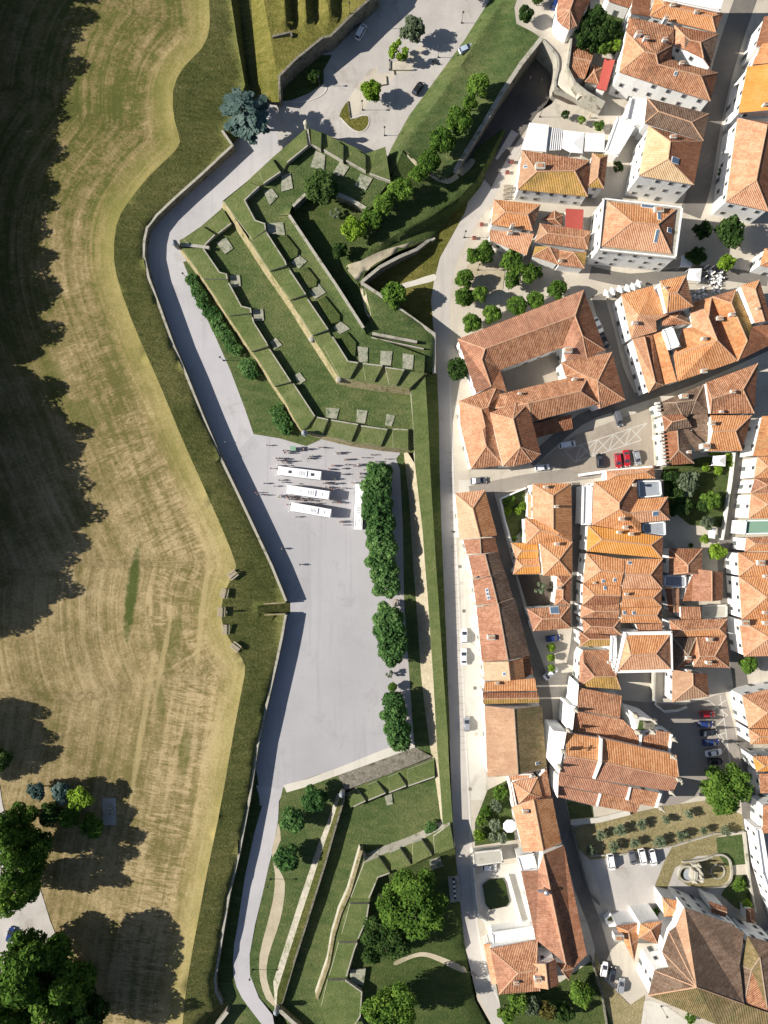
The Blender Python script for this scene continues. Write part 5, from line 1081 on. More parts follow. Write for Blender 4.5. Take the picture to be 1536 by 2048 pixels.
# ---------- small houses in the garden block
H('brown hipped garden house beside the lime tree', 5.2, ['terra', 'terra', 'brown', 'pink'], [(745, 757), (745, 546), (1010, 548), (1005, 757)], [(896, 740), (896, 680)])
flat('blue grey sheet roof behind the garden house', 3.8, 'grey_flat', [(705, 757), (884, 762), (884, 864), (702, 855)], parapet=.15)
H('pale brown gabled house beside the east lane', 5.2, ['pink', 'brown'], [(930, 968), (938, 708), (1176, 736), (1170, 962)], [(1088, 966), (1088, 716)])
shed('narrow red brown lean-to beside the pale gabled house', 4.2, 'brown', [(886, 866), (932, 760), (926, 966), (856, 968)], (0, .5, .5, 0), win=False)
H('narrow brown gabled outhouse', 4.4, ['brown', 'peach'], [(745, 1055), (712, 862), (825, 866), (825, 1060)], [(785, 1058), (770, 864)])
shed('square brown roof above the dark hipped houses', 5.6, 'terra', [(840, 1012), (996, 1014), (1002, 1115), (842, 1112)], (.6, .6, 0, 0))
flat('grey walled yard roof beside the east lane', 2.2, 'concrete', [(1002, 1000), (1212, 995), (1212, 1105), (1004, 1105)], parapet=.3, wallmat='plaster_old')
H('orange brown hipped house at the east lane corner', 6.2, ['terra', 'orange', 'brown'], [(746, 1120), (1210, 1110), (1200, 1244), (772, 1256)], [(850, 1205), (1146, 1190)])
H('dark shaded hipped roof west of the lane corner', 6.0, ['dark', 'brown'], [(778, 1262), (964, 1258), (986, 1416), (782, 1536)], [(900, 1405)], chim=[(902, 1424, 1.0, .8)], rc='ridge_dark')
H('brown hipped house with two white chimneys by the lane', 6.6, ['terra', 'terra', 'brown'], [(966, 1258), (1204, 1246), (1232, 1504), (940, 1495)], [(990, 1412), (1110, 1410)], chim=[(1075, 1280, 1.3, .8), (1065, 1462, 1.3, .8)])
o(1152, 1300, 4)
H('brown house with a tall white wall over the shaded yard', 6.4, ['tan', 'brown', 'terra'], [(770, 418), (772, 155), (1050, 190), (1064, 372)], [(936, 282), (936, 165)], chim=[(905, 172, 1.2, .8)])
# ---------- right edge row
o(1400, 840, 7.588)
H('old brown roofed house with white fire walls at the right edge', 8.6, ['blotch', 'blotch'], [(806, 545), (946, -60), (1500, -60), (1500, 545)], [(1400, 545), (1450, -60)])
H('orange hipped row house above the green shutters', 8.2, ['orange', 'orange', 'brown', 'peach'], [(872, 556), (1500, 540), (1500, 872), (822, 884)], [(1032, 706), (1400, 706)])
H('brown hipped row house below the green shutters', 8.0, ['brown', 'terra', 'brown', 'pink'], [(836, 888), (1500, 876), (1500, 1112), (766, 1116)], [(1032, 986), (1400, 990)])
H('bright orange hipped row house next to the green terrace', 8.2, ['orange', 'orange', 'brown', 'peach'], [(776, 1120), (1500, 1116), (1500, 1490), (740, 1496)], [(1032, 1282), (1400, 1290)])
flat('flat roof with a green and grey terrace floor', 7.6, 'green_flat', [(672, 1512), (1500, 1500), (1500, 1722), (646, 1745)], parapet=.7)
H('small orange hipped house below the green terrace', 7.8, ['terra', 'orange', 'brown', 'peach'], [(704, 1782), (1500, 1752), (1500, 1980), (680, 1996)], [(845, 1880), (1400, 1870)])
o(1400, 1100, 7.588)
H('mottled orange house with a long white skylight strip', 7.8, ['orange', 'orange', 'brown', 'peach'], [(582, 38), (1500, 38), (1500, 384), (588, 402)], [(830, 206), (1400, 200)], chim=[(930, 195, .8, 1.2)])
H('broad orange hipped house in the middle of the right edge', 8.0, ['orange', 'orange', 'brown', 'peach'], [(592, 406), (1500, 386), (1500, 1042), (636, 1050)], [(1014, 716), (1400, 716)], chim=[(1005, 400, .8, .7), (995, 950, .8, .7)])
H('peach hipped house with a large white chimney at the right edge', 8.0, ['orange', 'peach', 'brown', 'peach'], [(590, 1052), (1500, 1044), (1500, 1600), (668, 1618)], [(1060, 1330), (1400, 1320)], chim=[(690, 1110, 1.5, 1.3), (1005, 1110, 1.0, .8)])
o(1420, 1360, 7.31)
H('terracotta hipped house marked by a branch shadow', 8.0, ['terra', 'orange', 'brown', 'peach'], [(468, 226), (1100, 80), (1100, 704), (566, 706)], [(838, 478), (1050, 470)])
H('small orange house with a grey fire wall', 7.6, ['orange', 'orange', 'brown', 'peach'], [(566, 718), (1100, 716), (1100, 930), (592, 942)], [(735, 826), (1050, 826)])
H('little amber house behind the big round tree', 7.2, ['orange', 'amber', 'brown', 'amber'], [(622, 1114), (1100, 1106), (1100, 1330), (682, 1342)], [(802, 1256), (1050, 1240)])
shed('terracotta roof in the shade of the big round tree', 7.0, 'terra', [(722, 1372), (1100, 1366), (1100, 1640), (742, 1656)], (0, 1.2, 1.2, 0))
shed('terracotta roof at the right edge south of the big tree', 7.0, 'terra', [(776, 1834), (1100, 1800), (1100, 2240), (770, 2240)], (0, 1.2, 1.2, 0))
o(1152, 1640, 4)
flat('long white flat building along the right edge lane', 6.4, 'white_flat', [(1428, 60), (1490, 60), (1560, 480), (1700, 900), (1640, 900), (1480, 420)], parapet=.5, win=True)
# ---------- church
o(1180, 1340, 6.827)
church = dict(cat='church', name='church_nave')
H('high main nave of the church with an orange north slope', 10.4, ['orange', 'pink'], [(166, 932), (1172, 1160), (1148, 1664), (58, 1492)], [(158, 1254), (1214, 1478)], wallmat='plaster', slope=.42, rc='ridge', **church)
H('chancel end of the church main nave', 9.8, ['orange', 'pink'], [(-318, 858), (160, 932), (50, 1490), (-420, 1420)], [(-370, 1170), (155, 1252)], wallmat='plaster', slope=.42, **church)
shed('north aisle roof of the church below the white tower', 7.4, 'terra', [(-190, 560), (450, 680), (640, 868), (690, 1040), (-240, 850)], (1.4, 1.4, .8, 0, 0), **church)
shed('topmost church roof along the shaded yard', 8.0, 'terra', [(-150, 240), (432, 352), (412, 660), (-175, 545)], (0, 0, 1.5, 1.5), **church)
shed('small aisle roof east of the church tower', 7.2, 'terra', [(700, 930), (930, 830), (1104, 855), (1072, 1104), (700, 1040)], (1, 1.2, 1, 0, 0), **church)
shed('upper south aisle roof of the church', 7.8, 'pink', [(-420, 1426), (50, 1496), (540, 1592), (500, 1745), (-430, 1580)], (1.4, 1.4, 1.4, .2, .2), **church)
shed('south aisle roof beside the church front', 7.6, 'terra', [(566, 1606), (960, 1680), (896, 1872), (524, 1800)], (1.2, 1.2, .1, .1), **church)
shed('lowest south roof of the church west half', 6.0, 'pink', [(-430, 1590), (120, 1690), (80, 1860), (-440, 1730)], (1.0, 1.0, 0, 0), **church)
shed('lowest south roof of the church with a white buttress', 6.2, 'terra', [(160, 1690), (500, 1752), (690, 1836), (632, 1952), (100, 1860)], (1.0, 1.0, .3, 0, 0), **church)
def whiteblock(label, z, th_, a, b, z0=0.0, name='buttress_wall', cat='wall', zb=None):
    wall(name, label, [q(*a) + (z,), q(*b) + (zb or z,)], z0, th_, M['plaster'], None, cat)
for a, b, z, z2, lb in (((160, 935), (150, 1255), 10.9, 13.7, 'white rib dividing the orange nave roof'), ((150, 1262), (60, 1490), 13.7, 10.9, 'white rib on the pink side of the nave roof'), ((552, 1600), (512, 1780), 9.4, 8.3, 'white rib across the south aisle roof'), ((145, 1690), (98, 1860), 7.4, 6.5, 'white rib near the west end of the lowest church roof'),
        ((968, 1690), (905, 1885), 9.3, 8.2, 'white front wall of the south aisle'), ((1118, 880), (1085, 1120), 8.8, 7.8, 'white front wall of the north aisle'), ((700, 880), (686, 1050), 8.8, 7.8, 'white rib below the tower')):
    whiteblock(lb, z, .55, a, b, 1.0, zb=z2)
# west front of the church: two white gables
for pts, z, lb in ((((-500, 830), (-320, 850), (-425, 1420), (-560, 1250)), 11.4, 'tall white west front of the church nave'), (((-300, 470), (-200, 500), (-240, 850), (-330, 780)), 9.2, 'white west front of the north aisle'), (((-190, 160), (-155, 200), (-180, 560), (-250, 520)), 8.6, 'small white west end of the topmost church roof'), (((-470, 1420), (-430, 1430), (-440, 1750), (-480, 1640)), 8.0, 'white west front of the south aisle')):
    solid('west_front', [q(*p) + (z - (0.9 if k in (0, 3) else 0),) for k, p in enumerate(pts)], 0, [M['plaster'], M['plaster']], None, 0, lb, 'facade')
# tower
tw = [(610, 610), (880, 690), (862, 850), (640, 852)]
tr = empty('bell_tower', P(*q(560, 640), 0), 'white church bell tower with a weedy green top', 'bell tower')
solid('wall', [q(*p) + (12.4,) for p in tw], 0, [M['plaster_old'], M['plaster']], tr)
solid('weedy_top', [q(*p) + (12.7,) for p in ((680, 690), (780, 700), (770, 815), (650, 830))], 12.3, [M['lawn'], M['lawn']], tr)
tm = MB(); 
for x, y in ((620, 620), (870, 700), (850, 840), (650, 845)):
    p = P(*q(x, y), 13); tm.box((p.x, p.y, 13.1), (1.2, 1.2, 1.6)); tm.lathe((p.x, p.y, 13.9), [(.6, 0), (.35, .6), (.05, 1.6)], 8)
tm.build('pinnacles', M['stone_light'], tr)
tb = MB(); p = P(*q(800, 760), 13); tb.box((p.x, p.y, 13.2), (2.6, 1.2, 1.8)); tb.box((p.x, p.y + .9, 13.2), (2.6, .5, 2.4)); tb.build('belfry_wall', M['stone'], tr)
def pinnacle(label, x, y, z, h, cross=False):
    p = P(*q(x, y), z + h / 2); m = MB(); m.box((p.x, p.y, z + .3), (1.0, 1.0, .8)); m.lathe((p.x, p.y, z + .7), [(.5, 0), (.32, .5), (.34, .7), (.05, h)], 8)
    if cross: m = MB(); m.box((p.x, p.y, z + .5), (.9, .9, 1.2)); m.box((p.x, p.y, z + 2), (.28, .3, 2.6)); m.box((p.x, p.y, z + 2.5), (.26, 1.3, .3))
    tag(m.build('stone_cross' if cross else 'pinnacle', M['stone_light']), label, 'cross' if cross else 'pinnacle')
for a in (('white pinnacle at the north corner of the church front', 1150, 1200, 12, 2.6), ('white pinnacle beside the north aisle front', 1160, 960, 10, 2.4), ('white pinnacle at the south corner of the church front', 1130, 1690, 11, 2.6), ('white pinnacle at the lowest front corner of the church', 990, 1910, 9, 2.6),
          ('stone cross on the gable of the church front', 1225, 1510, 13.4, 2.5, True), ('stone pinnacle on the west corner of the nave', -410, 1330, 12.0, 2.0), ('stone pinnacle between the west gables', -290, 830, 11.0, 2.0), ('stone pinnacle on the top west gable', -180, 560, 10, 2.0), ('iron like cross on the west gable of the nave', -360, 1120, 13.2, 2.0, True)):
    pinnacle(*a)
# ---------- great brown roofed church in the south east corner
o(1152, 1640, 4)
G('great brown roofed church filling the bottom right corner', 10.0, ['dark', 'mossdark', 'tan', 'dark'],
  [(870, 700, 1.5), (1235, 830), (1345, 905), (1310, 1160, .5), (1345, 1475, 0.2), (1620, 1570, 0), (1620, 1720, 0), (1130, 1640, 0), (580, 1405, 0), (966, 1338, 4.2), (855, 722, 1.2), (800, 855, .5), (745, 895, 0.2), (690, 1055, 0), (742, 1182, 0.4), (628, 1205, 0)],
  [[0, 1, 2, 3, 4, 9], [9, 4, 5, 6, 7, 8], [0, 9, 10], [10, 9, 11], [11, 9, 12], [12, 9, 13], [13, 9, 14], [14, 9, 15], [15, 9, 8]], [0, 1, 2, 2, 3, 0, 0, 0, 0], cat='church', name='great_church', rc='ridge', wallmat='plaster')
G('east wing of the great church with an orange patched roof', 9.4, ['dark', 'terra', 'mossdark'], [(1372, 930), (1620, 1000), (1620, 1540), (1535, 1530), (1345, 1470), (1312, 1160), (1472, 1102, 1.6), (1405, 1200, 1.0), (1530, 1500, .8)], [[0, 1, 2, 8, 6], [0, 6, 7, 5], [5, 7, 4], [7, 8, 3, 4], [7, 6, 8], [8, 2, 3]], [0, 2, 0, 1, 2, 0], cat='church', name='great_church_wing', rc='ridge_dark')
H('small orange hipped sacristy with a white tower block', 7.0, ['orange', 'orange', 'brown'], [(465, 1130), (318, 850), (512, 825), (500, 960)], [(440, 1000), (420, 890)], chim=[(345, 945, 1.6, 1.6)], sky=(), win=False)
H('square orange roof on the white sacristy tower', 9.4, ['orange', 'terra', 'brown'], [(514, 832), (692, 810), (654, 992), (500, 944)], [(600, 880)], win=False)
H('orange porch roof at the north corner of the great church', 6.6, ['orange', 'orange', 'terra'], [(690, 620), (832, 650), (800, 776), (705, 776)], [(745, 690), (790, 720)], win=False)
H('dark red dormer on the shaded side of the great church', 7.6, ['brown'], [(1060, 650), (1205, 700), (1195, 780), (1085, 740)], [(1085, 695), (1190, 735)], win=False)
H('small dark red outhouse beside the great church', 4.0, ['brown'], [(1360, 710), (1420, 710), (1440, 825), (1365, 820)], [(1392, 730), (1400, 800)], win=False)
# ---------- windows on the facades that can be seen
wmb = MB(); wmb.box((0, 0.03, 0), (1.15, .14, 1.6)); wf0 = wmb.build('window', M['granite_frame']); wmb = MB(); wmb.box((0, .085, 0), (.80, .08, 1.2)); wp0 = wmb.build('pane', M['dark_glass'], wf0)
dmb = MB(); dmb.box((0, 0.03, 0), (1.35, .14, 2.3)); df0 = dmb.build('door', M['granite_frame']); dmb = MB(); dmb.box((0, .085, 0), (1.05, .08, 2.1)); dp0 = dmb.build('door_leaf', plain('painted_door', (.10, .12, .12), .5), df0)
def blocked(p, me):
    for h in HOUSES:
        if h is me: continue
        if h['z'] > 3 and inside(p.x, p.y, h['poly']): return True
    return False
nwin = 0
for h in HOUSES:
    if not h['win'] or h['z'] - h['base'] < 3.0: continue
    cnt_ = 0
    for a, b in h['edges']:
        d = Vector((b.x - a.x, b.y - a.y, 0)); L_ = d.length
        if L_ < 2.6: continue
        d.normalize(); nn = Vector((d.y, -d.x, 0)); mid = (a + b) / 2
        mid = Vector((mid.x, mid.y, 0))
        if nn.dot(-mid) < 6: continue           # facade turned towards the middle of the town plan
        if abs(mid.x) > 112 or abs(mid.y) > 152: continue
        if sum(blocked(mid + d * (L_ * t) + nn * 1.2, h) for t in (-.3, 0, .3)) >= 2: continue
        zt = min(a.z, b.z); floors = max(1, int((zt - h['base'] - .3) / 3.0)); fh = (zt - h['base']) / floors
        k = max(1, int((L_ - .8) / 3.3)); sp = L_ / k
        rot = math.atan2(-nn.x, nn.y)
        for fl_ in range(floors):
            for i in range(k):
                if cnt_ > 60: break
                p = Vector((a.x, a.y, 0)) + d * (sp * (i + .5)) + nn * 0.0
                if blocked(p + nn * 1.0, h): continue
                if random.random() < .14: continue
                isd = fl_ == 0 and i == k // 2
                z_ = h['base'] + fl_ * fh + (1.17 if isd else fh * .55)
                src = df0 if isd else wf0
                w_ = copy_tree(src, h['root'])
                w_.location = Vector((p.x, p.y, z_)) - h['root'].location; w_.rotation_euler = (0, 0, rot); cnt_ += 1; nwin += 1
for s_ in (wf0, df0):
    for c_ in list(s_.children): bpy.data.objects.remove(c_)
    bpy.data.objects.remove(s_)
# ================================================================== trees, vehicles, people and small things
random.seed(5)
TB = terrain_bvh()
def ground_z(wx, wy):
    h = TB.ray_cast(Vector((wx, wy, 80)), Vector((0, 0, -1)))[0]
    return h.z if h else 0.0
def on_ground(px, py, above=0.0):
    """the point of the ground seen at a photo pixel"""
    z = 0.0
    for _ in range(4):
        p = P(px, py, z + above); z = ground_z(p.x, p.y)
    p = P(px, py, z + above); return Vector((p.x, p.y, z))
# ---- drape paths over sloping ground
def drape(name, label, mat, outline, up=0.07, step=9):
    V, F = cdt(outline, (), step)
    V2 = []
    for v in V:
        k = S; x, y = v.x / k + 768, 1024 - v.y / k
        g_ = on_ground(x, y); V2.append(Vector((g_.x, g_.y, g_.z + up)))
    return tag(mk(name, V2, F, mat, None, None, None, True), label, None, None, 'structure')
drape('earth_path', 'pale earth path winding below the sunken yard to the street', M['path'], subdiv([(692, 534), (720, 522), (760, 503), (810, 488), (862, 473), (862, 480), (820, 496), (780, 512), (742, 534), (732, 556), (733, 590), (742, 630), (734, 632), (725, 600), (716, 566)], True, 3))
drape('earth_path', 'pale bare path at the tip of the gate wall', M['path'], subdiv([(918, 338), (940, 318), (950, 322), (940, 338), (918, 356), (895, 368), (868, 358), (858, 348), (880, 352), (900, 356)], True, 3))
drape('earth_path', 'pale path crossing the ravelin yard to the street', M['path'], subdiv([(790, 1922), (825, 1908), (850, 1904), (885, 1914), (930, 1934), (952, 1946), (952, 1954), (910, 1939), (880, 1924), (850, 1913), (825, 1916), (792, 1930)], True, 3))
drape('lane', 'pale lane under the poplars at the meadow edge', M['cobble'], subdiv([(-60, 1480), (-12, 1500), (-2, 1560), (14, 1640), (68, 1745), (100, 1840), (112, 1890), (60, 1960), (10, 2060), (-60, 2100)], True, 3), 0.1)
drape('bare_patch', 'thin tan bare line across the gate rampart', M['path'], [(806, 305), (812, 300), (838, 330), (834, 335)], 0.06)

def fol(kind, seed, n_, leaf):
    rnd = random.Random(seed); V = []; F = []
    blobs = []
    if kind == 'dome': 
        blobs = [(Vector((0, 0, .05)), .72)]
        for i in range(16):
            a = rnd.uniform(0, 6.28); e = rnd.uniform(-.25, 1.0); r = .62 * math.cos(e * .9) + .06
            blobs.append((Vector((math.cos(a) * r, math.sin(a) * r, .58 * math.sin(e) )), rnd.uniform(.24, .40)))
    elif kind == 'lumpy':
        blobs = [(Vector((0, 0, -.05)), .66)]
        for i in range(30):
            a = rnd.uniform(0, 6.28); r = math.sqrt(rnd.random()) * .76
            blobs.append((Vector((math.cos(a) * r, math.sin(a) * r, rnd.uniform(-.5, .62) * (1 - .45 * r))), rnd.uniform(.17, .32)))
    elif kind == 'sparse':
        for i in range(11):
            a = rnd.uniform(0, 6.28); r = .35 + .5 * rnd.random()
            blobs.append((Vector((math.cos(a) * r, math.sin(a) * r, rnd.uniform(-.3, .4))), rnd.uniform(.18, .30)))
    elif kind == 'tall':
        for i in range(30):
            a = rnd.uniform(0, 6.28); h = rnd.uniform(-1, 1); r = .7 * math.sqrt(max(0.02, 1 - (h * .9 + .1) ** 2)) * rnd.uniform(.5, 1)
            blobs.append((Vector((math.cos(a) * r, math.sin(a) * r, h)), rnd.uniform(.2, .36)))
    if kind == 'cedar':
        for i in range(46):
            a = rnd.uniform(0, 6.28); lv = rnd.random(); L_ = (1.0 - .72 * lv) * rnd.uniform(.75, 1.05); z0 = -.5 + 1.2 * lv
            for k in range(n_ // 46):
                t = rnd.random() ** .7; w_ = .13 * (1 - abs(t - .55)); aa = a + rnd.gauss(0, w_)
                p = Vector((math.cos(aa) * L_ * t, math.sin(aa) * L_ * t, z0 - .12 * t + rnd.gauss(0, .03)))
                leaf_quad(V, F, p, Vector((math.cos(aa) * .35, math.sin(aa) * .35, 1)), leaf * rnd.uniform(.7, 1.4), rnd, aa)
        return V, F
    tot = sum(r * r for _, r in blobs)
    for c, r in blobs:
        for k in range(int(n_ * r * r / tot)):
            d = Vector((rnd.gauss(0, 1), rnd.gauss(0, 1), rnd.gauss(.15, 1))).normalized()
            rr = r * (rnd.uniform(.72, 1.08) if rnd.random() < .85 else rnd.uniform(.2, .8)); p = c + d * rr
            nn = (d + Vector((rnd.gauss(0, .55), rnd.gauss(0, .55), rnd.gauss(.25, .55)))).normalized()
            leaf_quad(V, F, p, nn, leaf * rnd.uniform(.6, 1.35), rnd)
    return V, F
def leaf_quad(V, F, p, nn, s_, rnd, ang=None):
    nn = nn.normalized(); u = nn.orthogonal().normalized(); w_ = nn.cross(u); a = rnd.uniform(0, 6.28); u, w_ = u * math.cos(a) + w_ * math.sin(a), w_ * math.cos(a) - u * math.sin(a)
    if ang is not None: u = Vector((math.cos(ang), math.sin(ang), -.1)); w_ = nn.cross(u).normalized()
    b = len(V); V.extend([p - u * s_, p + w_ * s_ * .55 + nn * s_ * .18, p + u * s_, p - w_ * s_ * .55 - nn * s_ * .1]); F.append((b, b + 1, b + 2, b + 3))
def crown_mesh(name, kind, seed, n_, leaf):
    V, F = fol(kind, seed, n_, leaf); me = bpy.data.meshes.new(name); me.from_pydata(V, [], F); me.materials.append(M['leaf_plane']); me.update(); return me
CM = {}
for kind, spec in dict(dome=[(3200, .11), (3200, .11), (3400, .105)], big=[(9500, .055), (9500, .055)], lumpy=[(3000, .10), (3000, .10), (2800, .105)], sparse=[(800, .12), (850, .12)], tall=[(9000, .068), (9000, .068)], cedar=[(9000, .062)], shrub=[(700, .17), (700, .17)], olive=[(700, .13), (700, .13)]).items():
    base_kind = dict(big='lumpy', shrub='dome', olive='lumpy').get(kind, kind)
    CM[kind] = [crown_mesh('crown_' + kind, base_kind, 100 * len(kind) + i, a, b) for i, (a, b) in enumerate(spec)]
TM = MB(); TM.tube((0, 0, -.05), (0.02, 0.01, .62), .055, .035, 8)
for i in range(6):
    a = i * 1.05; z_ = .38 + .05 * i; TM.tube((0.01, 0, z_), (math.cos(a) * .22, math.sin(a) * .22, z_ + .26), .02, .008, 6)
t0 = TM.build('trunk', M['bark']); trunk_me = t0.data; bpy.data.objects.remove(t0)
ntree = [0]
def tree(kind, px, py, rpx, h, mat, label, group=None, name='tree', ch=None, cat='tree', zb=None):
    ch = ch or h * .80; g_ = on_ground(px, py, h - ch / 2)
    if zb is not None: p = P(px, py, zb + h - ch / 2); g_ = Vector((p.x, p.y, zb))
    r = rpx * S * (HC - g_.z - h + ch / 2) / HC
    rt = empty(name, g_, label, cat, group); ntree[0] += 1
    me = random.choice(CM[kind])
    c = bpy.data.objects.new('crown', me); col.objects.link(c); c.parent = rt; c.location = (0, 0, h - ch / 2); c.scale = (r, r * random.uniform(.92, 1.05), ch / 2); c.rotation_euler = (0, 0, random.uniform(0, 6.28))
    c.material_slots[0].link = 'OBJECT'; c.material_slots[0].material = M[mat]
    t = bpy.data.objects.new('trunk', trunk_me); col.objects.link(t); t.parent = rt; t.scale = (h * .55, h * .55, h)
    return rt
ORD = ['first', 'second', 'third', 'fourth', 'fifth', 'sixth', 'seventh', 'eighth', 'ninth', 'tenth', 'eleventh', 'twelfth', 'thirteenth', 'fourteenth', 'fifteenth', 'sixteenth', 'seventeenth']
def row(kind, pts, h, mat, label, group, name='tree', **kw):
    for i, p in enumerate(pts): tree(kind, p[0], p[1], p[2], (p[3] if len(p) > 3 else h) * random.uniform(.94, 1.06), mat, ORD[i] + ' ' + label, group, name, **kw)
tree('cedar', 491, 222, 64, 15, 'leaf_blue', 'large blue green cedar beside the road below the bastion', None, 'cedar_tree', ch=11)
tree('lumpy', 825, 62, 27, 7.5, 'leaf_olive', 'grey green bushy tree farthest back on the cobbled square')
tree('sparse', 797, 103, 23, 6.5, 'leaf_lime', 'thin bright green tree with gaps on the cobbled square')
tree('dome', 742, 184, 22, 6.5, 'leaf_lime', 'bright green round tree nearest the grass island')
tree('lumpy', 932, -32, 24, 8, 'leaf_dark', 'dark tree at the top edge of the cobbled square')
tree('dome', 627, 152, 14, 3.5, 'leaf_dark', 'dark bush in the shade under the bastion wall', None, 'bush', cat='bush')
row('dome', [(958, 172, 24), (940, 205, 17), (915, 243, 28), (885, 285, 28), (858, 325, 22)], 7, 'leaf_plane', 'tree down the edge of the gate rampart', 'trees along the gate rampart')
row('lumpy', [(836, 348, 20), (800, 376, 28), (770, 405, 26), (742, 436, 24)], 6, 'leaf_plane', 'tree on the slope below the gate rampart', 'trees on the slope under the gate rampart')
tree('dome', 640, 375, 36, 8.5, 'leaf_dark', 'large round tree standing alone in the upper battery yard')
tree('sparse', 671, 426, 13, 2.2, 'leaf_olive', 'small pale shrub in the sunken yard', None, 'shrub', cat='shrub')
tree('dome', 705, 458, 27, 6.5, 'leaf_lime', 'bright green tree in the middle of the sunken yard')
tree('lumpy', 678, 502, 18, 5, 'leaf_dark', 'dark tree by the yellow wall side of the sunken yard')
tree('dome', 789, 592, 28, 8, 'leaf_plane', 'round tree on the triangular lawn above the spur wall')
row('shrub', [(384, 560, 14), (392, 576, 14), (399, 592, 16), (408, 606, 16), (418, 620, 16), (427, 634, 17), (437, 648, 17), (446, 662, 17), (455, 676, 16), (464, 690, 16), (473, 702, 14), (495, 734, 19), (504, 746, 16)], 2.4, 'leaf_hedge', 'bush from the north in the line below the lower battery', 'bushes below the lower battery scarp', 'bush', cat='bush', ch=2.3)
row('shrub', [(552, 822, 17), (562, 838, 18), (573, 854, 17)], 2.4, 'leaf_hedge', 'bush near the south corner of the lower battery', 'bushes at the south corner of the lower battery', 'bush', cat='bush', ch=2.3)
row('dome', [(756, 950, 30), (752, 974, 31), (756, 998, 33), (754, 1022, 32), (761, 1046, 32), (758, 1072, 31), (764, 1096, 33), (761, 1120, 31), (768, 1144, 31), (772, 1170, 30)], 7.7, 'leaf_hedge', 'plane tree from the coaches in the dense north row', 'plane trees of the dense north row', 'plane_tree', ch=7.0)
row('dome', [(774, 1236, 33), (781, 1260, 34), (784, 1286, 33), (782, 1310, 26)], 7.7, 'leaf_hedge', 'plane tree of the short row beside the gravel square', 'plane trees of the short middle row', 'plane_tree', ch=7.0)
tree('sparse', 779, 1348, 9, 3.2, 'leaf_olive', 'thin grey young tree between the plane tree rows')
tree('dome', 785, 1374, 10, 3.5, 'leaf_plane', 'small round young tree between the plane tree rows')
row('dome', [(787, 1404, 23), (788, 1430, 28), (794, 1454, 28), (799, 1476, 26)], 7.5, 'leaf_hedge', 'plane tree of the southernmost row on the gravel square', 'plane trees of the south row', 'plane_tree', ch=6.8)
row('lumpy', [(946, 510, 17), (970, 503, 25), (1026, 526, 27), (1062, 546, 24), (1024, 560, 20)], 6.5, 'leaf_plane', 'tree of the planted ground facing the orange houses', 'trees on the planted ground by the orange houses')
row('dome', [(930, 558, 19), (929, 594, 20), (960, 588, 18)], 6, 'leaf_plane', 'tree of the street corner trio above the cloister building', 'trees at the street corner')
row('dome', [(1115, 580, 19), (1070, 600, 18), (1033, 612, 21), (985, 630, 20), (945, 648, 21)], 6.5, 'leaf_plane', 'tree from the east along the cloister north wall', 'trees along the cloister north wall')
tree('dome', 915, 738, 23, 7.5, 'leaf_dark', 'dark round tree at the west wall of the cloister building')
for a in ((1404, 462, 20, 6.5, 'leaf_dark', 'dark shaded tree beside the town hall'), (1462, 467, 34, 8.5, 'leaf_dark', 'largest dark tree of the shaded tree square'), (1393, 512, 22, 6.5, 'leaf_dark', 'dark tree over the blue white awning'), (1451, 525, 19, 6, 'leaf_lime', 'yellow green tree beside the closed parasols')): tree('lumpy', *a)
for a in ((1131, 230, 9, 'leaf_dark', 'left'), (1163, 241, 8, 'leaf_lime', 'middle'), (1197, 250, 12, 'leaf_plane', 'right')): tree('shrub', a[0], a[1], a[2], 3, a[3], a[4] + ' of three small potted trees above the white marquee', 'potted trees above the marquee', 'potted_tree', ch=2.2)
for i, a in enumerate(((1190, 38, 24), (1172, 62, 22), (1200, 70, 26), (1222, 56, 20), (1166, 84, 16), (1206, 95, 16), (1236, 62, 14), (1188, 92, 16))): tree('lumpy', a[0], a[1], a[2], 7 if i < 5 else 5.5, 'leaf_dark' if i != 5 else 'leaf_plane', ORD[i] + ' tree in the walled garden west of the hotel', 'trees in the walled hotel garden', zb=3.9)
tree('dome', 1230, 92, 13, 4.5, 'leaf_lime', 'bright green bush in the corner of the walled hotel garden', None, 'bush', cat='bush', zb=3.9)
for i, a in enumerate(((1375, 968, 27, 'leaf_olive'), (1340, 955, 17, 'leaf_dark'), (1352, 985, 20, 'leaf_dark'), (1368, 1012, 20, 'leaf_dark'), (1422, 1000, 22, 'leaf_plane'), (1405, 1010, 14, 'leaf_dark'), (1415, 1045, 15, 'leaf_olive'), (1340, 1020, 16, 'leaf_dark'))): tree('lumpy', a[0], a[1], a[2], 5.5, a[3], ORD[i] + ' tree of the shrub garden behind the crenellated house', 'trees of the shrub garden')
row('shrub', [(1425, 902, 10), (1438, 906, 9), (1455, 915, 9), (1462, 928, 8), (1412, 935, 9), (1436, 940, 10)], 2, 'leaf_lime', 'clipped shrub round the white garden marquee', 'shrubs round the garden marquee', 'shrub', cat='shrub', ch=1.8)
tree('lumpy', 1436, 1104, 20, 5.5, 'leaf_lime', 'vivid lime green tree beside the east lane')
tree('shrub', 1409, 1078, 10, 3, 'leaf_lime', 'tall lime bush by the paved garden corner', None, 'bush', cat='bush')
tree('shrub', 1382, 1091, 5, 1.4, 'leaf_plane', 'small clipped ball bush by the garden house', None, 'bush', cat='bush')
tree('dome', 1495, 1330, 20, 5.5, 'leaf_plane', 'round tree at the end of the right edge house row')
tree('sparse', 1080, 1174, 15, 4.5, 'leaf_olive', 'pale grey green tree in the dark courtyard')
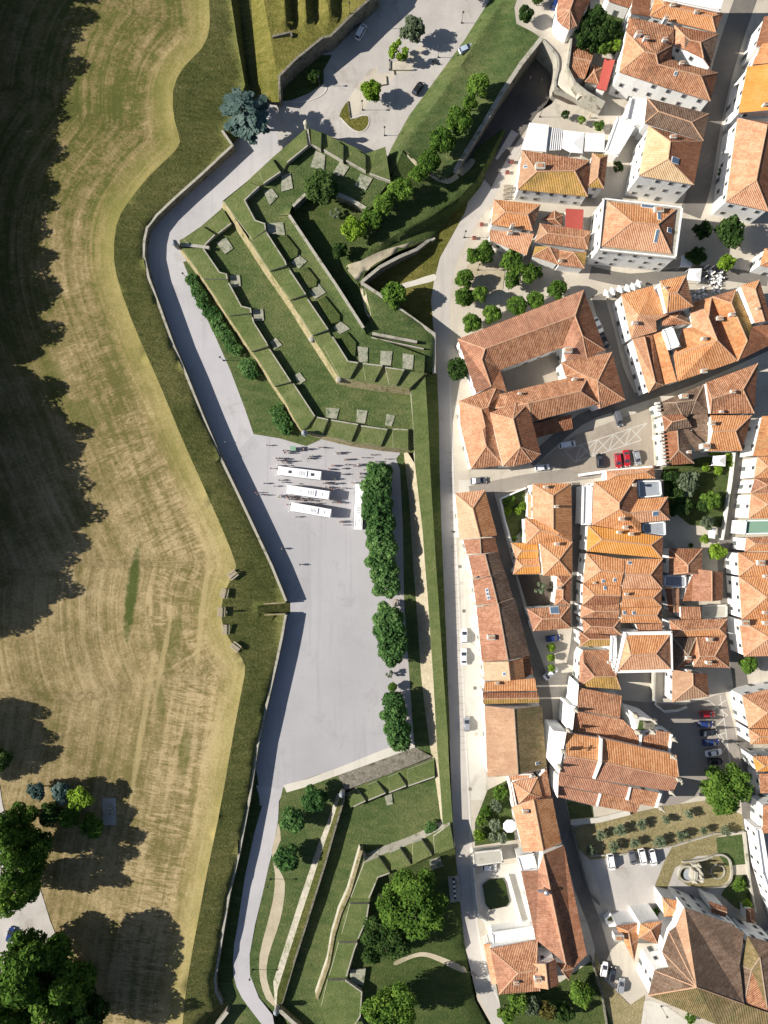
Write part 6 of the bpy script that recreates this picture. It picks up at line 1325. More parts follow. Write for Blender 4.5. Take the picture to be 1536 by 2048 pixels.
for i, a in enumerate(((1018, 1003, 13, 'leaf_plane'), (1046, 1012, 9, 'leaf_lime'), (1015, 1022, 9, 'leaf_lime'), (1036, 1022, 8, 'leaf_lime'), (1030, 1078, 7, 'leaf_plane'), (1046, 1070, 7, 'leaf_plane'))): tree('shrub', a[0], a[1], a[2], 2.2, a[3], ORD[i] + ' shrub in the small courtyard garden', 'shrubs of the courtyard garden', 'shrub', cat='shrub')
row('dome', [(1102, 1295, 9), (1102, 1315, 8), (1103, 1335, 8)], 3, 'leaf_lime', 'small bright tree in the parking corner by the blue car', 'small trees in the parking corner')
tree('big', 1455, 1578, 53, 11, 'leaf_plane', 'huge round green tree between the church and the white houses')
row('olive', [(1201, 1671, 12), (1239, 1661, 14), (1284, 1650, 13), (1332, 1639, 10), (1378, 1629, 11)], 3.2, 'leaf_olive', 'olive tree from the west in the upper olive row', 'olive trees of the upper row', 'olive_tree')
row('olive', [(1182, 1700, 12), (1227, 1694, 13), (1269, 1687, 11), (1318, 1684, 14), (1363, 1672, 13), (1408, 1662, 9), (1451, 1661, 11)], 3.2, 'leaf_olive', 'olive tree from the west in the lower olive row', 'olive trees of the lower row', 'olive_tree')
tree('big', 825, 1812, 72, 14, 'leaf_plane', 'largest bright green tree in the ravelin')
tree('big', 768, 1880, 54, 11, 'leaf_dark', 'dark green tree leaning against the largest ravelin tree')
tree('big', 782, 2018, 60, 15, 'leaf_plane', 'wide tree at the bottom edge inside the ravelin')
tree('shrub', 862, 1656, 15, 3, 'leaf_hedge', 'dark bush at the east end of the ravelin ditch', None, 'bush', cat='bush')
row('dome', [(627, 1597, 27), (585, 1641, 26), (573, 1714, 28)], 6.5, 'leaf_hedge', 'round tree from the north on the south lawn', 'round trees on the south lawn')
for i, a in enumerate(((1036, 2008, 24, 'leaf_plane'), (1068, 2012, 20, 'leaf_olive'), (1092, 2020, 20, 'leaf_brown'), (1130, 2028, 22, 'leaf_dark'), (1162, 1985, 29, 'leaf_plane'), (1012, 2030, 18, 'leaf_plane'))): tree('lumpy', a[0], a[1], a[2], 6.5, a[3], ORD[i] + ' tree below the brown hipped house at the bottom edge', 'trees at the bottom edge by the lane')
for i, a in enumerate(((972, 1622, 12, 'leaf_plane'), (962, 1640, 11, 'leaf_plane'), (956, 1672, 13, 'leaf_lime'), (990, 1650, 13, 'leaf_olive'), (1000, 1585, 15, 'leaf_plane'), (990, 1612, 13, 'leaf_olive'), (1005, 1675, 12, 'leaf_olive'), (985, 1675, 10, 'leaf_olive'))): tree('shrub', a[0], a[1], a[2], 3, a[3], ORD[i] + ' shrub of the leafy terrace garden', 'shrubs of the terrace garden', 'shrub', cat='shrub')
row('shrub', [(1248, 1838, 8), (1270, 1835, 8), (1292, 1830, 9), (1312, 1826, 10), (1330, 1846, 11)], 2, 'leaf_plane', 'shrub in the walled hedge garden of the lane corner', 'shrubs of the walled hedge garden', 'shrub', cat='shrub')
for a in ((1478, 1770, 14, 'leaf_plane', 'green bush under the fountain lawn wall'), (1494, 1808, 11, 'leaf_lime', 'lime bush by the small dark red outhouse'), (1380, 2035, 12, 'leaf_plane', 'small bush by the mossy church eaves'), (1445, 345, 10, 'leaf_plane', 'ivy bush on the roof corner by the tree square'), (1235, 335, 12, 'leaf_dark', 'dark tree in the gap beside the mossy house')): tree('shrub', a[0], a[1], a[2], 3, a[3], a[4], None, 'bush', cat='bush')
tree('dome', 1052, 28, 16, 5, 'leaf_dark', 'dark tree at the top of the gate rampart')
tree('shrub', 1076, -2, 12, 4, 'leaf_dark', 'dark bush at the top edge above the gate')
# trees on the meadow
for i, a in enumerate(((28, 1652, 46, 16, 'leaf_plane'), (45, 1718, 52, 18, 'leaf_plane'), (30, 1785, 48, 17, 'leaf_plane'), (68, 1925, 74, 21, 'leaf_plane'), (118, 1985, 66, 20, 'leaf_plane'), (22, 2020, 66, 20, 'leaf_plane'), (160, 2050, 52, 18, 'leaf_dark'))): tree('tall', a[0], a[1], a[2], a[3], a[4], ORD[i] + ' tall poplar from the north at the left edge', 'tall poplars at the left edge', 'poplar_tree', ch=a[3] * .8)
for a in ((122, 1588, 24, 7, 'leaf_blue', 'blue green bushy tree beside the lime tree on the meadow'), (159, 1597, 29, 8, 'leaf_lime', 'lime green tree on the meadow near the stone bench'), (182, 1652, 28, 6, 'leaf_plane', 'green tree just below the stone bench on the meadow'), (72, 1582, 20, 6, 'leaf_blue', 'small blue green tree at the edge of the poplar shade'), (140, 1630, 26, 5, 'leaf_plane', 'low green tree in the shade on the meadow'), (4, 1520, 26, 9, 'leaf_dark', 'dark tree cut by the left edge above the lane'), (104, 1628, 26, 5, 'leaf_dark', 'dark low tree in the poplar shade')): tree('lumpy', *a)
SH = [(-30, 205), (55, 190), (125, 158), (200, 150), (280, 132), (360, 122), (440, 108), (520, 112), (600, 118), (668, 112), (738, 50), (806, 132), (865, 172), (935, 192), (1005, 192), (1075, 158), (1150, 152), (1215, 88)]
for i, (y, xe) in enumerate(SH):
    hh = 21 + random.uniform(-2, 2); xe += 16 if xe > 80 else 0; x0 = xe - (hh - 1.5) / math.tan(R(SUN_EL)) / S + 6
    if x0 > -78: x0 = -78; hh = (xe - x0) * S * math.tan(R(SUN_EL)) + 1
    for dx in (0, -75):
        wx, wy = (x0 + dx - 768) * S, (1024 - y) * S
        rt = empty('poplar_tree', (wx, wy, 1.1), 'tall dark poplar beyond the left edge shading the meadow', 'tree', 'poplars beyond the left edge')
        r = random.uniform(8.8, 10.4); c = bpy.data.objects.new('crown', CM['big'][i % 2]); col.objects.link(c); c.parent = rt; c.location = (0, 0, hh * .54); c.scale = (r, r, hh * .47); c.rotation_euler = (0, 0, i * 1.3)
        c.material_slots[0].link = 'OBJECT'; c.material_slots[0].material = M['leaf_dark']
        t = bpy.data.objects.new('trunk', trunk_me); col.objects.link(t); t.parent = rt; t.scale = (10, 10, hh)
for y, x0, hh in ((1430, -72, 14.0), (1478, -60, 14.5), (1515, -62, 12.5)):
    rt = empty('poplar_tree', ((x0 - 768) * S, (1024 - y) * S, 1.1), 'tree beyond the left edge casting the lone crown shadow', 'tree', 'poplars beyond the left edge')
    c = bpy.data.objects.new('crown', CM['big'][0]); col.objects.link(c); c.parent = rt; c.location = (0, 0, hh * .62); c.scale = (6.5, 6.5, hh * .38)
    c.material_slots[0].link = 'OBJECT'; c.material_slots[0].material = M['leaf_dark']
    t = bpy.data.objects.new('trunk', trunk_me); col.objects.link(t); t.parent = rt; t.scale = (8, 8, hh)

# ---------------------------------------------------------------- vehicles
def loft(stations):
    """stations: (x, half width, z low, z high, half width at top)"""
    V = []; F = []
    for x, w0, zl, zh, w1 in stations:
        V += [(x, -w0 * .92, zl), (x, -w0, (zl * .55 + zh * .45)), (x, -w1, zh), (x, w1, zh), (x, w0, (zl * .55 + zh * .45)), (x, w0 * .92, zl)]
    n_ = len(stations)
    for i in range(n_ - 1):
        for k in range(6): F.append((6 * i + k, 6 * i + (k + 1) % 6, 6 * i + 6 + (k + 1) % 6, 6 * i + 6 + k))
    F += [tuple(range(6))[::-1], tuple(range(6 * n_ - 6, 6 * n_))]
    return V, F
def car_proto(kind):
    """front towards +x"""
    L_, W, Hh = dict(hatch=(4.1, 1.76, 1.48), saloon=(4.6, 1.8, 1.45), van=(4.7, 1.86, 1.85))[kind]
    rt = empty('parked_car', (0, 0, 0)); w_ = W / 2; x1 = L_ / 2
    b = MB(); b.add(*loft([(-x1, w_ * .78, .35, .78, w_ * .72), (-x1 + .15, w_ * .95, .25, .92, w_ * .88), (-x1 + .6, w_, .2, .96, w_ * .95), (0, w_, .2, .95, w_ * .95), (x1 - 1.1, w_, .2, .92, w_ * .93), (x1 - .3, w_ * .93, .22, .76, w_ * .84), (x1, w_ * .72, .35, .62, w_ * .62)]))
    rb, rf = dict(hatch=(-x1 + .55, .35), saloon=(-x1 + 1.35, .45), van=(-x1 + .3, .85))[kind]
    gb, gf = rb - dict(hatch=.40, saloon=.75, van=.15)[kind], rf + .85
    zr = Hh
    b.add(*loft([(rb, w_ * .74, zr - .06, zr, w_ * .66), ((rb + rf) / 2, w_ * .78, zr - .05, zr + .03, w_ * .7), (rf, w_ * .74, zr - .06, zr, w_ * .66)]))
    for s in (-1, 1):
        for xa, za, xb in ((rf, zr - .04, gf), (rb, zr - .04, gb)): b.tube((xa, s * w_ * .72, za), (xb, s * w_ * .86, .93), .05, .05, 6)
        b.tube(((rb + rf) / 2, s * w_ * .75, zr - .04), ((rb + rf) / 2, s * w_ * .9, .93), .05, .05, 6)
    body = b.build('body', M['white_paint'], rt, True)
    for p in body.data.polygons: p.use_smooth = False
    g_ = MB()
    g_.add([(gb, -w_ * .85, .93), (gf, -w_ * .85, .92), (gf, w_ * .85, .92), (gb, w_ * .85, .93), (rb + .03, -w_ * .70, zr - .03), (rf - .03, -w_ * .70, zr - .03), (rf - .03, w_ * .70, zr - .03), (rb + .03, w_ * .70, zr - .03)],
           [(0, 1, 5, 4), (1, 2, 6, 5), (2, 3, 7, 6), (3, 0, 4, 7), (4, 5, 6, 7)])
    g_.build('windows', M['dark_glass'], rt)
    for x in (-x1 + .8, x1 - .85):
        for s in (-1, 1):
            m = MB(); m.tube((x, s * (w_ - .2), .31), (x, s * (w_ - .0), .31), .31, .31, 14); wh = m.build('wheel', M['rubber'], rt)
            m = MB(); m.tube((x, s * (w_ - .01), .31), (x, s * (w_ + .015), .31), .18, .16, 10); m.build('rim', M['silver_paint'], wh)
    for s in (-1, 1):
        m = MB(); m.box((x1 - .12, s * w_ * .66, .64), (.24, .3, .12)); m.build('headlight', M['lamp_glass'], rt)
        m = MB(); m.box((-x1 + .08, s * w_ * .72, .74), (.14, .26, .14)); m.build('tail_light', M['tail_glass'], rt)
        m = MB(); m.box((rf + .45, s * (w_ + .08), 1.0), (.12, .18, .12)); m.build('mirror', M['rubber'], rt)
    return rt
PR = {k: car_proto(k) for k in ('hatch', 'saloon', 'van')}
def car(kind, px, py, ang, color, label, group=None):
    g_ = on_ground(px, py, 1.0); c = copy_tree(PR[kind]); c.name = 'parked_van' if kind == 'van' else 'parked_car'
    c.location = g_ + Vector((0, 0, .02)); c.rotation_euler = (0, 0, R(ang)); paint(c, M[color + '_paint'], ('body',))
    tag(c, label, 'van' if kind == 'van' else 'car', group)
CG = {}
for a in (('van', 722, 62, 62, 'white', 'white van driving up the cobbled road by the bastion'), ('hatch', 836, 175, 55, 'black', 'black car on the cobbled square beside the gate rampart'), ('hatch', 932, 96, 25, 'lightblue', 'pale blue car parked on the foot of the gate rampart'), ('hatch', 1113, 4, 62, 'blue', 'dark blue car at the top edge by the fan shaped roof'),
    ('saloon', 1196, 649, -63, 'white', 'white car in the lane east of the cloister'), ('saloon', 1209, 681, -65, 'black', 'black car in the lane behind the white one east of the cloister'), ('van', 1135, 889, 10, 'white', 'white van parked on the mosaic square in the shade'), ('hatch', 1085, 935, 8, 'white', 'white car below the chapel at the mosaic square'),
    ('hatch', 1200, 921, 94, 'black', 'black car left of the red cars on the mosaic square'), ('van', 1237, 836, -72, 'grey', 'dark grey car alone in the north of the mosaic square'), ('hatch', 1237, 921, -83, 'red', 'left one of two red cars on the mosaic square'), ('saloon', 1254, 916, -83, 'red', 'right one of two red cars on the mosaic square'), ('hatch', 1275, 915, -76, 'silver', 'silver car beside the red cars on the mosaic square'),
    ('saloon', 957, 961, 5, 'grey', 'dark grey car turning out of the street'), ('hatch', 929, 1272, 90, 'white', 'upper of two white cars parked in front of the long row'), ('saloon', 928, 1314, 90, 'white', 'lower of two white cars parked in front of the long row'), ('hatch', 934, 1449, 90, 'silver', 'silver car parked alone before the largest row house'),
    ('hatch', 1106, 1277, 6, 'blue', 'deep blue car above the small bright trees'), ('saloon', 1102, 1347, 40, 'white', 'white car parked askew below the small bright trees'), ('hatch', 1416, 1429, 0, 'red', 'red car topmost in the church parking row'), ('hatch', 1412, 1449, 0, 'blue', 'dark blue car second in the church parking row'), ('saloon', 1418, 1466, 5, 'black', 'black car third in the church parking row'),
    ('saloon', 1423, 1486, 2, 'blue', 'blue car fourth in the church parking row'), ('saloon', 1428, 1506, 9, 'white', 'white car fifth in the church parking row'), ('hatch', 1432, 1524, 0, 'black', 'black car lowest in the church parking row under the tree'), ('van', 1223, 1725, -80, 'white', 'white van standing alone at the left of the fountain yard'), ('hatch', 1266, 1717, -77, 'grey', 'grey car between white vans in the fountain yard'),
    ('van', 1286, 1715, -77, 'white', 'white pick up shaped van beside the grey car in the fountain yard'), ('van', 1306, 1716, -77, 'white', 'rightmost white van in the fountain yard'), ('hatch', 1209, 1940, 80, 'white', 'white car beside a black one at the bottom lane'), ('hatch', 1225, 1950, 78, 'black', 'black car squeezed between two white ones at the bottom lane'), ('hatch', 1243, 1973, 80, 'silver', 'silver white car lowest at the bottom lane'),
    ('hatch', 979, 1735, 0, 'white', 'white car in the courtyard north of the green pond'), ('hatch', 20, 1870, 75, 'blue', 'dark blue car half hidden by poplars at the left edge'), ('hatch', 1104, 150, 0, 'white', '')):
    if a[5]: car(*a[:5], a[5], 'parked cars and vans')
for p in PR.values():
    for c in list(p.children_recursive): bpy.data.objects.remove(c)
    bpy.data.objects.remove(p)
# coaches
def coach():
    rt = empty('coach', (0, 0, 0)); Lh, w_ = 6.05, 1.27
    b = MB(); b.add(*loft([(-Lh, w_ * .93, .4, 3.05, w_ * .84), (-Lh + .12, w_, .32, 3.2, w_ * .92), (-3, w_, .3, 3.24, w_ * .93), (2, w_, .3, 3.26, w_ * .93), (Lh - .8, w_, .3, 3.24, w_ * .93), (Lh - .25, w_ * .98, .32, 3.08, w_ * .86), (Lh, w_ * .9, .42, 2.3, w_ * .8)]))
    b.build('body', M['white_paint'], rt)
    for s in (-1, 1):
        m = MB(); m.box((-.2, s * (w_ + .0), 2.05), (10.6, .07, .95)); m.build('side_window', M['dark_glass'], rt)
        m = MB(); m.tube((Lh - .1, s * 1.1, 2.6), (Lh + .55, s * 1.5, 2.55), .05, .05, 6); m.box((Lh + .5, s * 1.52, 2.35), (.16, .25, .5)); m.build('mirror', M['white_paint'], rt)
        m = MB(); m.box((Lh - .02, s * .85, .75), (.1, .4, .25)); m.build('headlight', M['lamp_glass'], rt)
        for x in (-3.4, 3.6):
            m = MB(); m.tube((x, s * (w_ - .28), .5), (x, s * (w_ + .01), .5), .5, .5, 16); m.build('wheel', M['rubber'], rt)
    m = MB(); m.add([(Lh - .22, -1.02, 2.95), (Lh - .22, 1.02, 2.95), (Lh + .03, .95, 1.5), (Lh + .03, -.95, 1.5)], [(0, 3, 2, 1)]); m.build('windscreen', M['dark_glass'], rt)
    m = MB(); m.box((-.9, 0, 3.34), (2.6, 1.7, .22), 0, 0, .92); ac = m.build('roof_unit', M['white_paint'], rt)
    m = MB()
    for i in range(4): m.box((-1.5 + i * .45, 0, 3.46), (.16, 1.1, .03))
    m.build('grille', M['silver_paint'], ac)
    for x in (2.6, -3.6):
        m = MB(); m.box((x, 0, 3.28), (.85, .75, .1)); m.build('roof_hatch', M['white_paint'], rt)
    m = MB()
    for s in (-1, 1): m.box((0, s * .82, 3.27), (10.4, .05, .05))
    m.build('roof_rail', M['frame'], rt)
    return rt
cp = coach()
for i, (px, py, ang, ln, lb) in enumerate(((598.7, 946, 173, 1.0, 'white coach with two dark roof hatches, northernmost on the square'), (616, 984.5, 171.5, .98, 'white coach in the middle of the three parallel coaches'), (621.7, 1020, 170, .93, 'white coach southernmost of the three parallel coaches'), (717.5, 1013, 88, 1.06, 'white coach parked lengthwise along the plane trees'))):
    c = cp if i == 3 else copy_tree(cp); p = P(px, py, 3.2); c.location = (p.x, p.y, .01); c.rotation_euler = (0, 0, R(ang)); c.scale = (ln, 1, 1)
    tag(c, lb, 'coach', 'white coaches on the gravel square')
    if i == 0: paint(c, M['dark_glass'], ('roof_hatch',))
# ---------------------------------------------------------------- people
def skin(name, joints, bones, root, mat, parent, sub=1):
    me = bpy.data.meshes.new(name); me.from_pydata([j[:3] for j in joints], bones, []); ob = bpy.data.objects.new(name, me); col.objects.link(ob)
    md = ob.modifiers.new('s', 'SKIN'); sv = me.skin_vertices[0].data
    for i, j in enumerate(joints): sv[i].radius = (j[3], j[4] if len(j) > 4 else j[3]); sv[i].use_root = i == root
    if sub: s_ = ob.modifiers.new('u', 'SUBSURF'); s_.levels = sub
    dg = bpy.context.evaluated_depsgraph_get(); m2 = bpy.data.meshes.new_from_object(ob.evaluated_get(dg)); m2.name = name
    bpy.data.objects.remove(ob); m2.materials.clear(); m2.materials.append(mat)
    o2 = bpy.data.objects.new(name, m2); col.objects.link(o2); o2.parent = parent; return o2
M['skin'] = plain('skin', (.55, .34, .25), .7)
for nme, c in dict(white=(.78, .78, .78), navy=(.03, .04, .09), black=(.02, .02, .022), red=(.50, .06, .04), blue=(.10, .20, .42), grey=(.28, .28, .29), coral=(.70, .25, .17), khaki=(.34, .28, .19), green=(.10, .22, .10), jeans=(.08, .12, .22)).items(): M['cloth_' + nme] = plain('cloth_' + nme, c, .9)
M['hair_dark'] = plain('hair_dark', (.03, .022, .018), .8); M['hair_fair'] = plain('hair_fair', (.36, .26, .14), .8); M['hair_grey'] = plain('hair_grey', (.45, .44, .42), .8)
def person_proto(step, arm):
    rt = empty('person', (0, 0, 0))
    J = [(0, 0, .95, .13, .16), (0, 0, 1.2, .12, .15), (0, 0, 1.40, .12, .17), (0, 0, 1.50, .06), (.02, 0, 1.62, .085, .08), (.02, 0, 1.72, .08, .075)]; B = [(0, 1), (1, 2), (2, 3), (3, 4), (4, 5)]
    for s in (-1, 1):
        k = len(J); f = step * s
        J += [(0, s * .10, .88, .09), (f * .5 + .03, s * .10, .50, .062), (f * .9, s * .10, .09, .042), (f * .9 + .16, s * .11, .05, .035)]; B += [(0, k), (k, k + 1), (k + 1, k + 2), (k + 2, k + 3)]
        k = len(J); a = -step * s * arm
        J += [(0, s * .20, 1.40, .055), (a * .4 - .02, s * .25, 1.14, .043), (a + .06, s * .24, .92, .034), (a + .09, s * .235, .85, .038), (a + .11, s * .23, .78, .018)]; B += [(2, k), (k, k + 1), (k + 1, k + 2), (k + 2, k + 3), (k + 3, k + 4)]
        k2 = len(J); J += [(a + .125, s * .205, .83, .012)]; B += [(k + 3, k2)]
    skin('body', J, B, 0, M['skin'], rt)
    T = [(0, 0, .93, .145, .175), (0, 0, 1.2, .135, .165), (0, 0, 1.40, .125, .18), (0, 0, 1.46, .08, .09)]; TB_ = [(0, 1), (1, 2), (2, 3)]
    for s in (-1, 1):
        k = len(T); a = -step * s * arm; T += [(0, s * .20, 1.40, .072), (a * .3 - .01, s * .24, 1.2, .062)]; TB_ += [(2, k), (k, k + 1)]
    skin('top', T, TB_, 0, M['cloth_white'], rt)
    T = [(0, 0, .97, .14, .165)]; TB_ = []
    for s in (-1, 1):
        k = len(T); f = step * s; T += [(0, s * .10, .86, .105), (f * .5 + .03, s * .10, .50, .082), (f * .88, s * .10, .14, .062)]; TB_ += [(0, k), (k, k + 1), (k + 1, k + 2)]
    skin('trousers', T, TB_, 0, M['cloth_navy'], rt)
    m = MB(); m.lathe((.005, 0, 1.66), [(.104, 0), (.11, .05), (.095, .105), (.05, .135), (.01, .142)], 10); m.build('hair', M['hair_dark'], rt, True)
    return rt
PP = [person_proto(.20, 1.0), person_proto(.05, .6), person_proto(-.22, 1.0), person_proto(.02, 3.0)]
used_l = {}
def person(px, py, where, tops=None):
    g_ = on_ground(px, py, 1.3); c = copy_tree(random.choice(PP)); c.location = g_ + Vector((0, 0, .02)); s_ = random.uniform(.93, 1.05); c.scale = (s_, s_, s_); c.rotation_euler = (0, 0, random.uniform(0, 6.28))
    tp = random.choice(tops or ['white', 'white', 'navy', 'black', 'grey', 'blue', 'red', 'khaki', 'green', 'coral']); bt = random.choice(['navy', 'black', 'jeans', 'khaki', 'grey', 'white']); hr = random.choice(['dark', 'dark', 'fair', 'grey'])
    paint(c, M['cloth_' + tp], ('top',)); paint(c, M['cloth_' + bt], ('trousers',)); paint(c, M['hair_' + hr], ('hair',))
    tag(c, 'person in a %s top and %s trousers %s' % (tp, bt if bt != 'jeans' else 'denim', where), 'person', 'people around the coaches' if not any(k in where for k in ('gate', 'potted', 'church')) else 'people in the town')
o(480, 780, 4)
GRP = [('near the lower battery wall', [(215, 440), (510, 472), (548, 468)]), ('in the group nearest the green box', [(345, 482), (356, 500), (375, 486), (386, 504), (402, 490)]), ('below the battery wall on the square', [(625, 455), (662, 460)]),
    ('at the nose of the north coach', [(290, 545), (300, 562), (316, 546), (330, 566), (350, 550), (366, 570), (340, 582), (402, 566)]), ('clustered north of the coaches', [(545, 547), (556, 530), (577, 526), (566, 542)]), ('standing well north of the coaches', [(765, 500), (776, 508), (800, 496), (830, 556), (846, 550), (862, 552)]),
    ('east of the north coach by plane trees', [(735, 606), (750, 600), (705, 630), (720, 636), (810, 626), (846, 596), (906, 606), (945, 600), (952, 592)]), ('at the east end of the square', [(980, 540), (1050, 516), (1086, 572), (1160, 550)]), ('beside the first plane tree', [(965, 672), (962, 664), (990, 636), (956, 696), (966, 720), (890, 742), (908, 744)]),
    ('at the west side of the north coach', [(245, 626), (300, 604)]), ('between the north and middle coaches', [(310, 720), (336, 738), (190, 746), (270, 768)]), ('in the shadow edge west of the coaches', [(130, 820), (142, 834), (200, 840)]),
    ('queueing between middle and south coaches', [(310, 842), (308, 856), (332, 852), (370, 856), (382, 866), (392, 876), (402, 850), (412, 860), (430, 866), (450, 870), (480, 880), (492, 868), (512, 880), (540, 870), (572, 886), (606, 906), (650, 872)]), ('behind the tail of the north coach', [(665, 745), (682, 738), (702, 746), (712, 752), (762, 710), (766, 746)]),
    ('behind the tail of the middle coach', [(682, 776), (712, 780), (736, 792), (752, 800), (816, 786), (812, 672)]), ('behind the tail of the south coach', [(726, 880), (736, 902), (746, 890), (762, 886), (782, 896), (802, 902)]), ('south of the coaches', [(376, 916), (446, 1015), (790, 1056), (812, 1050), (822, 1060), (826, 1080)]), ('alone in the empty part of the square', [(335, 1270), (476, 1398)])]
for wh, pts in GRP:
    for p in pts: person(*q(*p), wh, ['coral', 'red', 'white', 'navy'] if 'plane tree' in wh or 'south of' in wh else None)
for a in ((1180, 231, 'by the potted trees above the marquee'), (1086, 212, 'at the mouth of the gate passage'), (1062, 152, 'in the dark gate passage'), (1084, 158, 'deep in the dark gate passage'), (454, 1224, 'behind the wooden picnic benches'), (450, 884, 'walking in the shade of the road wall'), (1418, 1590, 'under the church front')): person(a[0], a[1], a[2], ['blue'] if 'picnic' in a[2] else None)
for p in PP:
    for c in list(p.children_recursive): bpy.data.objects.remove(c)
    bpy.data.objects.remove(p)
# ---------------------------------------------------------------- lamps, turrets, benches, awnings ...
def lamp_proto():
    rt = empty('street_lamp', (0, 0, 0)); m = MB(); m.lathe((0, 0, 0), [(.22, 0), (.2, .3), (.09, .45), (.065, 1.0), (.05, 3.6), (.04, 3.9)], 10); m.build('pole', M['iron'], rt)
    m = MB(); m.lathe((0, 0, 3.9), [(.12, 0), (.24, .45), (.24, .5), (.3, .52), (.1, .72), (.02, .85)], 8); ln = m.build('lantern', M['iron'], rt); m = MB(); m.lathe((0, 0, 3.95), [(.13, 0), (.235, .40)], 8); m.build('lantern_glass', M['lamp_glass'], ln); return rt
lp = lamp_proto()
LAMPS = [(725, 220, 'beside the front young tree on the cobbled square'), (779, 140, 'on the stone edge in the middle of the cobbled square'), (769, 271, 'at the corner by the battery and gate rampart'), (876, 115, 'near the thin gappy tree by the rampart foot'), (923, 46, 'at the top of the cobbled square'), (1079, 234, 'above the white marquee'), (447, 721, 'on the grass edge by the bushes of the lower battery'), (374, 557, 'at the north tip of the bush line'), (540, 1758, 'on the sandy track of the south lawn'), (505, 1939, 'at the south end of the sandy track'),
    (640, 172, 'in front of the dark bastion wall'), (928, 475, 'where the street bends by the triangular lawn'), (905, 1063, 'at the street beside the corner house'), (1332, 1362, 'in the shaded yard north of the church'), (1461, 1480, 'on the pale line of the church square'), (1322, 2012, 'at the west tip of the great church'), (955, 540, 'on the planted ground by the bench'), (700, 28, 'at the head of the bastion wall'), (865, 1180, 'on the pale slope of the east rampart')]
for i, (x, y, wh) in enumerate(LAMPS):
    c = lp if i == len(LAMPS) - 1 else copy_tree(lp); c.location = on_ground(x, y); tag(c, 'dark iron street lamp ' + wh, 'lamp', 'street lamps')
TUR = [(350, 487, 4.2, 'lead', 'grey domed sentry turret at the west tip of the lower battery'), (613, 248, 6.8, 'stone_light', 'white sentry turret at the north tip of the upper battery'), (609, 866, 4.2, 'lead', 'grey domed sentry turret at the corner by the gravel square'), (684, 1588, 1.6, 'lead', 'grey sentry turret at the head of the long south wall'), (553, 2022, 1.2, 'lead', 'grey sentry turret at the foot of the long south wall'), (677, 757, 6.6, 'stone_light', 'pale stone turret base at the south corner of the upper battery'), (622, 676, 6.0, 'stone_light', 'pale stone notch on the upper battery scarp')]
for x, y, zt, mt, lb in TUR:
    p = P(x, y, zt + 1.5); rt = empty('sentry_turret', (p.x, p.y, 0), lb, 'turret', 'sentry turrets')
    hh = 2.0 if mt == 'lead' or 'white' in lb else .4
    m = MB(); m.lathe((p.x, p.y, 0), [(.4, max(0.2, zt - 2.2)), (.75, zt - .4), (.8, zt), (.7, zt + .05), (.7, zt + hh)], 14); m.build('wall', M['stone_light'], rt)
    m = MB(); m.lathe((p.x, p.y, zt + hh), [(.85, 0), (.83, .12), (.66, .5), (.4, .8), (.12, 1.0), (.06, 1.3)] if hh > 1 else [(.75, 0), (.5, .15), (.1, .25)], 14); m.build('dome', M[mt], rt)
def bench_proto():
    rt = empty('picnic_bench', (0, 0, 0)); m = MB()
    for k in range(4): m.box((0, -.3 + .2 * k, .76), (2.6, .17, .05))
    m.build('table_top', M['wood'], rt)
    for s in (-1, 1):
        m = MB(); m.box((0, s * .85, .46), (2.6, .36, .06)); m.build('seat', M['wood'], rt)
        m = MB(); m.box((s * 1.0, 0, .42), (.12, 1.7, .1)); m.box((s * 1.0, .32, .38), (.12, .12, .76)); m.box((s * 1.0, -.32, .38), (.12, .12, .76)); m.box((s * 1.0, .85, .22), (.12, .12, .44)); m.box((s * 1.0, -.85, .22), (.12, .12, .44)); m.build('leg', M['wood'], rt)
    return rt
bp = bench_proto()
BN = [(465, 1150, 38, 'topmost of five wooden picnic benches on the meadow crest'), (448, 1187, 78, 'second of five wooden picnic benches on the meadow crest'), (442, 1224, 88, 'middle one of five wooden picnic benches on the meadow crest'), (451, 1259, 88, 'fourth of five wooden picnic benches on the meadow crest'), (471, 1294, -38, 'lowest of five wooden picnic benches on the meadow crest'),
      (1015, 374, 5, 'first picnic bench west of the mossy white house'), (1014, 383, 5, 'middle picnic bench west of the mossy white house'), (1013, 392, 5, 'last picnic bench west of the mossy white house'), (792, 1206, 80, 'bench in the gap between the plane tree rows')]
for i, (x, y, a, lb) in enumerate(BN):
    c = bp if i == len(BN) - 1 else copy_tree(bp); c.location = on_ground(x, y, .7); c.rotation_euler = (0, 0, R(a)); tag(c, lb, 'bench', 'wooden picnic benches')
    if i >= 5: c.scale = (.75, .75, 1)
def parasol(px, py, r, label, closed=False, n_=4, h=2.6, group='white parasols', rot=.4):
    g_ = on_ground(px, py, h); rt = empty('parasol', g_, label, 'parasol', group, rot)
    m = MB(); m.lathe((0, 0, 0), [(.3, 0), (.3, .1), (.04, .12), (.035, h)], 8); ob = m.build('pole', M['frame']); ob.parent = rt
    m = MB(); m.lathe((0, 0, h - .55), [(r, 0), (r * .98, .06), (r * .5, .4), (.06, .62)] if not closed else [(.16, -1.2), (.2, -.4), (.1, .5), (.03, .6)], n_ if not closed else 8); ob = m.build('canopy', M['canvas']); ob.parent = rt
for i, (x, y) in enumerate(((1215, 585), (1227, 581), (1242, 577), (1257, 575), (1268, 572), (1279, 566))): parasol(x, y, 1.25, ORD[i] + ' white parasol from the west along the cafe front', n_=4)
parasol(1020, 1654, 1.9, 'large white octagonal parasol in the terrace garden', n_=8, group=None)
for i, (x, y) in enumerate(((1415, 551), (1431, 543), (1418, 529), (1429, 531))): parasol(x, y, .3, ORD[i] + ' folded white parasol at the square cafe', True, group='folded parasols')
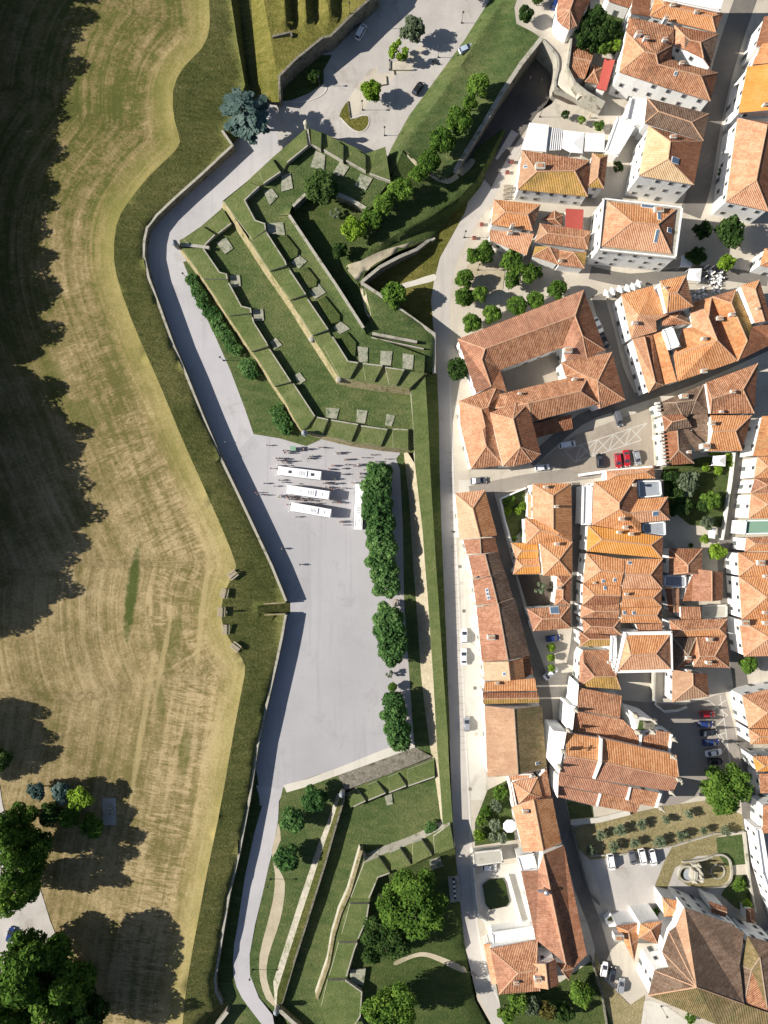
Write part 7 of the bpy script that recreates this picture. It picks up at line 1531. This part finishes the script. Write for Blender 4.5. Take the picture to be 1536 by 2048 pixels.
def awning(label, pts, z, cat='awning', name='awning', peak=0.0, mat='canvas', group=None):
    rt = empty(name, P(*pts[0], 0), label, cat, group); cx_ = sum(p[0] for p in pts) / len(pts); cy_ = sum(p[1] for p in pts) / len(pts)
    T = [P(*p, z) for p in pts]; C_ = P(cx_, cy_, z + peak); V = T + [C_] + [t - Vector((0, 0, .3)) for t in T]; n_ = len(T)
    F = [(i, (i + 1) % n_, n_) for i in range(n_)] + [(i, n_ + 1 + i, n_ + 1 + (i + 1) % n_, (i + 1) % n_) for i in range(n_)]
    mk('canopy', V, F, M[mat], rt)
    for t in T:
        m = MB(); m.tube((t.x, t.y, 0), (t.x, t.y, z), .05, .05, 6); m.build('post', M['frame'], rt)
o(1020, 200, 6.4)
awning('large flat white awning in front of the mossy white house', qq((250, 290), (498, 318), (462, 662), (142, 632)), 4.2, peak=.15)
awning('pleated white tent sail beside the glazed pergola', qq((690, 385), (955, 415), (930, 680), (780, 670), (665, 610)), 4.0, peak=.7)
awning('square white canopy next to the white terrace steps', qq((968, 418), (1215, 432), (1205, 662), (955, 655)), 3.8, peak=.2)
o(1020, 200, 6.4)
rt = empty('pergola', P(*q(580, 480), 0), 'glazed white pergola with thin dark bars between the awnings', 'pergola'); mk('glass_roof', *cdt([p + (3.6,) for p in qq((505, 345), (675, 375), (655, 640), (465, 650))]), M['white_flat'], rt)
for i in range(8):
    t = i / 7; a = P(*q(505 + 170 * t, 345 + 30 * t), 3.68); b = P(*q(465 + 190 * t, 650 - 10 * t), 3.68); m = MB(); m.tube(a, b, .05, .05, 6); m.build('bar', M['iron'], rt)
for x, y in ((505, 345), (675, 375), (655, 640), (465, 650)):
    a = P(*q(x, y), 3.6); m = MB(); m.tube((a.x, a.y, 0), a, .06, .06, 6); m.build('post', M['iron'], rt)
o(1340, 480, 9.6)
awning('grey white awning beside the shaded street of the tree square', qq((230, 295), (330, 295), (440, 440), (410, 520), (200, 510)), 3.2, peak=.2)
awning('bright square white awning south of the dark trees', qq((375, 550), (612, 545), (585, 795), (320, 770)), 3.0, peak=.4)
def cafe(px, py, label):
    g_ = on_ground(px, py, .7); rt = empty('cafe_table', g_, label, 'cafe table', 'cafe tables with chairs', random.uniform(0, 1.5))
    m = MB(); m.lathe((0, 0, 0), [(.25, 0), (.04, .05), (.04, .7), (.42, .72), (.42, .76)], 12); ob = m.build('table', M['white_paint']); ob.parent = rt
    for k in range(4):
        a = k * 1.571; cx_, cy_ = .75 * math.cos(a), .75 * math.sin(a); m = MB(); m.box((cx_, cy_, .45), (.42, .42, .05), a); m.box((cx_ + .2 * math.cos(a), cy_ + .2 * math.sin(a), .68), (.05, .42, .45), a)
        for u, v_ in ((.16, .16), (.16, -.16), (-.16, .16), (-.16, -.16)): m.box((cx_ + u, cy_ + v_, .22), (.04, .04, .44))
        ob = m.build('chair', M[random.choice(['canvas', 'canvas', 'iron', 'wood'])]); ob.parent = rt
for i, p in enumerate(((785, 590), (790, 650), (775, 745), (830, 740), (905, 690), (980, 710), (900, 780), (850, 810), (940, 825), (800, 820), (965, 770), (990, 610), (480, 1060), (560, 990), (640, 960), (560, 1080), (660, 1040), (850, 975), (930, 965), (900, 910))): cafe(*q(*p), 'cafe table with four chairs ' + ('in the sun by the folded parasols' if i < 12 else 'in the shade below the tower house'))
for i, p in enumerate(((1216, 592), (1228, 588), (1244, 584), (1258, 582))): cafe(*p, 'cafe table under the row of white parasols')
for x, y, lb in ((1023, 325, 'red'), (1014, 346, 'dark red'), (963, 450, 'brick red'), (948, 477, 'faded red')):
    g_ = on_ground(x, y); rt = empty('notice_board', g_, lb + ' slatted planter box on the pavement by the street', 'planter', 'red planters along the pavement'); m = MB(); m.box((0, 0, .35), (.95, .8, .7)); m.box((0, 0, .74), (1.05, .9, .06)); ob = m.build('box', M['red_sheet']); ob.parent = rt; m = MB(); m.box((0, 0, .78), (.75, .6, .06)); ob = m.build('soil', M['soil']); ob.parent = rt; rt.name = 'planter'
awning('white garden marquee with a ridged top', [(1427, 912), (1452, 910), (1451, 932), (1423, 931)], 2.8, 'marquee', 'marquee', .9)
awning('small white shelter roof beside the east lane', [(1418, 1056), (1432, 1057), (1430, 1077), (1417, 1076)], 2.4, 'shelter', 'shelter', .15)
# slab with black and white blocks
rt = empty('block_monument', P(908.5, 1778, .1), 'pale stone slab carrying a row of black and white blocks', 'monument'); zb_ = ground_z(P(908, 1778).x, P(908, 1778).y)
solid('slab', [(896, 1754, zb_ + .35), (917.5, 1752, zb_ + .35), (922, 1803, zb_ + .35), (901, 1805, zb_ + .35)], zb_ - .4, [M['stone_light'], M['stone_light']], rt)
for i in range(9):
    t = i / 8; p = P(907.3 + 3.2 * t, 1759 + 37 * t, zb_ + .8); m = MB(); m.box((p.x, p.y, zb_ + .66), (.5, .52, .62)); m.build('black_block' if i % 2 == 0 else 'white_block', M['black_paint'] if i % 2 == 0 else M['plaster'], rt)
# fountain
o(1350, 1690, 11.815)
rt = empty('fountain', P(*q(560, 680), 0), 'carved stone fountain with a round grey pool in an oval yard', 'fountain')
def ringpts(cx_, cy_, rx, ry, a0, a1, n_, z): return [q(cx_ + rx * math.cos(a0 + (a1 - a0) * i / n_), cy_ + ry * math.sin(a0 + (a1 - a0) * i / n_)) + (z,) for i in range(n_ + 1)]
wall('basin_wall', None, ringpts(300, 690, 195, 180, 1.2, 5.2, 18, .9), 0, .5, M['stone_light'], None, None, None, rt)
mk('water', *cdt([p for p in ringpts(330, 700, 130, 150, 0, 6.28, 20, .45)][:-1]), M['grey_flat'], rt)
for a, b in (((470, 620, 3.0), (440, 850, 3.0)), ((520, 640, 3.8), (500, 840, 3.8)), ((640, 700, 4.4), (660, 830, 4.4)), ((420, 500, 1.6), (600, 480, 2.2)), ((400, 880, 1.8), (670, 860, 3.4)), ((540, 560, 2.8), (640, 680, 3.8))): wall('carved_wall', None, [q(*a[:2]) + (a[2],), q(*b[:2]) + (b[2],)], 0, .75, M['stone_light'], None, None, None, rt)
for x, y, z_ in ((650, 680, 5.4), (640, 780, 4.8), (520, 900, 3.2), (610, 520, 3.6)):
    p = P(*q(x, y), z_); m = MB(); m.lathe((p.x, p.y, z_ - 1.2), [(.45, 0), (.3, .6), (.36, .8), (.05, 1.7)], 8); m.build('finial', M['stone_light'], rt)
wall('ring_kerb', 'round stone kerb ring in the grass behind the fountain', ringpts(1015, 635, 165, 165, 0, 6.28, 24, .3), 0, .3, M['stone_light'], None, 'kerb')
wall('oval_wall', 'low oval stone wall enclosing the fountain yard', [p + (.8,) for p in subdiv(qq((180, 410), (650, 360), (960, 250), (1150, 250), (1290, 360), (1340, 520), (1350, 700), (1310, 860), (1180, 990), (1000, 1020), (690, 1030)), False, 3)], 0, .5, M['stone_light'], None, 'wall')
sheet('garden', 'dry grass inside the oval fountain wall', M['dry_grass'], [q(*p) for p in ((180, 410), (650, 360), (960, 250), (1150, 250), (1290, 360), (1340, 520), (1350, 700), (1310, 860), (1180, 990), (1000, 1020), (690, 1030), (300, 960), (80, 800), (60, 600))], 0.05, step=12)
sheet('garden', 'patchy dry grass round the parked vans', M['dry_grass'], [(1345, 1692), (1430, 1672), (1440, 1710), (1395, 1712), (1350, 1735), (1330, 1790), (1310, 1770), (1330, 1720)], 0.04, step=12)
jm = MB()
for i in range(46):
    y_ = 905 + i * 13.2; p = P(899 + (y_ - 900) * .046, y_, .03); jm.box((p.x, p.y, .024), (1.5, .07, .012), 0.05)
tag(jm.build('paving_joints', M['asphalt']), 'thin dark joints across the edge of the long street', None, None, 'structure')
for i, (x, y) in enumerate(((920, 1133), (922, 1166), (928, 1222), (945, 1287), (950, 1376), (952, 1468), (940, 1578), (904, 94 + 1000))):
    p = P(x, y); m = MB(); m.box((p.x, p.y, .035), (.9, .9, .02)); tag(m.build('drain_cover', M['concrete'] if i % 2 else M['asphalt']), 'square drain cover set in the pale street before the long row', 'drain cover', 'drain covers of the long street')
# walls round gardens and lanes
WALLS = [('white garden wall along the alley beside the corner house', [(1001, 998), (1010, 1040), (1022, 1084)], 2.2, .4, 'plaster'), ('white wall across the head of the courtyard garden', [(1001, 998), (1030, 985), (1052, 976)], 2.2, .4, 'plaster'), ('pale wall along the east lane beside the shrub garden', [(1470, 905), (1464, 960), (1452, 1040), (1446, 1080)], 1.8, .4, 'plaster_old'), ('stone wall between the olive garden and the shaded lane', [(1145, 1655), (1162, 1725), (1180, 1790), (1200, 1810)], 1.4, .5, 'stone'), ('low stone kerb wall below the lower olive row', [(1180, 1712), (1240, 1710), (1350, 1692), (1430, 1668), (1490, 1664)], .7, .4, 'stone_light'), ('pale garden path wall south of the church', [(1142, 1646), (1200, 1640), (1260, 1625)], .8, 1.4, 'street'),
    ('white wall round the walled hedge garden', [(1216, 1852), (1212, 1838), (1222, 1828)], 1.6, .5, 'plaster'), ('white wall south of the walled hedge garden', [(1216, 1852), (1270, 1848), (1322, 1838)], 2.0, .6, 'plaster'), ('curved pale wall at the shaded church yard', [(1311, 1390), (1312, 1410), (1330, 1424), (1355, 1422), (1375, 1415)], 1.0, .5, 'plaster_old'), ('tall pale wall dividing the yard north of the church', [(1310, 1340), (1308, 1402)], 2.6, .5, 'concrete'), ('low wall on the east side of the yellow mosaic square', [(1306, 812), (1314, 930)], .9, .7, 'concrete'), ('white wall on the south side of the mosaic square', [(1160, 950), (1215, 942), (1305, 934)], 1.6, .7, 'plaster'),
    ('pale wall beside the street at the green pond', [(948, 1735), (952, 1790), (958, 1835), (975, 1845)], 1.3, .5, 'plaster_old'), ('white railing wall east of the green pond', [(1016, 1752), (1035, 1820), (1050, 1870)], 1.2, .6, 'plaster'), ('dark garden wall at the foot of the lane', [(1182, 1915), (1205, 1990), (1216, 2060)], 1.2, .4, 'stone'), ('stone wall below the walled hotel garden', [(1143, 72), (1140, 100), (1135, 135), (1150, 165), (1175, 185), (1210, 205)], 6.0, .6, 'stone_light'), ('stone wall along the fountain lawn lane', [(1490, 1664), (1497, 1730), (1500, 1760), (1512, 1825)], 1.4, .5, 'stone_light'), ('short pale wall at the lane north of the cloister', [(870, 476), (862, 480)], 1.4, .5, 'stone_light')]
for lb, pts, h, th_, mt in WALLS: wall('garden_wall', lb, [p + (h,) for p in pts], -.2, th_, M[mt], None, 'wall')
# stone bench on the meadow, motorbike, green box, pipe, small steps
g_ = on_ground(218, 1620); rt = empty('stone_bench', g_, 'pale stone seat with a small square post on the meadow', 'bench'); 
for nme, c_, d_ in (('slab', (0, -.6, .25), (2.6, 1.2, .5)), ('post', (.5, .9, .5), (1.0, .9, 1.0)), ('backrest', (1.2, -.6, .5), (.3, 1.3, 1.0))):
    m = MB(); m.box(c_, d_); ob = m.build(nme, M['stone_light']); ob.parent = rt
drape('terrace', 'pale stone terrace beside the stone seat on the meadow', M['cobble'], [(205, 1596), (232, 1596), (232, 1650), (205, 1650)], .08)
g_ = on_ground(870, 127); rt = empty('motorbike', g_, 'dark motorbike standing on the cobbled square beside its shadow', 'motorbike', None, R(-30))
m = MB(); m.tube((-.7, -.05, .3), (-.7, .05, .3), .3, .3, 12); ob = m.build('wheel', M['rubber']); ob.parent = rt
m = MB(); m.tube((.7, -.05, .3), (.7, .05, .3), .3, .3, 12); ob = m.build('wheel', M['rubber']); ob.parent = rt
m = MB(); m.box((-.1, 0, .6), (1.2, .34, .4), 0, 0, .7); m.tube((.7, 0, .3), (.45, 0, 1.05), .05, .05, 6); ob = m.build('body', M['black_paint']); ob.parent = rt
m = MB(); m.box((-.35, 0, .85), (.7, .3, .12)); ob = m.build('saddle', M['rubber']); ob.parent = rt
m = MB(); m.tube((.42, -.38, 1.05), (.42, .38, 1.05), .03, .03, 6); ob = m.build('handlebar', M['iron']); ob.parent = rt
o(480, 780, 4)
g_ = on_ground(*q(430, 472)); rt = empty('stall', g_, 'small pale green stall box on the gravel square', 'stall'); m = MB(); m.box((0, 0, .9), (1.3, 1.0, 1.8)); ob = m.build('box', M['green_flat']); ob.parent = rt; m = MB(); m.box((0, 0, 1.86), (1.6, 1.3, .1)); ob = m.build('roof', M['green_flat']); ob.parent = rt
p = P(1092, 1782, 9); m = MB(); m.lathe((p.x, p.y, 7.2), [(.45, 0), (.45, 2.6), (.7, 2.7), (.7, 3.0), (.3, 3.3)], 14); m.tube((p.x - 2.2, p.y + .2, 9.2), (p.x, p.y, 9.3), .38, .42, 12); tag(m.build('roof_pipe', M['pipe_metal']), 'silver ventilation pipe on the long brown roof', 'pipe')
tree('shrub', 1360, 1752, .1, .3, 'leaf_plane', '') if False else None
